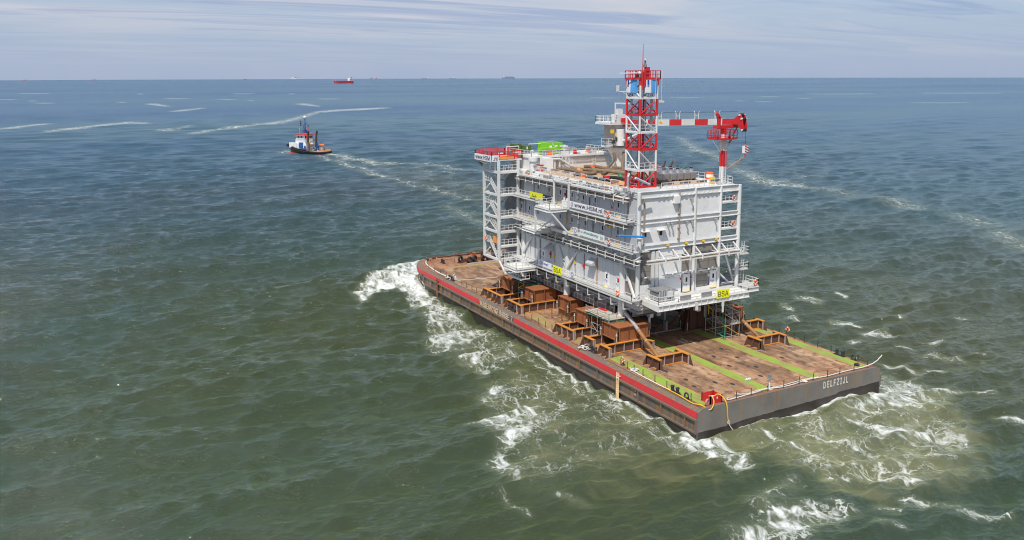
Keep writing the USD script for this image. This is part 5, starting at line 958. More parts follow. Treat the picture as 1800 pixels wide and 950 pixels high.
m = MB(); m.bar((HX1, HY1-.2, HZ-.2), (TX1+.1, TY, 26.9), .3); m.tube((HX1-.2, HY1, HZ-.5), (HX0+2, HY1, HZ-1.0), .1, 8); m.box(HX1-1.2, HX1-.4, HY1-1, HY1-.3, HZ-1.1, HZ-.3); P_('hoist_bracket', m, 'mid_grey')
for x in (60.5, 62.5): m = MB(); m.bar((x, TY-.2, 26.6), (x, TY-.2, HZ-.3), .24); P_('tower_column', m, 'white_paint')
# --- roof
m = MB(); m.box(27.2, 56.9, YS+1.2, 7.4, FR-.03, FR+.05); P_('roof_boards', m, 'timber')
m = MB(); m.box(28, 57, 7.6, 10.2, 26.15, 26.3); P_('roof_ledge', m, 'white_paint')
m = MB(); m.bar((28, 10.15, 26.2), (57, 10.15, 26.2), .12, .3); P_('walkway_edge', m, 'white_paint')
rail([(24.2, 8.3), (57, 8.3)], FR, step=1.6); rail([(28, 10.1), (46.5, 10.1)], 26.3, step=1.9, h=.5, mids=())
rail([(XS+.15, 4.9), (XS+.15, -6.4)], FR+.1, step=1.0); rail([(XS+.15, -6.5), (XS+.15, -8.0)], FR+.1, step=1.0); rail([(24, YS+.15), (56, YS+.15)], FR, step=1.6)
for x in (28.5, 32, 35.5, 39, 42.6, 46.2, 49.8, 53.4):
    m = MB(); m.bar((x, 8.38, FR+1.0), (x+1.5, 8.38, FR+1.0), .1, .3); m.ball((x+1.85, 8.38, FR+1.0), .2, 1); P_('light_fitting', m, 'grey_unit')
for y in (4.0, .8, -2.4, -5.2): m = MB(); m.bar((XS+.3, y, FR+1.0), (XS+.3, y-1.5, FR+1.0), .1, .3); m.ball((XS+.3, y+.3, FR+1.0), .2, 1); P_('light_fitting', m, 'grey_unit')
for y in np.arange(5.6, -6.2, -.85): m = MB(); m.box(XS-.3, XS+.1, y-.2, y+.2, 25.95, 26.15); P_('rail_bracket', m, 'white_paint')
m = MB(); m.box(23.0, 24.2, 4.9, 8.9, FR-.05, FR+.6); P_('mast_plinth', m, 'white_paint')
for k in range(110):                                     # small valves and fittings along the ledge
    x = rr.uniform(24, 57); y = rr.uniform(8.6, 9.9); z = 26.32 if x > 28 else FR; s = rr.uniform(.08, .28)
    m = MB(); m.box(x-s, x+s, y-s*.8, y+s*.8, z, z+rr.uniform(.2, .75)); P_('fitting', m, rr.choice(('white_paint', 'steel_pipe', 'galvanised', 'mid_grey', 'grey_unit', 'copper', 'white_paint', 'sling_orange')))
for k in range(9):
    x = 25+k*3.6; m = MB(); m.path([(x, 9.2, 26.5), (x+1.4, 9.2, 26.6), (x+2.8, 9.3, 26.5)], .09, 6); P_('pipe', m, rr.choice(('steel_pipe', 'white_paint', 'copper')))
m = MB(); m.path([(24.6, 9.2, 25.7), (24.6, 9.2, 26.6), (25.6, 8.8, 27.2), (25.6, 8.8, 28.9), (25.9, 8.2, 29.6)], .2, 10); P_('vent_pipe', m, 'steel_pipe')
# raised block at the bow end of the roof
m = MB(); m.box(57, 64.9, YS+.6, 7.4, FR-.02, 28.9); P_('raised_block', m, 'white_paint')
m = MB(); m.box(56.6, 65, YS+.3, 7.6, 28.9, 29.1); P_('raised_roof', m, 'white_paint')
for z in (27.9, 28.5): m = MB(); m.ibeam((56.95, 7.3, z), (56.95, YS+.7, z), .2, .2, .04); P_('wall_beam', m, 'white_paint')
rail([(65, 7.5), (56.7, 7.5), (56.7, YS+.4), (65, YS+.4)], 29.1, step=1.5)
for x in (57.2,):
    for y in np.arange(6.8, -8, -2.3): m = MB(); m.bar((56.75, y, 30.1), (56.75, y-1.5, 30.1), .1, .3); m.ball((56.75, y+.3, 30.1), .2, 1); P_('light_fitting', m, 'grey_unit')
m = MB()
for yy in (3.2, 2.2): m.box(55.6, 55.8, yy-.12, yy+.12, FR, 28.6)
m.box(55.4, 56.8, 1.9, 3.5, 28.6, 28.75); P_('stair_landing', m, 'white_paint')
m = MB()
for yy in (56.1, 55.2): m.bar((yy, 2.0, 28.6), (yy, -1.0, FR+.1), .07, .26)
for i in range(1, 9): f = i/9; m.box(55.2, 56.1, 2.0-3*f-.13, 2.0-3*f+.13, 28.6-1.75*f-.03, 28.6-1.75*f+.03)
P_('stair_flight', m, 'white_paint')
for yy in (56.15, 55.15): rail([(yy, 2.0, 28.7), (yy, -1.0, FR+.1)], step=.8, name='stair_rail', kick=False)
m = MB()
for yy in (-5.9, -6.4): m.box(56.8, 56.9, yy-.04, yy+.04, FR, 30.2)
for z in np.arange(27.0, 30, .32): m.box(56.8, 56.88, -6.4, -5.9, z-.025, z+.025)
P_('roof_ladder', m, 'white_paint')
m = MB(); m.tube((55.0, 8.2, FR), (55.0, 8.2, 28.6), .62, 18); m.tube((55.0, 8.2, 28.6), (55.0, 8.2, 29.3), .85, 18); P_('vent_stack', m, 'white_paint', smooth=40)
m = MB(); v = trimesh.creation.box((2.0, 1.6, 2.2)); m.mesh(v, np.array([[1, 0, 0, 54.6], [0, 1, 0, 5.6], [0, 0, 1, 28.0], [0, 0, 0, 1]])); P_('vent_cabinet', m, 'wall_white')
for z in (26.95, 27.35, 27.75): m = MB(); m.box(53.6, 53.75, 6.8, 7.5, z, z+.3); P_('fire_box', m, 'red_paint' if z != 27.35 else 'orange')
for k in range(26):
    x = rr.uniform(57.5, 64.5); y = rr.uniform(-9, 7); s = rr.uniform(.2, .55); m = MB(); m.box(x-s, x+s, y-s, y+s, 29.1, 29.1+rr.uniform(.3, 1.3)); P_('roof_fitting', m, rr.choice(('white_paint', 'white_paint', 'galvanised', 'grey_unit', 'orange', 'red_paint')))
for y, h in ((9.0, 30.6), (4.2, 30.9)):
    m = MB(); m.path([(63.5, y, 29.0), (63.5, y, h), (63.5, y-2.6, h), (63.5, y-2.6, 29.0)], .09, 6); P_('davit_frame', m, 'white_paint')
# skid of stainless equipment on the stern deck
m = MB(); m.box(19.6, 21.6, 4.6, 7.4, F0+.3, F0+1.3); t = P_('equipment_skid', m, 'galvanised')
for k in range(7): y = 4.7+k*.42; m = MB(); m.tube((19.5, y, F0+.1), (19.5, y, F0+1.6+.2*(k % 2)), .15, 8); build(t, 'cylinder', m, 'steel_pipe')
m = MB(); m.box(19.5, 21.8, 4.3, 7.7, F0+1.55, F0+1.75); build(t, 'lid', m, 'mid_grey'); m = MB(); m.tube((19.6, 3.9, F0+1.5), (19.6, 5.8, F0+1.5), .16, 8); build(t, 'pipe', m, 'galvanised')
m = MB(); m.box(19.2, 19.4, 5.0, 5.9, F0+.7, F0+1.5); build(t, 'control_box', m, 'white_paint')

# ---------------------------------------------------------------- red and white lattice mast
def mast():
    t = thing('lattice_mast', 'red and white square lattice mast at the stern port corner of the platform roof', 'mast', (24.8, 7.1, 27.3))
    X0, X1, Y0, Y1 = 23.2, 26.4, 5.6, 8.65
    lv = [27.3, 29.83, 32.9, 35.37, 37.9, 40.34, 43.15]
    cs = [(X0, Y1), (X1, Y1), (X1, Y0), (X0, Y0)]
    cols = ['red_paint', 'white_paint']*3
    for k, (z0, z1) in enumerate(zip(lv, lv[1:])):
        mt = cols[k]
        for (x, y) in cs: m = MB(); m.tube((x, y, z0), (x, y, z1), .17, 12); build(t, 'leg', m, mt, smooth=40)
        for i in range(4):
            a, b = cs[i], cs[(i+1) % 4]
            m = MB(); m.bar((*a, z0+.1), (*b, z0+.1), .16, .24); build(t, 'ring_beam', m, mt)
            m = MB(); p, q = (a, b) if k % 2 else (b, a)
            m.tube((*p, z0+.2), (*q, z1-.1), .10, 8); build(t, 'diagonal', m, mt)
        m = MB(); m.box(X0+.1, X1-.1, Y0+.1, Y1-.1, z0+.16, z0+.22); build(t, 'floor', m, 'grating')
        rail(cs, z0+.2, h=1.05, step=1.0, r=.03, parent=t, mat=mt, shut=True)
    # inside: ladder, cables and ducts
    m = MB()
    for y in (6.6, 7.1): m.box(25.6, 25.66, y-.03, y+.03, 27.3, 43.2)
    for z in np.arange(27.5, 43.2, .33): m.box(25.6, 25.65, 6.6, 7.1, z-.02, z+.02)
    build(t, 'ladder', m, 'red_paint')
    for (x, y, r) in ((25.9, 8.2, .16), (24.0, 6.0, .2), (25.5, 5.9, .1)):
        m = MB(); m.tube((x, y, 27.3), (x, y, 41.0), r, 8); build(t, 'cable_duct', m, 'steel_pipe')
    for k in range(10):
        z = lv[k % 5]+.25; x, y = rr.uniform(23.6, 26), rr.uniform(6, 8.3); m = MB(); m.box(x-.2, x+.2, y-.2, y+.2, z, z+rr.uniform(.4, 1.1)); build(t, 'cabinet', m, rr.choice(('white_paint', 'grey_unit', 'mid_grey')))
    # top platform
    m = MB(); m.box(X0-.25, X1+.25, Y0-.4, Y1+.3, 43.12, 43.25); build(t, 'top_floor', m, 'red_paint')
    tc = [(X0-.2, Y1+.25), (X1+.2, Y1+.25), (X1+.2, Y0-.35), (X0-.2, Y0-.35)]
    rail(tc, 43.25, h=1.15, step=.95, r=.045, parent=t, mat='red_paint', shut=True)
    for (x, y) in cs: m = MB(); m.tube((x, y, 42.4), (x, y, 43.2), .24, 12); build(t, 'leg_cap', m, 'red_paint')
    m = MB(); m.path([(X0-.45, Y1+.05, 41.6), (X0-.45, Y1+.02, 44.4), (X0-.4, Y1-.05, 48.2)], [.11, .07, .03], 8); build(t, 'whip_aerial', m, 'red_paint')
    m = MB(); m.box(X0-.3, X0+.1, Y1-.75, Y1-.15, 42.2, 44.3); m.box(X0-.15, X0+.25, Y1-1.5, Y1-.9, 42.3, 44.9); build(t, 'aerial_bracket', m, 'red_paint')
    m = MB(); m.tube((X0+.2, 7.75, 43.2), (X0+.2, 7.75, 45.0), .13, 8); build(t, 'lamp_post', m, 'red_paint')
    m = MB(); m.tube((X0+.2, 7.75, 44.9), (X0+.2, 7.75, 45.4), .28, 12, .2); m.tube((X0+.2, 7.75, 45.4), (X0+.2, 7.75, 45.9), .12, 8); build(t, 'beacon', m, 'mid_grey')
    m = MB(); m.tube((X0+.2, 7.75, 45.85), (X0+.2, 7.75, 46.1), .30, 12); build(t, 'beacon_cap', m, 'white_paint')
    m = MB(); m.tube((X1, 10.0, 44.0), (X0, 9.0, 44.05), .09, 6); m.ball((X0-.1, 8.9, 44.05), .26, 1); build(t, 'flood_lamp', m, 'white_paint')
    for (x, y, h) in ((24.0, 6.8, 1.2), (25.2, 6.2, .9), (24.8, 8.0, .7), (25.9, 7.3, 1.0)): m = MB(); m.box(x-.16, x+.16, y-.16, y+.16, 43.25, 43.25+h); build(t, 'aerial_box', m, rr.choice(('mid_grey', 'white_paint', 'dark_steel')))
    m = MB(); m.bar((X1, Y1, 41.4), (X1+.2, Y1+1.6, 41.4), .14); m.bar((X1, Y1, 40.9), (X1+.1, Y1+.9, 41.4), .09); m.box(X1+.05, X1+.35, Y1+1.4, Y1+1.75, 41.4, 42.3); build(t, 'camera_arm', m, 'white_paint')
    for (x, y) in ((X0-.3, Y0-.55), (X0+.9, Y0-.6), (X0-.4, 6.2)): m = MB(); m.tube((x, y, 39.9), (x, y, 44.4), .035, 6); build(t, 'whip_aerial', m, 'white_paint')
    m = MB(); m.box(X0-.5, X0+.4, Y0-.9, Y0-.2, 39.8, 40.1); build(t, 'camera_arm', m, 'white_paint')
mast()
def sheet(name, label, org, ex, w, split, parts_text):
    """curved sheet hung on the mast: white part and blue part"""
    org, ex = np.array(org, float), unit(ex); ez = np.array([0, 0, 1.0]); ny = np.cross(ex, ez); n = 14
    t = thing('hung_sheet', label, 'banner', org, 0, None)
    def panel(a, b, z0, z1, off, nm, mt):
        V = []
        for i in range(n+1):
            s = a+(b-a)*i/n; V += [org+ex*s*w+ez*z0+ny*(off+.10*math.sin(s*PI*1.4)), org+ex*s*w+ez*z1+ny*(off+.05*math.sin(s*PI*2))]
        V = np.array(V); V = np.vstack([V, V-ny*.02]); m2 = 2*(n+1)
        F = [(2*i, 2*i+2, 2*i+3, 2*i+1) for i in range(n)]+[(m2+2*i+1, m2+2*i+3, m2+2*i+2, m2+2*i) for i in range(n)]
        build(t, nm, MB().add(V, F), mt)
    panel(0, split, 0, 1.85, .0, 'white_part', 'banner_white'); panel(split, 1, 0, 1.85, 0, 'blue_part', 'sky_blue_sheet')
    for (a, b, z0, z1) in parts_text: panel(a, b, z0, z1, .03, 'navy_mark', 'letter_blue')
sheet('hung_sheet', 'white and blue sheet hung round the mast, right hand one facing the stern', (23.0, 8.0, 41.25), (0, -1, 0), 2.5, .42, ((.15, .27, 1.15, 1.84), (.15, .27, .9, 1.02)))
sheet('hung_sheet', 'white and blue sheet hung round the mast, left hand one facing the port side', (26.3, 8.85, 41.25), (-1, 0, 0), 2.5, .42, ((.15, .27, 1.15, 1.84), (.15, .27, .9, 1.02)))

# ---------------------------------------------------------------- pedestal crane and its boom rest
def crane():
    cx, cy = 53.0, -8.9
    t = thing('pedestal_crane', 'white pedestal crane with a red and white banded boom lying on its rest', 'crane', (cx, cy, FR))
    m = MB(); m.tube((cx, cy, FR), (cx, cy, 28.6), 1.15, 24); build(t, 'pedestal', m, 'white_paint', smooth=40)
    m = MB(); m.tube((cx, cy, 28.6), (cx, cy, 30.2), 1.15, 24, 2.0); m.tube((cx, cy, 30.2), (cx, cy, 30.6), 2.0, 24); build(t, 'cone', m, 'white_paint', smooth=40)
    m = MB(); m.tube((cx, cy, 30.6), (cx, cy, 31.0), 2.25, 24); build(t, 'slew_ring', m, 'mid_grey')
    m = MB(); m.box(cx-1.4, cx+2.2, cy-1.5, cy+1.7, 31.0, 34.8); build(t, 'machine_house', m, 'crane_grey')
    m = MB(); m.tube((cx-2.0, cy+1.0, 31.0), (cx-2.0, cy+1.0, 34.0), .75, 16); build(t, 'oil_tank', m, 'white_paint', smooth=40)
    m = MB(); m.tube((cx-1.6, cy+.2, 31.6), (cx-7.5, cy-1.0, 34.2), .3, 10); m.tube((cx-2.2, cy+1.0, 31.7), (cx-6, cy-.2, 33.4), .16, 8); build(t, 'luffing_cylinder', m, 'white_paint')
    m = MB(); m.box(cx-2, cx+3, cy-1.6, cy+3.2, 34.8, 35.1); build(t, 'upper_deck', m, 'white_paint'); rail([(cx-2, cy+3.1), (cx+3, cy+3.1), (cx+3, cy-1.5)], 35.1, step=.9, parent=t, h=1.2); rail([(cx-2, cy+3.1), (cx-2, cy+.6)], 35.1, step=.9, parent=t, h=1.2)
    m = MB(); m.tube((cx-1.6, cy+1.9, 35.1), (cx-1.6, cy+1.9, 38.7), .14, 8); m.bar((cx-1.6, cy+2.0, 38.7), (cx-1.6, cy-1.2, 38.6), .22, .26); m.tube((cx-1.6, cy-.5, 38.7), (cx-1.6, cy-.5, 40.3), .035, 6); build(t, 'gallows', m, 'white_paint')
    m = MB(); m.box(cx-1.8, cx-.6, cy+3.0, cy+4.2, 30.8, 31.0); build(t, 'lower_step', m, 'white_paint'); rail([(cx-1.8, cy+2.6), (cx-1.8, cy+4.2), (cx-.6, cy+4.2)], 31.0, step=.8, parent=t, h=1.4)
    for (x, y, z, c) in ((-1.7, 2.6, 33.6, 'yellow_paint'), (-1.9, 1.6, 32.2, 'dark_steel'), (-1.8, 2.4, 31.7, 'dark_steel'), (-1.6, 1.5, 33.0, 'yellow_paint'), (-1.7, .0, 31.4, 'mid_grey'), (-1.6, -1.2, 31.5, 'dark_steel')):
        m = MB(); m.box(cx+x-.25, cx+x+.25, cy+y-.25, cy+y+.25, z-.3, z+.35); build(t, 'machinery', m, c)
    m = MB(); m.box(cx-1.2, cx+1, cy-1.2, cy+1.0, 35.1, 36.6); m.box(cx-.6, cx+.4, cy-.5, cy+.6, 36.6, 37.6); build(t, 'winch', m, 'white_paint')
    m = MB(); m.box(cx-2.2, cx-1.9, cy-1.2, cy+.9, 35.2, 36.0); build(t, 'winch_guard', m, 'red_paint')
    # boom, banded
    p = lambda x: np.array([x, -9.4-.03*(52-x), 35.02+(52-x)*.055])
    h = lambda x: 1.15-.014*(45-x)
    bands = [(52.4, 46.2, 'red_paint'), (46.2, 44.6, 'white_paint'), (44.6, 42.6, 'red_paint'), (42.6, 38.9, 'white_paint'), (38.9, 35.8, 'red_paint'), (35.8, 32.55, 'white_paint'), (32.55, 29.5, 'red_paint'), (29.5, 26.3, 'white_paint'), (26.3, 22.9, 'red_paint')]
    for a, b, mt in bands:
        m = MB(); ha, hb = h(a)/2, h(b)/2; A, B = p(a), p(b); w = .42
        m.add([A+(0, s*w, z*ha) for s in (-1, 1) for z in (-1, 1)]+[B+(0, s*w, z*hb) for s in (-1, 1) for z in (-1, 1)], [(0, 1, 3, 2), (4, 6, 7, 5), (0, 4, 5, 1), (2, 3, 7, 6), (0, 2, 6, 4), (1, 5, 7, 3)]); build(t, 'boom_band', m, mt)
    for x in (41.6, 36.9, 32.3, 27.6):
        m = MB(); c = p(x)+(0, 0, h(x)/2)
        for dx in (-.45, .45): m.bar(c+(dx, .3, 0), c+(dx, .3, 1.0), .1); m.bar(c+(dx, .3, 1.0), c+(dx*1.5, .3, 1.3), .1)
        m.bar(c+(-.45, .3, .55), c+(.45, .3, .55), .07); build(t, 'rope_guide', m, 'white_paint')
    m = MB(); m.path([p(48)+(0, .3, 1.6), p(36)+(0, .3, 1.7), p(23)+(0, .3, 1.5)], .035, 5); build(t, 'hoist_rope', m, 'dark_steel')
    m = MB(); m.bar(p(42.6)+(0, 0, .66), p(27)+(0, 0, .6), .12, .05); build(t, 'boom_walkway', m, 'steel_pipe')
    m = MB(); c = p(41.1)+(0, .43, .03); m.prism([c+(.55, 0, 0), c+(0, 0, .25), c+(-.55, 0, 0), c+(0, 0, -.25)], (0, .02, 0)); build(t, 'diamond_plate', m, 'yellow_paint')
    # boom head
    c = p(22.6)
    m = MB(); [m.prism([c+(1.2, yy, .42), c+(.35, yy, .95), c+(-.1, yy, 1.18), c+(-.35, yy, 1.0), c+(-.6, yy, .5), c+(-.95, yy, -1.15), c+(-.65, yy, -1.45), c+(-.4, yy, -1.25), c+(.4, yy, -.5), c+(1.3, yy, -.45)], (0, -.1, 0)) for yy in (.42, -.32)]; build(t, 'boom_head', m, 'red_paint')
    for q in ((-.05, 1.0), (-.68, -1.25), (-.5, .45)): m = MB(); m.tube(c+(q[0], .3, q[1]), c+(q[0], -.3, q[1]), .27, 16); build(t, 'sheave', m, 'black_rubber'); m = MB(); m.tube(c+(q[0], .56, q[1]), c+(q[0], -.56, q[1]), .15, 10); build(t, 'pin', m, 'white_paint')
    m = MB(); m.tube(c+(-.93, 0, -1.3), c+(-1.05, 0, -3.6), .035, 5); build(t, 'hook_rope', m, 'dark_steel')
    t2 = thing('hook_block', 'red and white striped hook block hanging from the crane boom', 'hook block', c+(-1.05, 0, -4.9))
    b0 = c+(-1.05, 0, -4.25)
    m = MB(); m.box(b0[0]-.3, b0[0]+.3, b0[1]-.34, b0[1]+.34, b0[2]-.55, b0[2]+.55); build(t2, 'block', m, 'banner_white')
    for k in (-1, 0, 1): m = MB(); m.prism([b0+(-.31, .34, .2+.4*k-.1), b0+(-.31, -.34, -.1+.4*k-.1), b0+(-.31, -.34, .08+.4*k-.1), b0+(-.31, .34, .38+.4*k-.1)], (-.02, 0, 0)); build(t2, 'stripe', m, 'red_paint')
    m = MB(); m.ring(b0+(0, 0, -.85), (1, 0, 0), .2, .07, 12, 6); m.tube(b0+(0, 0, -.5), b0+(0, 0, -.7), .1, 8); m.tube(b0+(0, 0, .5), b0+(0, 0, .75), .14, 8); build(t2, 'hook', m, 'orange')
    m = MB(); m.tube(b0+(0, 0, -1.0), (24.8, -9.3, 28.9), .055, 6); solo('hook_sling', m, 'sling_orange', 'thin orange sling tying the crane hook back to the boom rest', 'sling')
crane()
def boom_rest():
    x, y = 24.9, -8.75
    t = thing('boom_rest', 'red and white post with a caged red platform carrying the crane boom', 'boom rest', (x, y, FR))
    for z0, z1, mt in ((26.8, 29.6, 'white_paint'), (29.6, 32.1, 'red_paint'), (32.1, 34.6, 'white_paint'), (34.6, 35.7, 'red_paint')):
        m = MB(); m.tube((x, y, z0), (x, y, z1), .42, 18); build(t, 'post', m, mt, smooth=40)
        m = MB()
        for s in (-.28, .28): m.box(x-.75, x-.68, y+.1+s-.04, y+.1+s+.04, z0, z1)
        for z in np.arange(z0, z1, .3): m.box(x-.74, x-.69, y-.18, y+.38, z-.03, z+.03)
        m.bar((x-.7, y+.1, z0+.5), (x-.3, y+.1, z0+.5), .08); build(t, 'ladder', m, mt)
        if z0 < 34: m = MB(); m.tube((x-.5, y+.75, z0), (x-.5, y+.75, z1), .08, 6); m.bar((x-.5, y+.75, z0+.6), (x, y+.2, z0+.6), .08); build(t, 'conduit', m, mt)
    m = MB(); m.tube((x, y, FR), (x, y, FR+.25), .8, 18); build(t, 'base_plate', m, 'steel_pipe')
    o = [(x-1.1, y+2.0), (x+1.2, y+2.0), (x+1.6, y), (x+1.2, y-1.9), (x-1.1, y-1.9), (x-1.5, y)]
    m = MB(); m.prism([(*q, 33.8) for q in o], (0, 0, .15)); build(t, 'platform', m, 'red_paint')
    rail(o, 33.95, h=1.3, step=.8, r=.035, mids=(.33, .66), mat='red_paint', parent=t, shut=True)
    for s in (1, -1): m = MB(); m.tube((x, y+s*.35, 31.8), (x, y+s*1.9, 33.6), .09, 8); build(t, 'strut', m, 'white_paint')
    m = MB(); m.box(x-.6, x+.6, y-1.6, y+1.6, 35.5, 36.0); build(t, 'saddle', m, 'red_paint')
    for s in (1.55, -1.2): m = MB(); m.box(x-.9, x-.5, y+s-.22, y+s+.22, 35.6, 37.4 if s > 0 else 36.7); m.bar((x-.7, y+s, 37.3), (x-.7, y+s+.55, 37.95), .4) if s > 0 else None; build(t, 'fork', m, 'red_paint')
    m = MB(); m.box(x-.7, x+.1, y-2.8, y-1.6, 35.6, 36.15); build(t, 'timber_pad', m, 'rust_dry')
    m = MB(); m.tube((x-.3, y-1.0, 33.2), (x-.3, y-2.6, 35.6), .11, 8); build(t, 'strut', m, 'copper')
    rail([(x+.8, y-1.4), (x-.8, y-1.4), (x-.8, y-.6)], FR+.1, step=.8, parent=t)
boom_rest()

# ---------------------------------------------------------------- things standing and lying on the roof
t = thing('green_container', 'bright green equipment container on the raised bow end of the roof', 'container', (61.8, .3, 29.13))
m = MB(); m.box(60.8, 64.4, -1.6, 1.7, 29.2, 31.15); build(t, 'body', m, 'lime_green')
m = MB(); m.box(59.6, 60.75, .2, 3.9, 29.2, 30.35); build(t, 'front_part', m, 'lime_green')
for (y, z) in ((1.2, 30.5), (.0, 30.55), (-1.1, 30.5)): m = MB(); m.box(60.76, 60.82, y-.45, y+.1, z-.15, z+.15); build(t, 'label_plate', m, 'banner_white')
for (y, z) in ((3.0, 29.8), (1.6, 29.95), (.6, 29.7)): m = MB(); m.box(59.56, 59.62, y-.3, y+.2, z-.1, z+.1); build(t, 'label_plate', m, 'banner_white')
m = MB(); m.box(61.5, 63.5, -1.0, .9, 31.15, 31.35); build(t, 'lid', m, 'grey_unit'); m = MB(); m.bar((60.7, .8, 31.1), (60.7, -.5, 29.4), .08); build(t, 'strap', m, 'banner_white')
t = thing('green_box', 'small dark green box beside the bright green container', 'box', (63.5, 4.9, 29.13)); m = MB(); m.box(62.8, 64.2, 4.1, 5.7, 29.8, 30.7); build(t, 'body', m, 'dark_green'); m = MB(); m.box(62.9, 64.1, 4.2, 5.6, 29.13, 29.8); build(t, 'stand', m, 'mid_grey'); m = MB(); m.box(62.76, 62.81, 4.9, 5.1, 30.0, 30.5); build(t, 'label_plate', m, 'banner_white')
t = thing('olive_box', 'olive tank box behind the red rails of the hoist deck', 'box', (64.5, 8.0, 29.1)); m = MB(); m.box(63.6, 65.3, 5.8, 7.3, 29.8, 31.0); build(t, 'body', m, 'dark_green'); m = MB(); m.box(63.7, 65.2, 5.9, 7.2, 29.1, 29.8); build(t, 'stand', m, 'mid_grey')
# row of grey bushing tanks on the starboard side of the roof
def unit_proto(label, x, y):
    t = thing('cooling_unit', label, 'tank', (x, y, FR+.06), 0, None)
    m = MB(); m.box(x-.8, x+.8, y-.55, y+.55, FR+.3, FR+1.35); build(t, 'body', m, 'grey_unit')
    m = MB(); m.tube((x, y, FR+1.35), (x, y, FR+1.75), .55, 16, .42); m.tube((x, y, FR+1.75), (x, y, FR+1.95), .36, 14); build(t, 'dome', m, 'grey_unit', smooth=40)
    m = MB(); m.tube((x, y, FR+1.9), (x, y, FR+2.1), .28, 12); build(t, 'cap', m, 'black_rubber')
    m = MB(); m.box(x-.86, x-.8, y-.4, y+.4, FR+.4, FR+1.2); build(t, 'door', m, 'mid_grey')
    for s in (-.4, .4): m = MB(); m.box(x-.7, x+.7, y+s-.06, y+s+.06, FR+.06, FR+.3); build(t, 'foot', m, 'galvanised')
    return t
units = [(31.6, -2.6), (31.4, -3.9), (31.3, -5.2), (31.2, -6.5), (31.1, -7.8), (34.4, -3.2), (34.3, -4.6), (34.2, -6.0), (34.1, -7.4)]
UL = ['grey domed tank unit nearest the mast in the front row', 'grey domed tank unit second from the mast in the front row', 'grey domed tank unit in the middle of the front row', 'grey domed tank unit fourth from the mast in the front row', 'grey domed tank unit nearest the boom rest in the front row',
      'grey domed tank unit nearest the mast in the back row', 'grey domed tank unit second from the mast in the back row', 'grey domed tank unit third from the mast in the back row', 'grey domed tank unit nearest the boom rest in the back row']
u0 = unit_proto(UL[0], *units[0]); tag(u0, None, None, 'domed tank units on the roof')
for (x, y), l in zip(units[1:], UL[1:]): dup(u0, (x, y, FR+.06), 0, l, 'domed tank units on the roof')
# heavy lifting slings coiled on the boards
def sling(label, pts, r=.28, mat='rope_brown', n=40):
    pts = np.array(pts, float); s = np.linspace(0, 1, len(pts)); q = np.linspace(0, 1, n)
    from scipy.interpolate import CubicSpline
    c = CubicSpline(s, pts)(q); m = MB(); m.path(c, r, 8)
    solo('lifting_sling', m, mat, label, 'sling', 'heavy slings laid out on the roof', smooth=True)
Z = FR+.36
sling('thick brown sling hanging from the crane pedestal to the roof boards, left one', [(51.6, -6.9, 29.6), (51.2, -6.4, 28.0), (50.2, -4.6, Z), (46, -1.5, Z), (43, 1.5, Z)], .26)
sling('thick brown sling hanging from the crane pedestal to the roof boards, right one', [(51.2, -8.9, 29.6), (50.4, -8.2, 28.2), (49, -7.0, Z), (44.5, -4.5, Z), (40, -3.5, Z)], .26)
sling('long brown sling lying along the middle of the roof boards', [(53.5, 1.0, Z), (49, .6, Z), (44, -.6, Z+.2), (39, -2.4, Z), (34.5, -2.2, Z)], .34)
sling('brown sling looped nearest the white stair of the raised block', [(54.0, -2.0, Z), (51.5, -3.5, Z+.1), (47.5, -3.4, Z), (44, -4.6, Z), (46.5, -6.0, Z), (50, -5.6, Z)], .30)
sling('brown sling bundle in front of the raised block', [(53.6, 4.0, Z), (50, 3.0, Z), (47, 3.6, Z), (44.5, 2.4, Z), (46, 1.2, Z+.2), (50, 1.8, Z)], .30)
sling('dark sling lying behind the port rail of the roof', [(44.5, 6.2, Z-.1), (40, 5.4, Z), (36, 5.8, Z), (32, 4.4, Z), (29, 4.6, Z)], .24, 'black_rubber')
sling('second dark sling behind the port rail, nearer the mast', [(38.5, 4.4, Z), (35.5, 3.2, Z+.1), (32.5, 3.4, Z), (29.5, 1.8, Z), (28.2, 3.2, Z)], .27, 'black_rubber')
sling('brown sling lying behind the legs of the mast', [(38.5, .8, Z), (34.5, 1.6, Z), (31, .4, Z), (28.4, -.8, Z), (30, -2.0, Z)], .30)
sling('orange brown chain sling heaped between the mast and the dark slings', [(33.6, 5.6, Z), (32.6, 6.4, Z+.2), (31.4, 5.8, Z), (30.8, 6.6, Z), (29.6, 6.0, Z)], .26, 'sling_orange')
for (x, y, l, mt) in ((42.5, 5.9, 'orange wrap on the dark sling behind the port rail', 'orange'), (48.8, 2.4, 'orange sling eye on the brown bundle', 'sling_orange'), (52.8, -3.0, 'orange sling eye beside the white roof stair', 'orange'), (38.0, 4.2, 'red sleeve on the second dark sling', 'red_paint')):
    m = MB(); m.tube((x-.6, y, Z+.05), (x+.6, y-.2, Z+.05), .33, 10); solo('sling_sleeve', m, mt, l, 'sling sleeve', None)
for (x, y, l) in ((47.0, .9, 'green shackle on the brown slings by the raised block'), (36.6, 2.5, 'green shackle on the slings near the mast'), (27.6, 5.0, 'green shackle at the foot of the mast')):
    m = MB(); m.ring((x, y, Z+.3), (0, 1, .3), .34, .1, 14, 6); solo('shackle', m, 'scaffold_green', l, 'shackle', None)
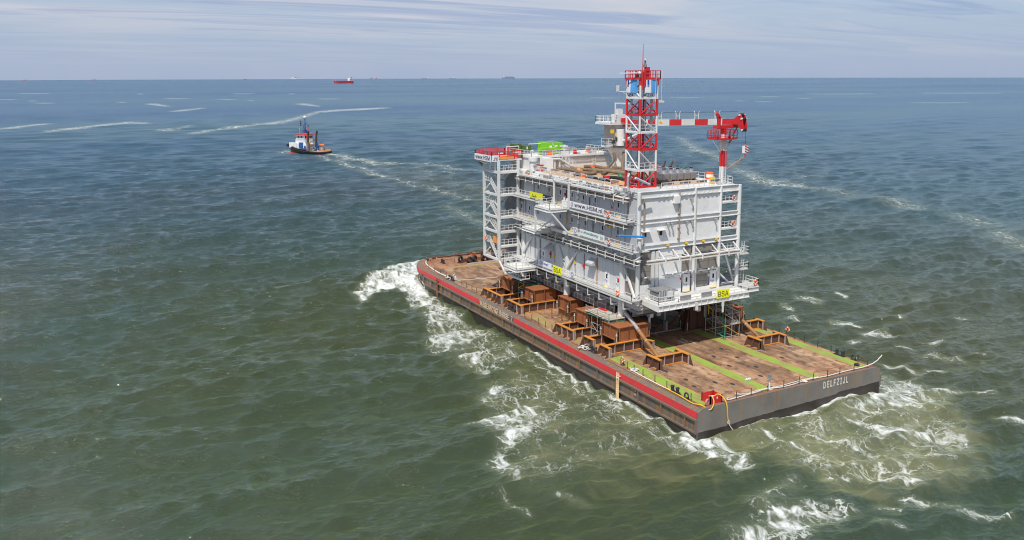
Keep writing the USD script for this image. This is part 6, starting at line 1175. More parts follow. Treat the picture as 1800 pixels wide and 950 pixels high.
for k, (x, y) in enumerate(((36.8, -4.2), (36.5, -5.8), (36.3, -7.2), (36.9, -2.4))):
    t = thing('inclined_prop', 'rusty inclined prop rising behind the tank units, %s' % ('second from the mast', 'third from the mast', 'farthest from the mast', 'nearest the mast')[k], 'prop', (x, y, FR+.06)); m = MB(); m.bar((x, y, FR+.1), (x-.2, y-.9, FR+2.7), .22); build(t, 'bar', m, 'rust_dark'); m = MB(); m.box(x-.4, x+.4, y-.3, y+.3, FR+.06, FR+.25); build(t, 'foot', m, 'mid_grey')
t = thing('orange_drum', 'orange and white banded drum beside the boom rest', 'drum', (27.0, -8.2, FR+.06))
for z0, z1, mt in ((0, .5, 'banner_white'), (.5, .8, 'orange'), (.8, 1.3, 'banner_white'), (1.3, 1.6, 'orange')): m = MB(); m.tube((27.0, -8.2, FR+.06+z0), (27.0, -8.2, FR+.06+z1), .6, 16); build(t, 'band', m, mt)
m = MB(); m.box(25.3, 25.9, -7.8, -7.2, FR+.06, FR+1.1); solo('yellow_bin', m, 'yellow_paint', 'small yellow box in front of the banded drum', 'box')
m = MB(); m.tube((36.0, -8.6, FR+.3), (35.2, -10.0, FR+1.6), .22, 8); m.box(35.6, 36.4, -9.0, -8.2, FR+.06, FR+.5); solo('flag_bundle', m, 'scaffold_green', 'green rolled bundle by the starboard rail of the roof', 'bundle')
m = MB(); m.box(38.0, 39.0, -6.6, -5.4, FR+.06, FR+1.9); solo('red_tank', m, 'orange', 'orange red box behind the tank units', 'box')
# blue tubes
m = MB(); m.tube((20.3, 11.4, 29.4), (20.9, 8.5, 28.25), .16, 10); solo('protection_tube', m, 'blue_white', 'white tube with a blue back tied across the foot of the mast', 'tube')
m = MB(); m.tube((25.2, 10.5, 20.2), (19.4, 10.45, 21.0), .17, 10); solo('protection_tube', m, 'blue_paint', 'bright blue tube lying across the rail at the stern port corner', 'tube')
m = MB(); m.tube((21.8, 9.3, FB), (21.8, 9.3, FB+2.0), .28, 14); m.ball((21.8, 9.3, FB+2.05), .5, 2, (1, 1, .7)); solo('dome_vent', m, 'white_paint', 'white mushroom vent at the stern port corner of the middle walkway', 'vent', smooth=40)

# ---------------------------------------------------------------- banners and signs hung on the rails
def banner(label, org, ex, w, h, mat, texts=(), depth=.04, name='banner', cat='banner'):
    """org: lower left corner as read; ex: reading direction; texts: (kind, ...)"""
    org, ex = np.array(org, float), unit(ex); ez = np.array([0, 0, 1.0]); ny = np.cross(ex, ez)
    t = thing(name, label, cat, org+ex*w/2); c = org+ex*w/2+ez*h/2
    m = MB(); m.obox(c, ex*w/2, ny*depth/2, ez*h/2); build(t, 'sheet', m, mat)
    for (txt, th, x, z, mt, bold, wd) in texts:
        m = MB(); m.text(txt, th, org+ex*x+ez*z+ny*(depth/2+.005), ex, ez, .012, bold, wd); build(t, 'lettering', m, mt)
    return t, org, ex, ez, ny
AFT, PRT = (0, -1, 0), (-1, 0, 0)             # reading directions on the stern and on the port side
YR = 10.46
def dots(t, org, ex, ez, ny, x, z, s):
    m = MB()
    for k in range(14):
        a = k*2*PI/14; 
        for r in (.28, .42): c = org+ex*(x+s*(.5+r*math.cos(a+r*3)))+ez*(z+s*(.5+r*math.sin(a+r*3)))+ny*.028; m.obox(c, ex*s*.035, ny*.006, ez*s*.05)
    build(t, 'dotted_emblem', m, 'letter_dark')
t, o, ex, ez, ny = banner('long white banner with dark web address on the upper port walkway rail', (39.0, YR, FA+.28), PRT, 9.6, .98, 'banner_white', (('www.HSM.nl', .62, 1.35, .22, 'letter_dark', True, 8.0),)); dots(t, o, ex, ez, ny, .2, .05, .85)
t, o, ex, ez, ny = banner('white banner with green lettering and emblem on the middle walkway rail', (36.0, YR, FB+.35), PRT, 6.9, .95, 'banner_white', (('iv-offshore&energy', .38, .3, .38, 'letter_green', True, 5.0),))
m = MB(); m.text('iv', .62, o+ex*5.85+ez*.16+ny*.03, ex, ez, .012, True); build(t, 'emblem', m, 'letter_green')
t, o, ex, ez, ny = banner('square white board with a dotted emblem left of the green lettered banner', (37.9, YR, FB+.3), PRT, 1.2, 1.0, 'banner_white'); dots(t, o, ex, ez, ny, .1, 0, 1.0)
t, o, ex, ez, ny = banner('square white board with a dotted emblem on the lowest port rail', (38.6, YR+.1, F0+.25), PRT, 1.3, 1.0, 'banner_white'); dots(t, o, ex, ez, ny, .15, 0, 1.0)
t, o, ex, ez, ny = banner('yellow and navy banner on the upper walkway rail near the stair tower', (52.2, YR, FA+.25), PRT, 4.6, 1.05, 'banner_yellow')
m = MB()
for k, (x, z) in enumerate(((1.1, .62), (2.0, .55), (1.0, .3), (1.4, .28), (1.8, .26), (2.2, .3))): m.obox(o+ex*x+ez*z+ny*.028, ex*.16, ny*.008, ez*(.06 if z > .5 else .1))
build(t, 'faint_mark', m, 'dark_green')
m = MB(); m.obox(o+ex*5.95+ez*.52+ny*.002, ex*1.35, ny*.024, ez*.52); build(t, 'navy_part', m, 'banner_navy'); m = MB(); m.obox(o+ex*5.0+ez*.65+ny*.03, ex*.2, ny*.01, ez*.1); build(t, 'white_mark', m, 'banner_white')
t, o, ex, ez, ny = banner('pale banner with a round blue and green emblem left of the yellow sign', (48.9, YR+.1, F0+.25), PRT, 4.4, 1.0, 'banner_white', (('TenneT', .42, 1.35, .36, 'letter_blue', True, 2.1),))
m = MB(); m.ring(o+ex*.8+ez*.52+ny*.03, ny, .27, .06, 20, 5, 0.4, 3.6); build(t, 'emblem', m, 'blue_paint'); m = MB(); m.ring(o+ex*.8+ez*.52+ny*.03, ny, .27, .06, 20, 5, 3.6, 6.6); build(t, 'emblem', m, 'letter_green')
m = MB(); m.obox(o+ex*3.85+ez*.46+ny*.03, ex*.62, ny*.006, ez*.5); build(t, 'white_cover', m, 'banner_white')
banner('bright yellow sign with black letters on the lowest port rail', (44.0, YR+.12, F0-.15), PRT, 2.75, 1.3, 'sign_yellow', (('BSA', .82, .22, .24, 'letter_dark', False, 2.3),), name='yellow_sign', cat='sign')
banner('bright yellow sign with black letters on the stern platform edge', (18.14, -2.45, F0-.35), AFT, 2.45, 1.3, 'sign_yellow', (('BSA', .82, .18, .24, 'letter_dark', False, 2.1),), name='yellow_sign', cat='sign')
t, o, ex, ez, ny = banner('white web address banner on the outer side of the hoist deck', (HX1, HY1+.1, HZ-.45), PRT, HX1-HX0, 1.15, 'banner_white', (('www.HSM', .75, .3, .22, 'letter_dark', True, 5.9),))
banner('white end of the web address banner round the corner of the hoist deck', (HX0-.1, HY1, HZ-.40), AFT, 1.35, 1.15, 'banner_white', (('.nl', .75, .2, .2, 'letter_dark', True, .95),))
m = MB(); m.box(HX0-.07, HX0-.03, 9.6, 12.7, HZ+.02, HZ+.42); solo('orange_sheet', m, 'sling_orange', 'orange strip of sheet along the stern side of the hoist deck', 'sheet')

# ---------------------------------------------------------------- life rings
def ring_proto(label, loc):
    t = thing('life_ring', label, 'life ring', (0, 0, 0), 0, 'orange life rings on rails')
    m = MB()
    for k in range(4): m.ring((0, 0, .42), (0, 1, 0), .33, .10, 9, 8, k*PI/2+.22, k*PI/2+PI/2-.22)
    build(t, 'ring', m, 'orange', smooth=True)
    m = MB()
    for k in range(4): m.ring((0, 0, .42), (0, 1, 0), .33, .104, 4, 8, k*PI/2-.22, k*PI/2+.22)
    build(t, 'band', m, 'banner_white', smooth=True)
    place(t, loc); return t
rings = [('orange life ring on the upper port walkway right of the web address banner', (28.2, YR+.05, FA+.2), 0), ('orange life ring on the middle port walkway right of the green lettered banner', (27.9, YR+.05, FB+.2), 0), ('orange life ring on the lowest port walkway near the stern corner', (25.3, YR+.12, F0+.15), 0),
         ('orange life ring in the upper bay of the starboard corner', (XS, -9.3, 24.4), PI/2), ('orange life ring in the middle bay of the starboard corner', (XS, -9.2, 20.25), PI/2), ('orange life ring on the starboard end of the stern landing', (20.2, -12.2, F0+.15), PI/2),
         ('orange life ring on the stair tower by the brown box', (TX1-.6, TY+.1, 13.2), 0), ('orange life ring standing on a post at the port edge of the barge', (17.6, 15.0, DK+.45), 0), ('orange life ring standing on a post at the starboard edge of the barge', (16.6, -15.9, DK+.55), 0)]
r0 = ring_proto(rings[0][0], rings[0][1])
for l, p, a in rings[1:]: dup(r0, p, a, l, 'orange life rings on rails')
for (x, y, l) in ((17.6, 14.9, 'low post under the port edge life ring'), (16.6, -15.8, 'low post under the starboard edge life ring')): m = MB(); m.box(x-.06, x+.06, y-.06, y+.06, DK+.03, DK+1.0); m.box(x-.3, x+.3, y-.2, y+.2, DK+.03, DK+.1); solo('ring_post', m, 'rust_dark', l, 'post')
m = MB(); m.box(60.2, 61.5, 12.5, 13.0, 13.2, 14.5); solo('brown_box', m, 'sling_orange', 'orange brown box standing inside the stair tower', 'box')

# ---------------------------------------------------------------- scaffolds
def scaffold(label, xs, ys, z0, zs, top, stair=None, mat='scaffold_tube'):
    t = thing('scaffold', label, 'scaffold', (np.mean(xs), np.mean(ys), z0))
    for i, x in enumerate(xs):
        for j, y in enumerate(ys): m = MB(); m.tube((x, y, z0), (x, y, top), .055, 6); build(t, 'standard', m, 'scaffold_green' if (i+j) % 3 == 2 else mat); m = MB(); m.box(x-.14, x+.14, y-.14, y+.14, z0, z0+.03); build(t, 'foot_plate', m, mat)
    for z in zs:
        for x in xs: m = MB(); m.tube((x, ys[0]-.15, z), (x, ys[-1]+.15, z), .045, 6); build(t, 'ledger', m, mat)
        for y in ys: m = MB(); m.tube((xs[0]-.15, y, z+.1), (xs[-1]+.15, y, z+.1), .045, 6); build(t, 'ledger', m, mat)
    for k, z in enumerate(zs[:-1]):
        a, b = (xs[0], xs[-1]) if k % 2 else (xs[-1], xs[0]); m = MB(); m.tube((a, ys[-1]+.06, z), (b, ys[-1]+.06, zs[k+1]), .045, 6); m.tube((xs[0]-.06, ys[0], z), (xs[0]-.06, ys[-1], zs[k+1]), .045, 6); build(t, 'diagonal', m, rr.choice((mat, mat, 'scaffold_green', 'yellow_paint')))
    return t
def planks(t, x0, x1, y0, y1, z, along='y', mats=('plank', 'plank', 'weld_grey')):
    n = max(1, int(((x1-x0) if along == 'y' else (y1-y0))/.3))
    for k in range(n):
        m = MB(); e = rr.uniform(-.15, .15)
        if along == 'y': a = x0+(x1-x0)*k/n; m.box(a+.01, a+(x1-x0)/n-.01, y0+e, y1+e, z, z+.05+.01*rr.random())
        else: a = y0+(y1-y0)*k/n; m.box(x0+e, x1+e, a+.01, a+(y1-y0)/n-.01, z, z+.05+.01*rr.random())
        build(t, 'plank', m, rr.choice(mats))
s1 = scaffold('tube scaffold stair tower standing on the deck under the starboard stern corner', (19.4, 21.5, 23.8), (-8.4, -6.9, -5.5), DK+.05, (DK+.5, DK+2.3, DK+4.1, DK+5.6), DK+6.4)
planks(s1, 19.2, 21.5, -8.4, -6.9, DK+2.36, 'y'); planks(s1, 21.6, 24, -7.0, -5.5, DK+4.2, 'y')
m = MB()
for y in (-8.2, -7.5): m.bar((19.4, y, DK+2.5), (23.6, y, DK+5.8), .06, .2); m.tube((19.4, y, DK+3.5), (23.6, y, DK+6.8), .04, 6)
for k in range(1, 11): f = k/11; m.box(19.4+4.2*f-.12, 19.4+4.2*f+.12, -8.2, -7.5, DK+2.5+3.3*f-.02, DK+2.5+3.3*f+.02)
build(s1, 'stair', m, 'galvanised')
m = MB(); m.tube((19.8, -5.4, DK+.5), (24, -5.4, DK+2.6), .05, 6); build(s1, 'diagonal', m, 'scaffold_green'); m = MB(); m.tube((21.5, -4.9, DK+4.2), (24, -4.9, DK+5.4), .045, 6); m.tube((22.2, -4.6, DK+3.6), (22.2, -4.6, DK+6.4), .06, 6); build(s1, 'guard_tube', m, 'yellow_paint')
s2 = scaffold('scaffold deck of pale planks on the port side girder boxes', (25.4, 28.4, 31.6), (9.1, 10.6, 12.0), 7.0, (7.06, 7.3), 8.4)
planks(s2, 25.2, 31.8, 9.0, 12.2, 7.42, 'y'); 
m = MB(); m.tube((25.4, 12.06, 8.3), (31.6, 12.06, 8.3), .045, 6); m.tube((25.4, 12.06, 7.9), (31.6, 12.06, 7.9), .045, 6); m.tube((25.35, 9.1, 8.3), (25.35, 12.0, 8.3), .045, 6); build(s2, 'guard_tube', m, 'scaffold_tube'); m = MB(); m.box(29.6, 31.4, 9.2, 9.9, 7.5, 7.56); build(s2, 'red_sheet', m, 'red_paint')
s3 = scaffold('small tube scaffold between the two port girder boxes nearest the stern', (28.4, 30.0), (10.4, 12.0), DK+.05, (DK+.6, DK+1.6, DK+2.6), DK+3.6)
s4 = scaffold('scaffold between the first two girder boxes under the forward column', (52.2, 54.2), (8.6, 11.6), DK+.05, (DK+.6, DK+1.8, DK+2.7, DK+3.7), DK+4.8, mat='scaffold_tube'); planks(s4, 51.0, 57.6, 6.4, 11.4, 7.08, 'y', ('rust_dark', 'scaffold_green', 'dark_steel', 'plank'))

# ---------------------------------------------------------------- loose gear on the deck
t = thing('red_basket', 'open red steel crate at the port stern corner of the barge', 'crate', (1.7, 14.0, DK+.04))
a, b, c, d = (.6, 13.95), (.6, 12.15), (2.15, 12.15), (2.15, 13.95)
for (p, q, n) in ((a, b, 2), (b, c, 1), (c, d, 2), (d, a, 1)):
    for z in (.12, .40, .66, .86): m = MB(); m.bar((*p, DK+.04+z), (*q, DK+.04+z), .06, .2); build(t, 'side_rail', m, 'red_paint')
    for k in range(n+1): e = np.array(p)+(np.array(q)-np.array(p))*k/n; m = MB(); m.box(e[0]-.06, e[0]+.06, e[1]-.06, e[1]+.06, DK+.04, DK+1.05); build(t, 'corner_post' if k in (0, n) else 'post', m, 'red_paint')
    m = MB(); m.bar((*p, DK+.5), (*q, DK+.5), .03, .8); build(t, 'side_plate', m, 'red_paint')
m = MB(); m.box(.65, 2.1, 12.2, 13.9, DK+.05, DK+.1); build(t, 'floor', m, 'weld_grey'); m = MB(); m.box(.55, .575, 12.8, 13.1, DK+.6, DK+.85); build(t, 'label_plate', m, 'banner_white')
for k, (x, y) in enumerate(((1.2, 13.4), (1.6, 12.8), (1.1, 12.7))): m = MB(); m.ring((x, y, DK+.35+.12*k), (.2*k, 0, 1), .38, .12, 18, 6); solo('rope_coil', m, 'rope_white', 'pale rope coil inside the red crate, %s' % ('nearest the port side', 'at the far side', 'nearest the stern')[k], 'rope coil')
m = MB(); m.ring((.55, 14.5, DK+.45), (1, .35, 0), .34, .12, 18, 8); m.ring((.52, 14.5, DK+.45), (1, .35, 0), .16, .08, 14, 6); solo('hose_reel', m, 'reel_pink', 'faded pink reel leaning on the corner of the red crate', 'reel')
from scipy.interpolate import CubicSpline
def rope(name, label, pts, r, mat, n=60, wob=0.0, cat='rope'):
    pts = np.array(pts, float); L = np.r_[0, np.cumsum(np.linalg.norm(np.diff(pts, axis=0), axis=1))]
    c = CubicSpline(L, pts)(np.linspace(0, L[-1], n)); 
    if wob: c[:, 0] += wob*np.sin(np.arange(n)*1.7); c[:, 1] += wob*np.cos(np.arange(n)*1.1)
    m = MB(); m.path(c, r, 6); return solo(name, m, mat, label, cat, smooth=True)
h = DK+.16
rope('tow_rope', 'yellow rope along the port stern edge and over the red crate', [(10.6, 15.45, h), (8.0, 15.5, h), (5.5, 15.55, h), (3.2, 15.7, h), (1.4, 15.7, h), (.4, 15.2, h-.06), (-.1, 14.6, h-.45), (-.14, 14.2, h-.1), (.2, 13.8, DK+.75), (.6, 13.7, DK+1.02), (1.2, 13.5, DK+.8)], .075, 'rope_yellow', 90)
rope('tow_rope', 'yellow rope hanging from the red crate down the stern', [(1.2, 12.6, DK+.8), (.6, 12.4, DK+1.0), (.25, 12.2, DK+.75), (-.12, 12.0, DK+.1), (-.2, 11.8, 1.8), (-.22, 11.6, .9)], .085, 'rope_yellow', 40)
rope('tow_rope', 'pale rope running from the stern down into the water', [(-.22, 11.6, .9), (-.26, 11.5, .5), (-.4, 11.3, .1), (-.8, 11.0, -.5), (-1.3, 10.8, -1.6)], .05, 'rope_white', 40)
m = MB(); m.ring((-.24, 11.6, .8), (1, 0, .1), .2, .045, 14, 6); solo('rope_thimble', m, 'rope_white', 'pale eye at the lower end of the yellow rope on the stern', 'rope eye')
rope('stern_rope', 'white rope lying along the stern edge from the red crate to starboard', [(1.0, 10.6, h), (.55, 11.2, h), (.45, 10.2, h), (.6, 8.0, h), (.5, 6.6, h+.1), (.75, 5.0, h+.1), (.55, 2.6, h), (.5, -.8, h), (.75, -3.5, h), (.5, -6, h), (.55, -9.0, h), (.6, -12.0, h), (.3, -14.4, h+.2), (-.1, -15.6, h+.8), (-.3, -16.3, h+1.6)], .07, 'rope_white', 130, .03)
rope('stern_rope', 'second white rope beside the first on the stern edge', [(1.5, 9.0, h), (.9, 7.0, h), (1.1, 5.4, h), (.85, 2.8, h), (.9, .3, h), (1.0, -2.4, h), (.8, -5.2, h)], .06, 'rope_white', 80, .04)
rope('edge_rope', 'white rope lying along the port edge near the stern', [(16.0, 14.9, h), (14.6, 15.3, h), (12.6, 15.45, h), (10.2, 15.5, h), (8.2, 15.5, h), (6.6, 15.4, h)], .085, 'rope_white', 60, .02)
rope('edge_rope', 'white rope curving along the bow port edge to the bollards', [(95.0, 12.0, h), (93.0, 13.4, h), (90.5, 14.3, h), (86.0, 14.9, h), (81.0, 15.2, h), (77.4, 15.0, h), (75.4, 14.6, h)], .13, 'rope_white', 70, .02)
rope('deck_line', 'pale line stretched across the deck ahead of the first girder box', [(74.3, 14.6, h-.06), (73.6, 11.0, h-.08), (73.0, 6.0, h-.08)], .06, 'rope_white', 20)
def coil(label, x, y, s, mat):
    g = np.random.default_rng(int(x*10)); q = np.array([(x+s*g.normal(0, .55), y+s*g.normal(0, .5), DK+.12+abs(g.normal(0, .28))*s) for _ in range(26)])
    c = CubicSpline(np.arange(26), q)(np.linspace(0, 25, 150)); m = MB(); m.path(c, .07, 5); solo('rope_coil', m, mat, label, 'rope coil', smooth=True)
coil('heap of white rope on the port edge beside the beam frames', 26.2, 15.6, .9, 'rope_white'); coil('heap of white rope on the bollards near the bow', 75.8, 14.9, .9, 'rope_white'); coil('small heap of white rope on the port edge behind the life ring', 14.9, 15.0, .5, 'rope_white'); coil('small pale heap on the green strip near the stern', 4.6, 3.8, .35, 'rope_white'); coil('knot of white and red rope on the stern edge', .6, -2.3, .35, 'rope_white'); coil('dark knot of rope on the starboard stern edge', 1.6, -13.9, .4, 'letter_dark')
t = thing('navigation_light', 'white post with a round lamp on the stern edge of the barge', 'lamp', (.9, 3.7, DK)); m = MB(); m.tube((.9, 3.7, DK), (.9, 3.7, DK+1.5), .12, 10); m.box(.6, 1.2, 3.4, 4.0, DK, DK+.1); build(t, 'post', m, 'white_paint'); m = MB(); m.tube((.9, 3.7, DK+1.5), (.9, 3.7, DK+1.6), .4, 14); m.tube((.9, 3.7, DK+1.6), (.9, 3.7, DK+2.0), .2, 10); build(t, 'lamp', m, 'mid_grey')
# tyres standing in rows on the bow deck, in front of a white kerb
def tyre_proto(label, loc, rot):
    t = thing('mooring_fender', label, 'tyre', (0, 0, 0), 0, 'dark tyres standing on the bow deck'); m = MB(); m.ring((0, 0, .75), (1, 0, 0), .58, .24, 20, 8); build(t, 'tyre', m, 'black_rubber', smooth=True); m = MB(); m.ring((0, 0, .75), (1, 0, 0), .36, .06, 16, 6); build(t, 'rim', m, 'rust_dark'); m = MB(); m.box(-.5, .5, -.55, .55, 0, .12); m.bar((-.5, 0, .1), (-.1, 0, 1.0), .1); build(t, 'stand', m, 'rust_dark'); place(t, loc, rot); return t
TL = [('first dark tyre from the port side standing on the bow deck', 88.9, 7.0), ('second dark tyre from the port side, close to the white kerb', 87.2, 5.6), ('dark tyre with an orange hoop behind it on the bow deck', 88.0, 4.0), ('dark tyre in the middle of the row on the bow deck', 87.6, 2.2), ('dark tyre right of the middle of the bow deck row', 87.9, .6), ('dark tyre next to last in the bow deck row', 88.2, -1.2), ('last dark tyre of the bow deck row, nearest the stair tower', 88.0, -3.2), ('dark tyre standing behind the row by the towing frame', 91.2, .2), ('dark tyre standing behind the row by the mast post', 91.0, -2.0)]
t0 = tyre_proto(TL[0][0], (TL[0][1], TL[0][2], DK+.05), .5)
for k, (l, x, y) in enumerate(TL[1:]): dup(t0, (x, y, DK+.05), .5+.25*((k*7) % 3-1), l, 'dark tyres standing on the bow deck')
m = MB(); m.ring((89.0, 4.3, DK+.9), (1, .3, 0), .62, .1, 18, 6); solo('orange_hoop', m, 'orange', 'orange hoop between the dark tyres on the bow deck', 'hoop')
m = MB(); m.box(86.2, 86.6, -7, 6.6, DK+.03, DK+.3); solo('white_kerb', m, 'weld_grey', 'pale kerb beam in front of the tyres on the bow deck', 'kerb')
for k in range(9): x, y = 88.6+rr.uniform(-.8, 1.8), 5.6-k*1.15; m = MB(); m.box(x-.4, x+.4, y-.35, y+.35, DK+.05, DK+rr.uniform(.5, 1.0)); solo('winch_part', m, rr.choice(('rust_dark', 'red_paint', 'rust')), 'rusty winch gear block %s on the bow deck' % ('behind the first tyre from port', 'beside the second tyre', 'by the orange hoop', 'left of the middle tyre', 'behind the middle tyre', 'right of the middle tyre', 'beside the next to last tyre', 'behind the last tyre', 'nearest the black mast')[k], 'winch gear', 'winch gear on the bow deck')
m = MB(); m.tube((83.5, -2.6, DK), (83.5, -2.6, DK+2.8), .12, 8); m.box(83.2, 83.8, -2.9, -2.3, DK, DK+.12); solo('deck_post', m, 'dark_steel', 'black post on the deck just below the stair tower', 'post')
m = MB(); m.tube((88.6, -5.2, DK), (88.6, -5.2, DK+8.4), .1, 8, .06); m.box(88.3, 88.9, -5.5, -4.9, DK, DK+.5); solo('signal_mast', m, 'dark_steel', 'thin black mast on the bow deck left of the stair tower', 'mast')
for k, (x, y) in enumerate(((42.6, 11.6), (40.4, 11.0))): m = MB(); m.box(x-.07, x+.07, y-.07, y+.07, DK+.03, DK+1.7-.4*k); m.box(x-.2, x+.2, y-.2, y+.2, DK+.03, DK+.06); solo('rusty_post', m, 'rust', 'rusty upright post on the open deck, %s' % ('the taller one', 'the shorter one')[k], 'post')
m = MB(); m.box(78.6, 79.8, 1.5, 2.4, DK+.04, DK+.22); m.box(78.9, 79.4, 1.8, 2.2, DK+.2, DK+.45); solo('deck_winch', m, 'rust_dark', 'small dark fitting in the middle of the open bow deck', 'deck fitting')
for k, (x, y, w) in enumerate(((21.6, 1.0, 1.6), (22.4, .0, 1.4), (20.8, -.4, 1.2))):
    m = MB(); m.box(x-w/2, x+w/2, y-.14, y+.14, DK+.03, DK+.11); solo('loose_plank', m, 'plank', 'loose pale plank on the shaded deck, %s' % ('nearest the port strip', 'the middle one', 'nearest the stern')[k], 'plank')

# ---------------------------------------------------------------- tug
def tug():
    S = np.array([401.0, -53.2, SEA_Z-.02]); ang = math.radians(27)     # stern on the waterline, heading
    t = thing('tugboat', 'black hulled tug with white wheelhouse and blue deck gear towing ahead of the barge', 'tugboat', tuple(S), ang)
    c, s = math.cos(ang), math.sin(ang); R = np.array([[c, -s, 0], [s, c, 0], [0, 0, 1]])
    def b(name, m, mat, smooth=False, parent=t):
        q = MB(); q.V = [np.vstack(m.V) @ R.T + S]; q.F = [np.vstack(m.F)]; return build(parent, name, q, mat, smooth=smooth)
    L, B = 29.0, 5.0
    def half(u): return B*(1-max(0, (u-.62)/.38)**2.3)*(1-.10*max(0, (.1-u)/.1))
    def sheer(u): return 1.1+3.2*max(0, (u-.35)/.65)**1.6
    n = 26; us = np.linspace(0, 1, n)
    V, F = [], []
    for u in us:
        w, z = half(u), sheer(u); x = u*L
        for (yy, zz, k) in ((-w*.82, -1.2, 0), (-w, z*.4, .3), (-w*1.02, z, .8), (w*1.02, z, .8), (w, z*.4, .3), (w*.82, -1.2, 0)): V.append((x+(k*1.6 if u > .9 else 0), yy, zz))
    for i in range(n-1):
        for k in range(6): F.append((i*6+k, (i+1)*6+k, (i+1)*6+(k+1) % 6, i*6+(k+1) % 6))
    F += [(0, 1, 2, 3), (0, 3, 4, 5)]; e = (n-1)*6; F += [(e+3, e+2, e+1, e), (e+5, e+4, e+3, e)]
    m = MB().add(V, [f[::-1] for f in F]); b('hull', m, 'tug_black')
    m = MB(); V = [(u*L+.3, sg*half(u)*.92, sheer(u)+.02) for u in us for sg in (-1, 1)]; m.add(V, [(2*i, 2*i+2, 2*i+3, 2*i+1) for i in range(n-1)]); b('deck', m, 'tug_deck')
    for sg in (1, -1):
        m = MB(); m.path([(u*L, sg*half(u)*1.03, sheer(u)+.1) for u in us], .32, 8); b('fender', m, 'black_rubber')
        m = MB(); V = []
        for u in us[9:]:
            w = half(u); V += [(u*L+(1.3 if u > .9 else 0), sg*w*1.0, sheer(u)), (u*L+(1.5 if u > .9 else 0), sg*w*1.02, sheer(u)+1.0), (u*L+(1.3 if u > .9 else 0), sg*(w*1.02-.15), sheer(u)+1.0)]
        k = len(V)//3; m.add(V, [(3*i, 3*i+3, 3*i+4, 3*i+1) for i in range(k-1)]+[(3*i+1, 3*i+4, 3*i+5, 3*i+2) for i in range(k-1)]+[(3*i+1, 3*i+4, 3*i+3, 3*i) for i in range(k-1)]); b('bulwark', m, 'tug_black')
        for i in range(7): u = .5+.055*i; m = MB(); m.ring((u*L, sg*(half(u)*1.02+.1), sheer(u)-.3), (0, 1, 0), .48, .2, 14, 6); b('tyre_fender', m, 'black_rubber')
    m = MB(); m.path([(.1, y, 1.0) for y in np.linspace(-4.7, 4.7, 8)], .5, 10); b('stern_roller', m, 'tug_black')
    m = MB(); m.box(-.15, L*.9, -4.6, 4.6, -.15, .05); b('waterline_band', m, 'tug_red')
    m = MB(); m.tube((L+.9, -2, 3.9), (L+.9, 2, 3.9), .8, 12); b('bow_fender', m, 'black_rubber')
    # low house, upper house, wheelhouse
    m = MB(); m.box(11.5, 24, -3.6, 3.6, 1.6, 5.4); b('deck_house', m, 'tug_white')
    m = MB(); m.box(20, 26, 2.0, 4.0, 3.0, 5.8); b('side_house', m, 'tug_white')
    m = MB(); m.box(13.5, 21.5, -3.0, 3.0, 5.4, 7.9); b('upper_house', m, 'tug_white')
    m = MB(); m.prism([(13.8, -3.2, 7.9), (20.6, -3.2, 7.9), (20.9, -3.2, 10.6), (13.5, -3.2, 10.6)], (0, 6.4, 0)); w = b('wheelhouse', m, 'tug_white')
    def pane(*a):
        m = MB(); m.box(*a); q = MB(); q.V = [np.vstack(m.V) @ R.T + S]; q.F = m.F; build(w, 'window', q, 'window_dark')
    for k in range(5): pane(13.55, 13.7, -2.9+k*1.2, -2.0+k*1.2, 8.7, 10.0); pane(20.7, 20.95, -2.9+k*1.2, -2.0+k*1.2, 8.7, 10.0)
    for k in range(5):
        for sg in (1, -1): pane(14.2+k*1.3, 15.2+k*1.3, sg*3.2, sg*3.26, 8.7, 10.0)
    m = MB(); m.box(13.2, 21.2, -3.5, 3.5, 10.6, 10.85); b('wheelhouse_roof', m, 'tug_red')
    for (x, y) in ((14.0, 3.0), (14.0, 1.6), (14.0, -.2), (14.0, -1.8), (19.6, 3.2)): m = MB(); m.tube((x, y-.5, 11.15), (x, y+.5, 11.15), .38, 10); b('life_raft', m, 'orange')
    for sg in (1, -1):
        m = MB(); m.box(10.4, 11.6, sg*3.2-.6, sg*3.2+.6, 1.6, 6.4); b('funnel', m, 'tug_blue' if sg < 0 else 'mid_grey'); m = MB(); m.tube((11.2, sg*3.1, 5.6), (10.3, sg*3.2, 11.0), .75, 12, .5); b('exhaust', m, 'exhaust_brown'); m = MB(); m.tube((10.3, sg*3.2, 10.9), (9.9, sg*3.25, 12.8), .5, 10); b('exhaust_pipe', m, 'black_rubber')
        m = MB(); m.path([(13.2, sg*3.3, 11.0), (11.8, sg*3.4, 10.6), (11.2, sg*3.5, 8.0)], .22, 8); b('handrail_frame', m, 'tug_red')
    m = MB(); m.box(15.4, 17.4, -.9, .9, 10.85, 13.2); b('mast_base', m, 'tug_blue')
    m = MB(); m.tube((16.2, 0, 13.0), (16.2, 0, 19.8), .38, 10, .22); m.tube((16.2, -1.8, 14.4), (16.2, 1.8, 14.4), .12, 6); m.tube((16.2, -1.3, 17.0), (16.2, 1.3, 17.0), .1, 6); b('mast', m, 'tug_blue')
    for sg in (1, -1): m = MB(); m.tube((15.6, sg*1.6, 10.8), (15.6, sg*1.7, 15.6), .2, 8); m.box(15.2, 16.0, sg*1.7-.6, sg*1.7+.6, 15.6, 16.0); b('mast_leg', m, 'tug_red')
    m = MB(); m.ball((16.2, 0, 20.6), .85, 2); b('radome', m, 'tug_white', True)
    for k in range(3): m = MB(); m.ball((16.6, 2.9, 18.2-k*1.05), .42, 1); b('day_shape', m, 'black_rubber')
    m = MB(); m.tube((16.6, 2.9, 19.3), (16.6, 2.9, 14.4), .04, 5); m.tube((16.2, 0, 19.3), (16.6, 2.9, 19.3), .04, 5); b('halyard', m, 'dark_steel')
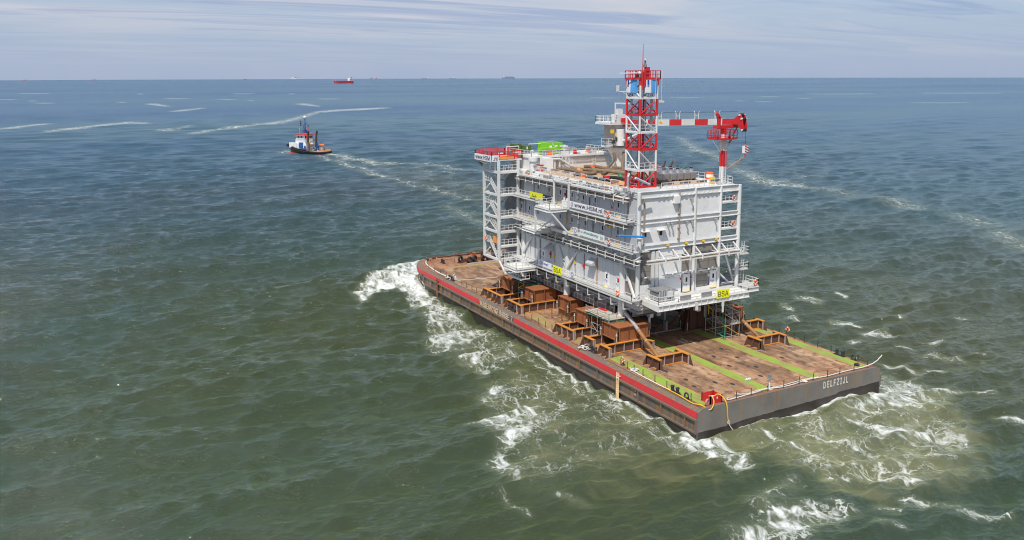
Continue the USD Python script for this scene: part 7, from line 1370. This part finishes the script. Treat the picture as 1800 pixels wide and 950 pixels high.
    for y in (-2.6, 3.0, -1.2): m = MB(); m.tube((17.6, y, 10.9), (17.6, y, 14.2), .05, 5); m.ball((17.6, y, 14.2), .28, 1); b('aerial', m, 'tug_white')
    # aft deck gear
    m = MB(); m.box(.6, 9.6, -4.75, -4.55, .9, 2.5); b('inner_bulwark', m, 'tug_deck')
    m = MB(); m.box(.2, 6.8, -4.3, 4.3, 1.15, 1.5); b('timber_deck', m, 'tug_deck')
    m = MB(); m.path([(11.0, 1.6, 1.6), (11.0, 1.6, 6.0), (11.0, .8, 6.7), (11.0, -.8, 6.7), (11.0, -1.6, 6.0), (11.0, -1.6, 1.6)], .32, 8); b('tow_arch', m, 'yellow_paint')
    m = MB(); m.box(11.2, 13.2, -2.4, 2.4, 1.8, 4.6); m.tube((10.4, -1.6, 2.6), (10.4, 1.6, 2.6), .9, 14); b('tow_winch', m, 'grey_unit')
    m = MB(); m.box(14.6, 17.2, 3.4, 4.4, 3.0, 6.2); b('side_locker', m, 'tug_blue'); m = MB(); m.box(11.6, 14.4, 2.8, 4.2, 1.8, 3.0); b('side_locker', m, 'tug_blue')
    for (x, y) in ((7.6, -1.9), (7.6, 1.9)): m = MB(); m.box(x-.3, x+.3, y-.3, y+.3, 1.2, 4.2); m.box(x-.3, x+.3, -1.9, 1.9, 3.8, 4.2) if y < 0 else None; b('tow_frame', m, 'tug_blue')
    for k in range(30): x, y = 7.4+rr.uniform(-.6, 7.0), rr.uniform(-4.2, 4.6); q = rr.uniform(.15, .5); m = MB(); m.box(x-q, x+q, y-q, y+q, 1.2, 1.2+rr.uniform(.5, 2.6)*(1.4 if x > 10 else .8)); b('deck_gear', m, rr.choice(('rust_dry', 'mid_grey', 'dark_steel', 'galvanised', 'weld_grey', 'tug_white', 'tug_red', 'tug_blue')))
    m = MB(); m.box(6.2, 10.6, -4.4, -3.4, 1.2, 2.6); b('side_rail_box', m, 'galvanised'); m = MB(); m.box(5.6, 7.4, -4.4, -3.0, 1.2, 3.4); b('side_rail_box', m, 'weld_grey')
    m = MB(); m.path([(8.4, -4.0, 2.4), (8.2, -3.9, 6.0), (6.0, -3.4, 6.6)], .16, 6); b('deck_crane', m, 'tug_blue')
    m = MB(); m.ball((6.6, -3.4, 4.6), 1.0, 2, (2.1, .9, .75)); q = b('rescue_boat', m, 'orange', True)
    for (x, y) in ((4, 4.4), (9, 4.5)): m = MB(); m.box(x-.4, x+.4, y+.25, y+.42, .5, 1.0); b('white_mark', m, 'banner_white')
    m = MB(); m.box(12.4, 13.2, 4.9, 5.1, .9, 1.6); b('yellow_mark', m, 'yellow_paint')
tug()

# ---------------------------------------------------------------- far ships
def ship(label, cat, x, y, head, L, Bm, H, hull, house, aft=True, house_len=.12, house_h=12, loadz=0, extra=None):
    R2 = (x-EYE[0])**2+(y-EYE[1])**2; z = SEA_Z-R2/(2*6.371e6)
    t = thing('far_ship', label, cat, (x, y, z), head)
    c, s = math.cos(head), math.sin(head); R = np.array([[c, -s, 0], [s, c, 0], [0, 0, 1]]); S = np.array([x, y, z])
    def b(name, m, mat): q = MB(); q.V = [np.vstack(m.V) @ R.T + S]; q.F = [np.vstack(m.F)]; return build(t, name, q, mat)
    n = 14; us = np.linspace(0, 1, n); V = []
    for u in us:
        w = Bm/2*(1-max(0, (u-.85)/.15)**2*.95)*(1-.25*max(0, (.06-u)/.06)); zz = H+(2.5*max(0, (u-.88)/.12))
        V += [((u-.5)*L, -w, -3), ((u-.5)*L+(3 if u > .95 else 0), -w, zz), ((u-.5)*L+(3 if u > .95 else 0), w, zz), ((u-.5)*L, w, -3)]
    F = [(4*i+k, 4*i+4+k, 4*i+4+(k+1) % 4, 4*i+(k+1) % 4) for i in range(n-1) for k in range(4)]+[(0, 1, 2, 3), (4*n-1, 4*n-2, 4*n-3, 4*n-4)]
    b('hull', MB().add(V, [f[::-1] for f in F]), hull)
    hx = -.5*L+L*.05 if aft else .25*L
    m = MB(); m.box(hx, hx+house_len*L, -Bm*.42, Bm*.42, H, H+house_h*.6); b('deck_house', m, house); m = MB(); m.box(hx+house_len*L*.3, hx+house_len*L*.9, -Bm*.5, Bm*.5, H+house_h*.6, H+house_h); b('bridge', m, house)
    m = MB(); m.box(hx-L*.01, hx+house_len*L*.25, -2.5, 2.5, H+house_h*.5, H+house_h*1.25); b('funnel', m, 'far_blue'); m = MB(); m.tube((hx+house_len*L*.6, 0, H+house_h), (hx+house_len*L*.6, 0, H+house_h*1.6), .5, 6); b('mast', m, house)
    if loadz:
        for k in range(4): a = -.28+.17*k; m = MB(); m.box(a*L, (a+.14)*L, -Bm*.4, Bm*.4, H, H+loadz*(1 if k % 2 else .85)); b('deck_cargo', m, hull)
    m = MB(); m.box(.42*L, .43*L, -.5, .5, H, H+7); b('fore_mast', m, house)
    return t
def at(px, dist): a = YAW-math.atan((px-900)/FPX); return EYE[0]+dist*math.cos(a), EYE[1]+dist*math.sin(a)
x, y = at(607.5, 5230); ship('red cargo ship with a white bridge on the horizon left of the mast', 'ship', x, y, math.radians(90+22), 140, 20, 15, 'far_red', 'far_white', True, .17, 17)
x, y = at(520.5, 10800); ship('white passenger ship on the horizon left of the red cargo ship', 'ship', x, y, math.radians(80), 80, 18, 12, 'far_blue', 'far_white', True, .85, 20)
x, y = at(894, 15600); ship('grey blue cargo ship on the horizon just left of the mast', 'ship', x, y, math.radians(-112), 225, 30, 26, 'far_blue', 'far_white', True, .16, 18, 12)
x, y = at(655, 15000); ship('faint red ship on the horizon right of the red cargo ship', 'ship', x, y, math.radians(70), 60, 14, 11, 'far_blue', 'far_red', True, .3, 14)
x, y = at(664, 15400); ship('small faint ship with a red funnel at the right end of the faint pair', 'ship', x, y, math.radians(70), 40, 12, 11, 'far_blue', 'far_red', True, .3, 14)
for px, d, L, l in ((53, 15800, 40, 'tiny boat on the horizon at the far left'), (174, 15500, 46, 'tiny reddish boat on the horizon above the long foam streak'), (437, 15600, 46, 'tiny boat on the horizon left of the white passenger ship'), (797, 15900, 120, 'faint low ship on the horizon between the red ship and the grey ship'), (751, 15900, 150, 'faint long ship on the horizon right of the red pair')):
    x, y = at(px, d); ship(l, 'boat', x, y, math.radians(70), L, 14, 12, 'far_blue' if L > 90 else 'far_red', 'far_white', True, .3, 16)
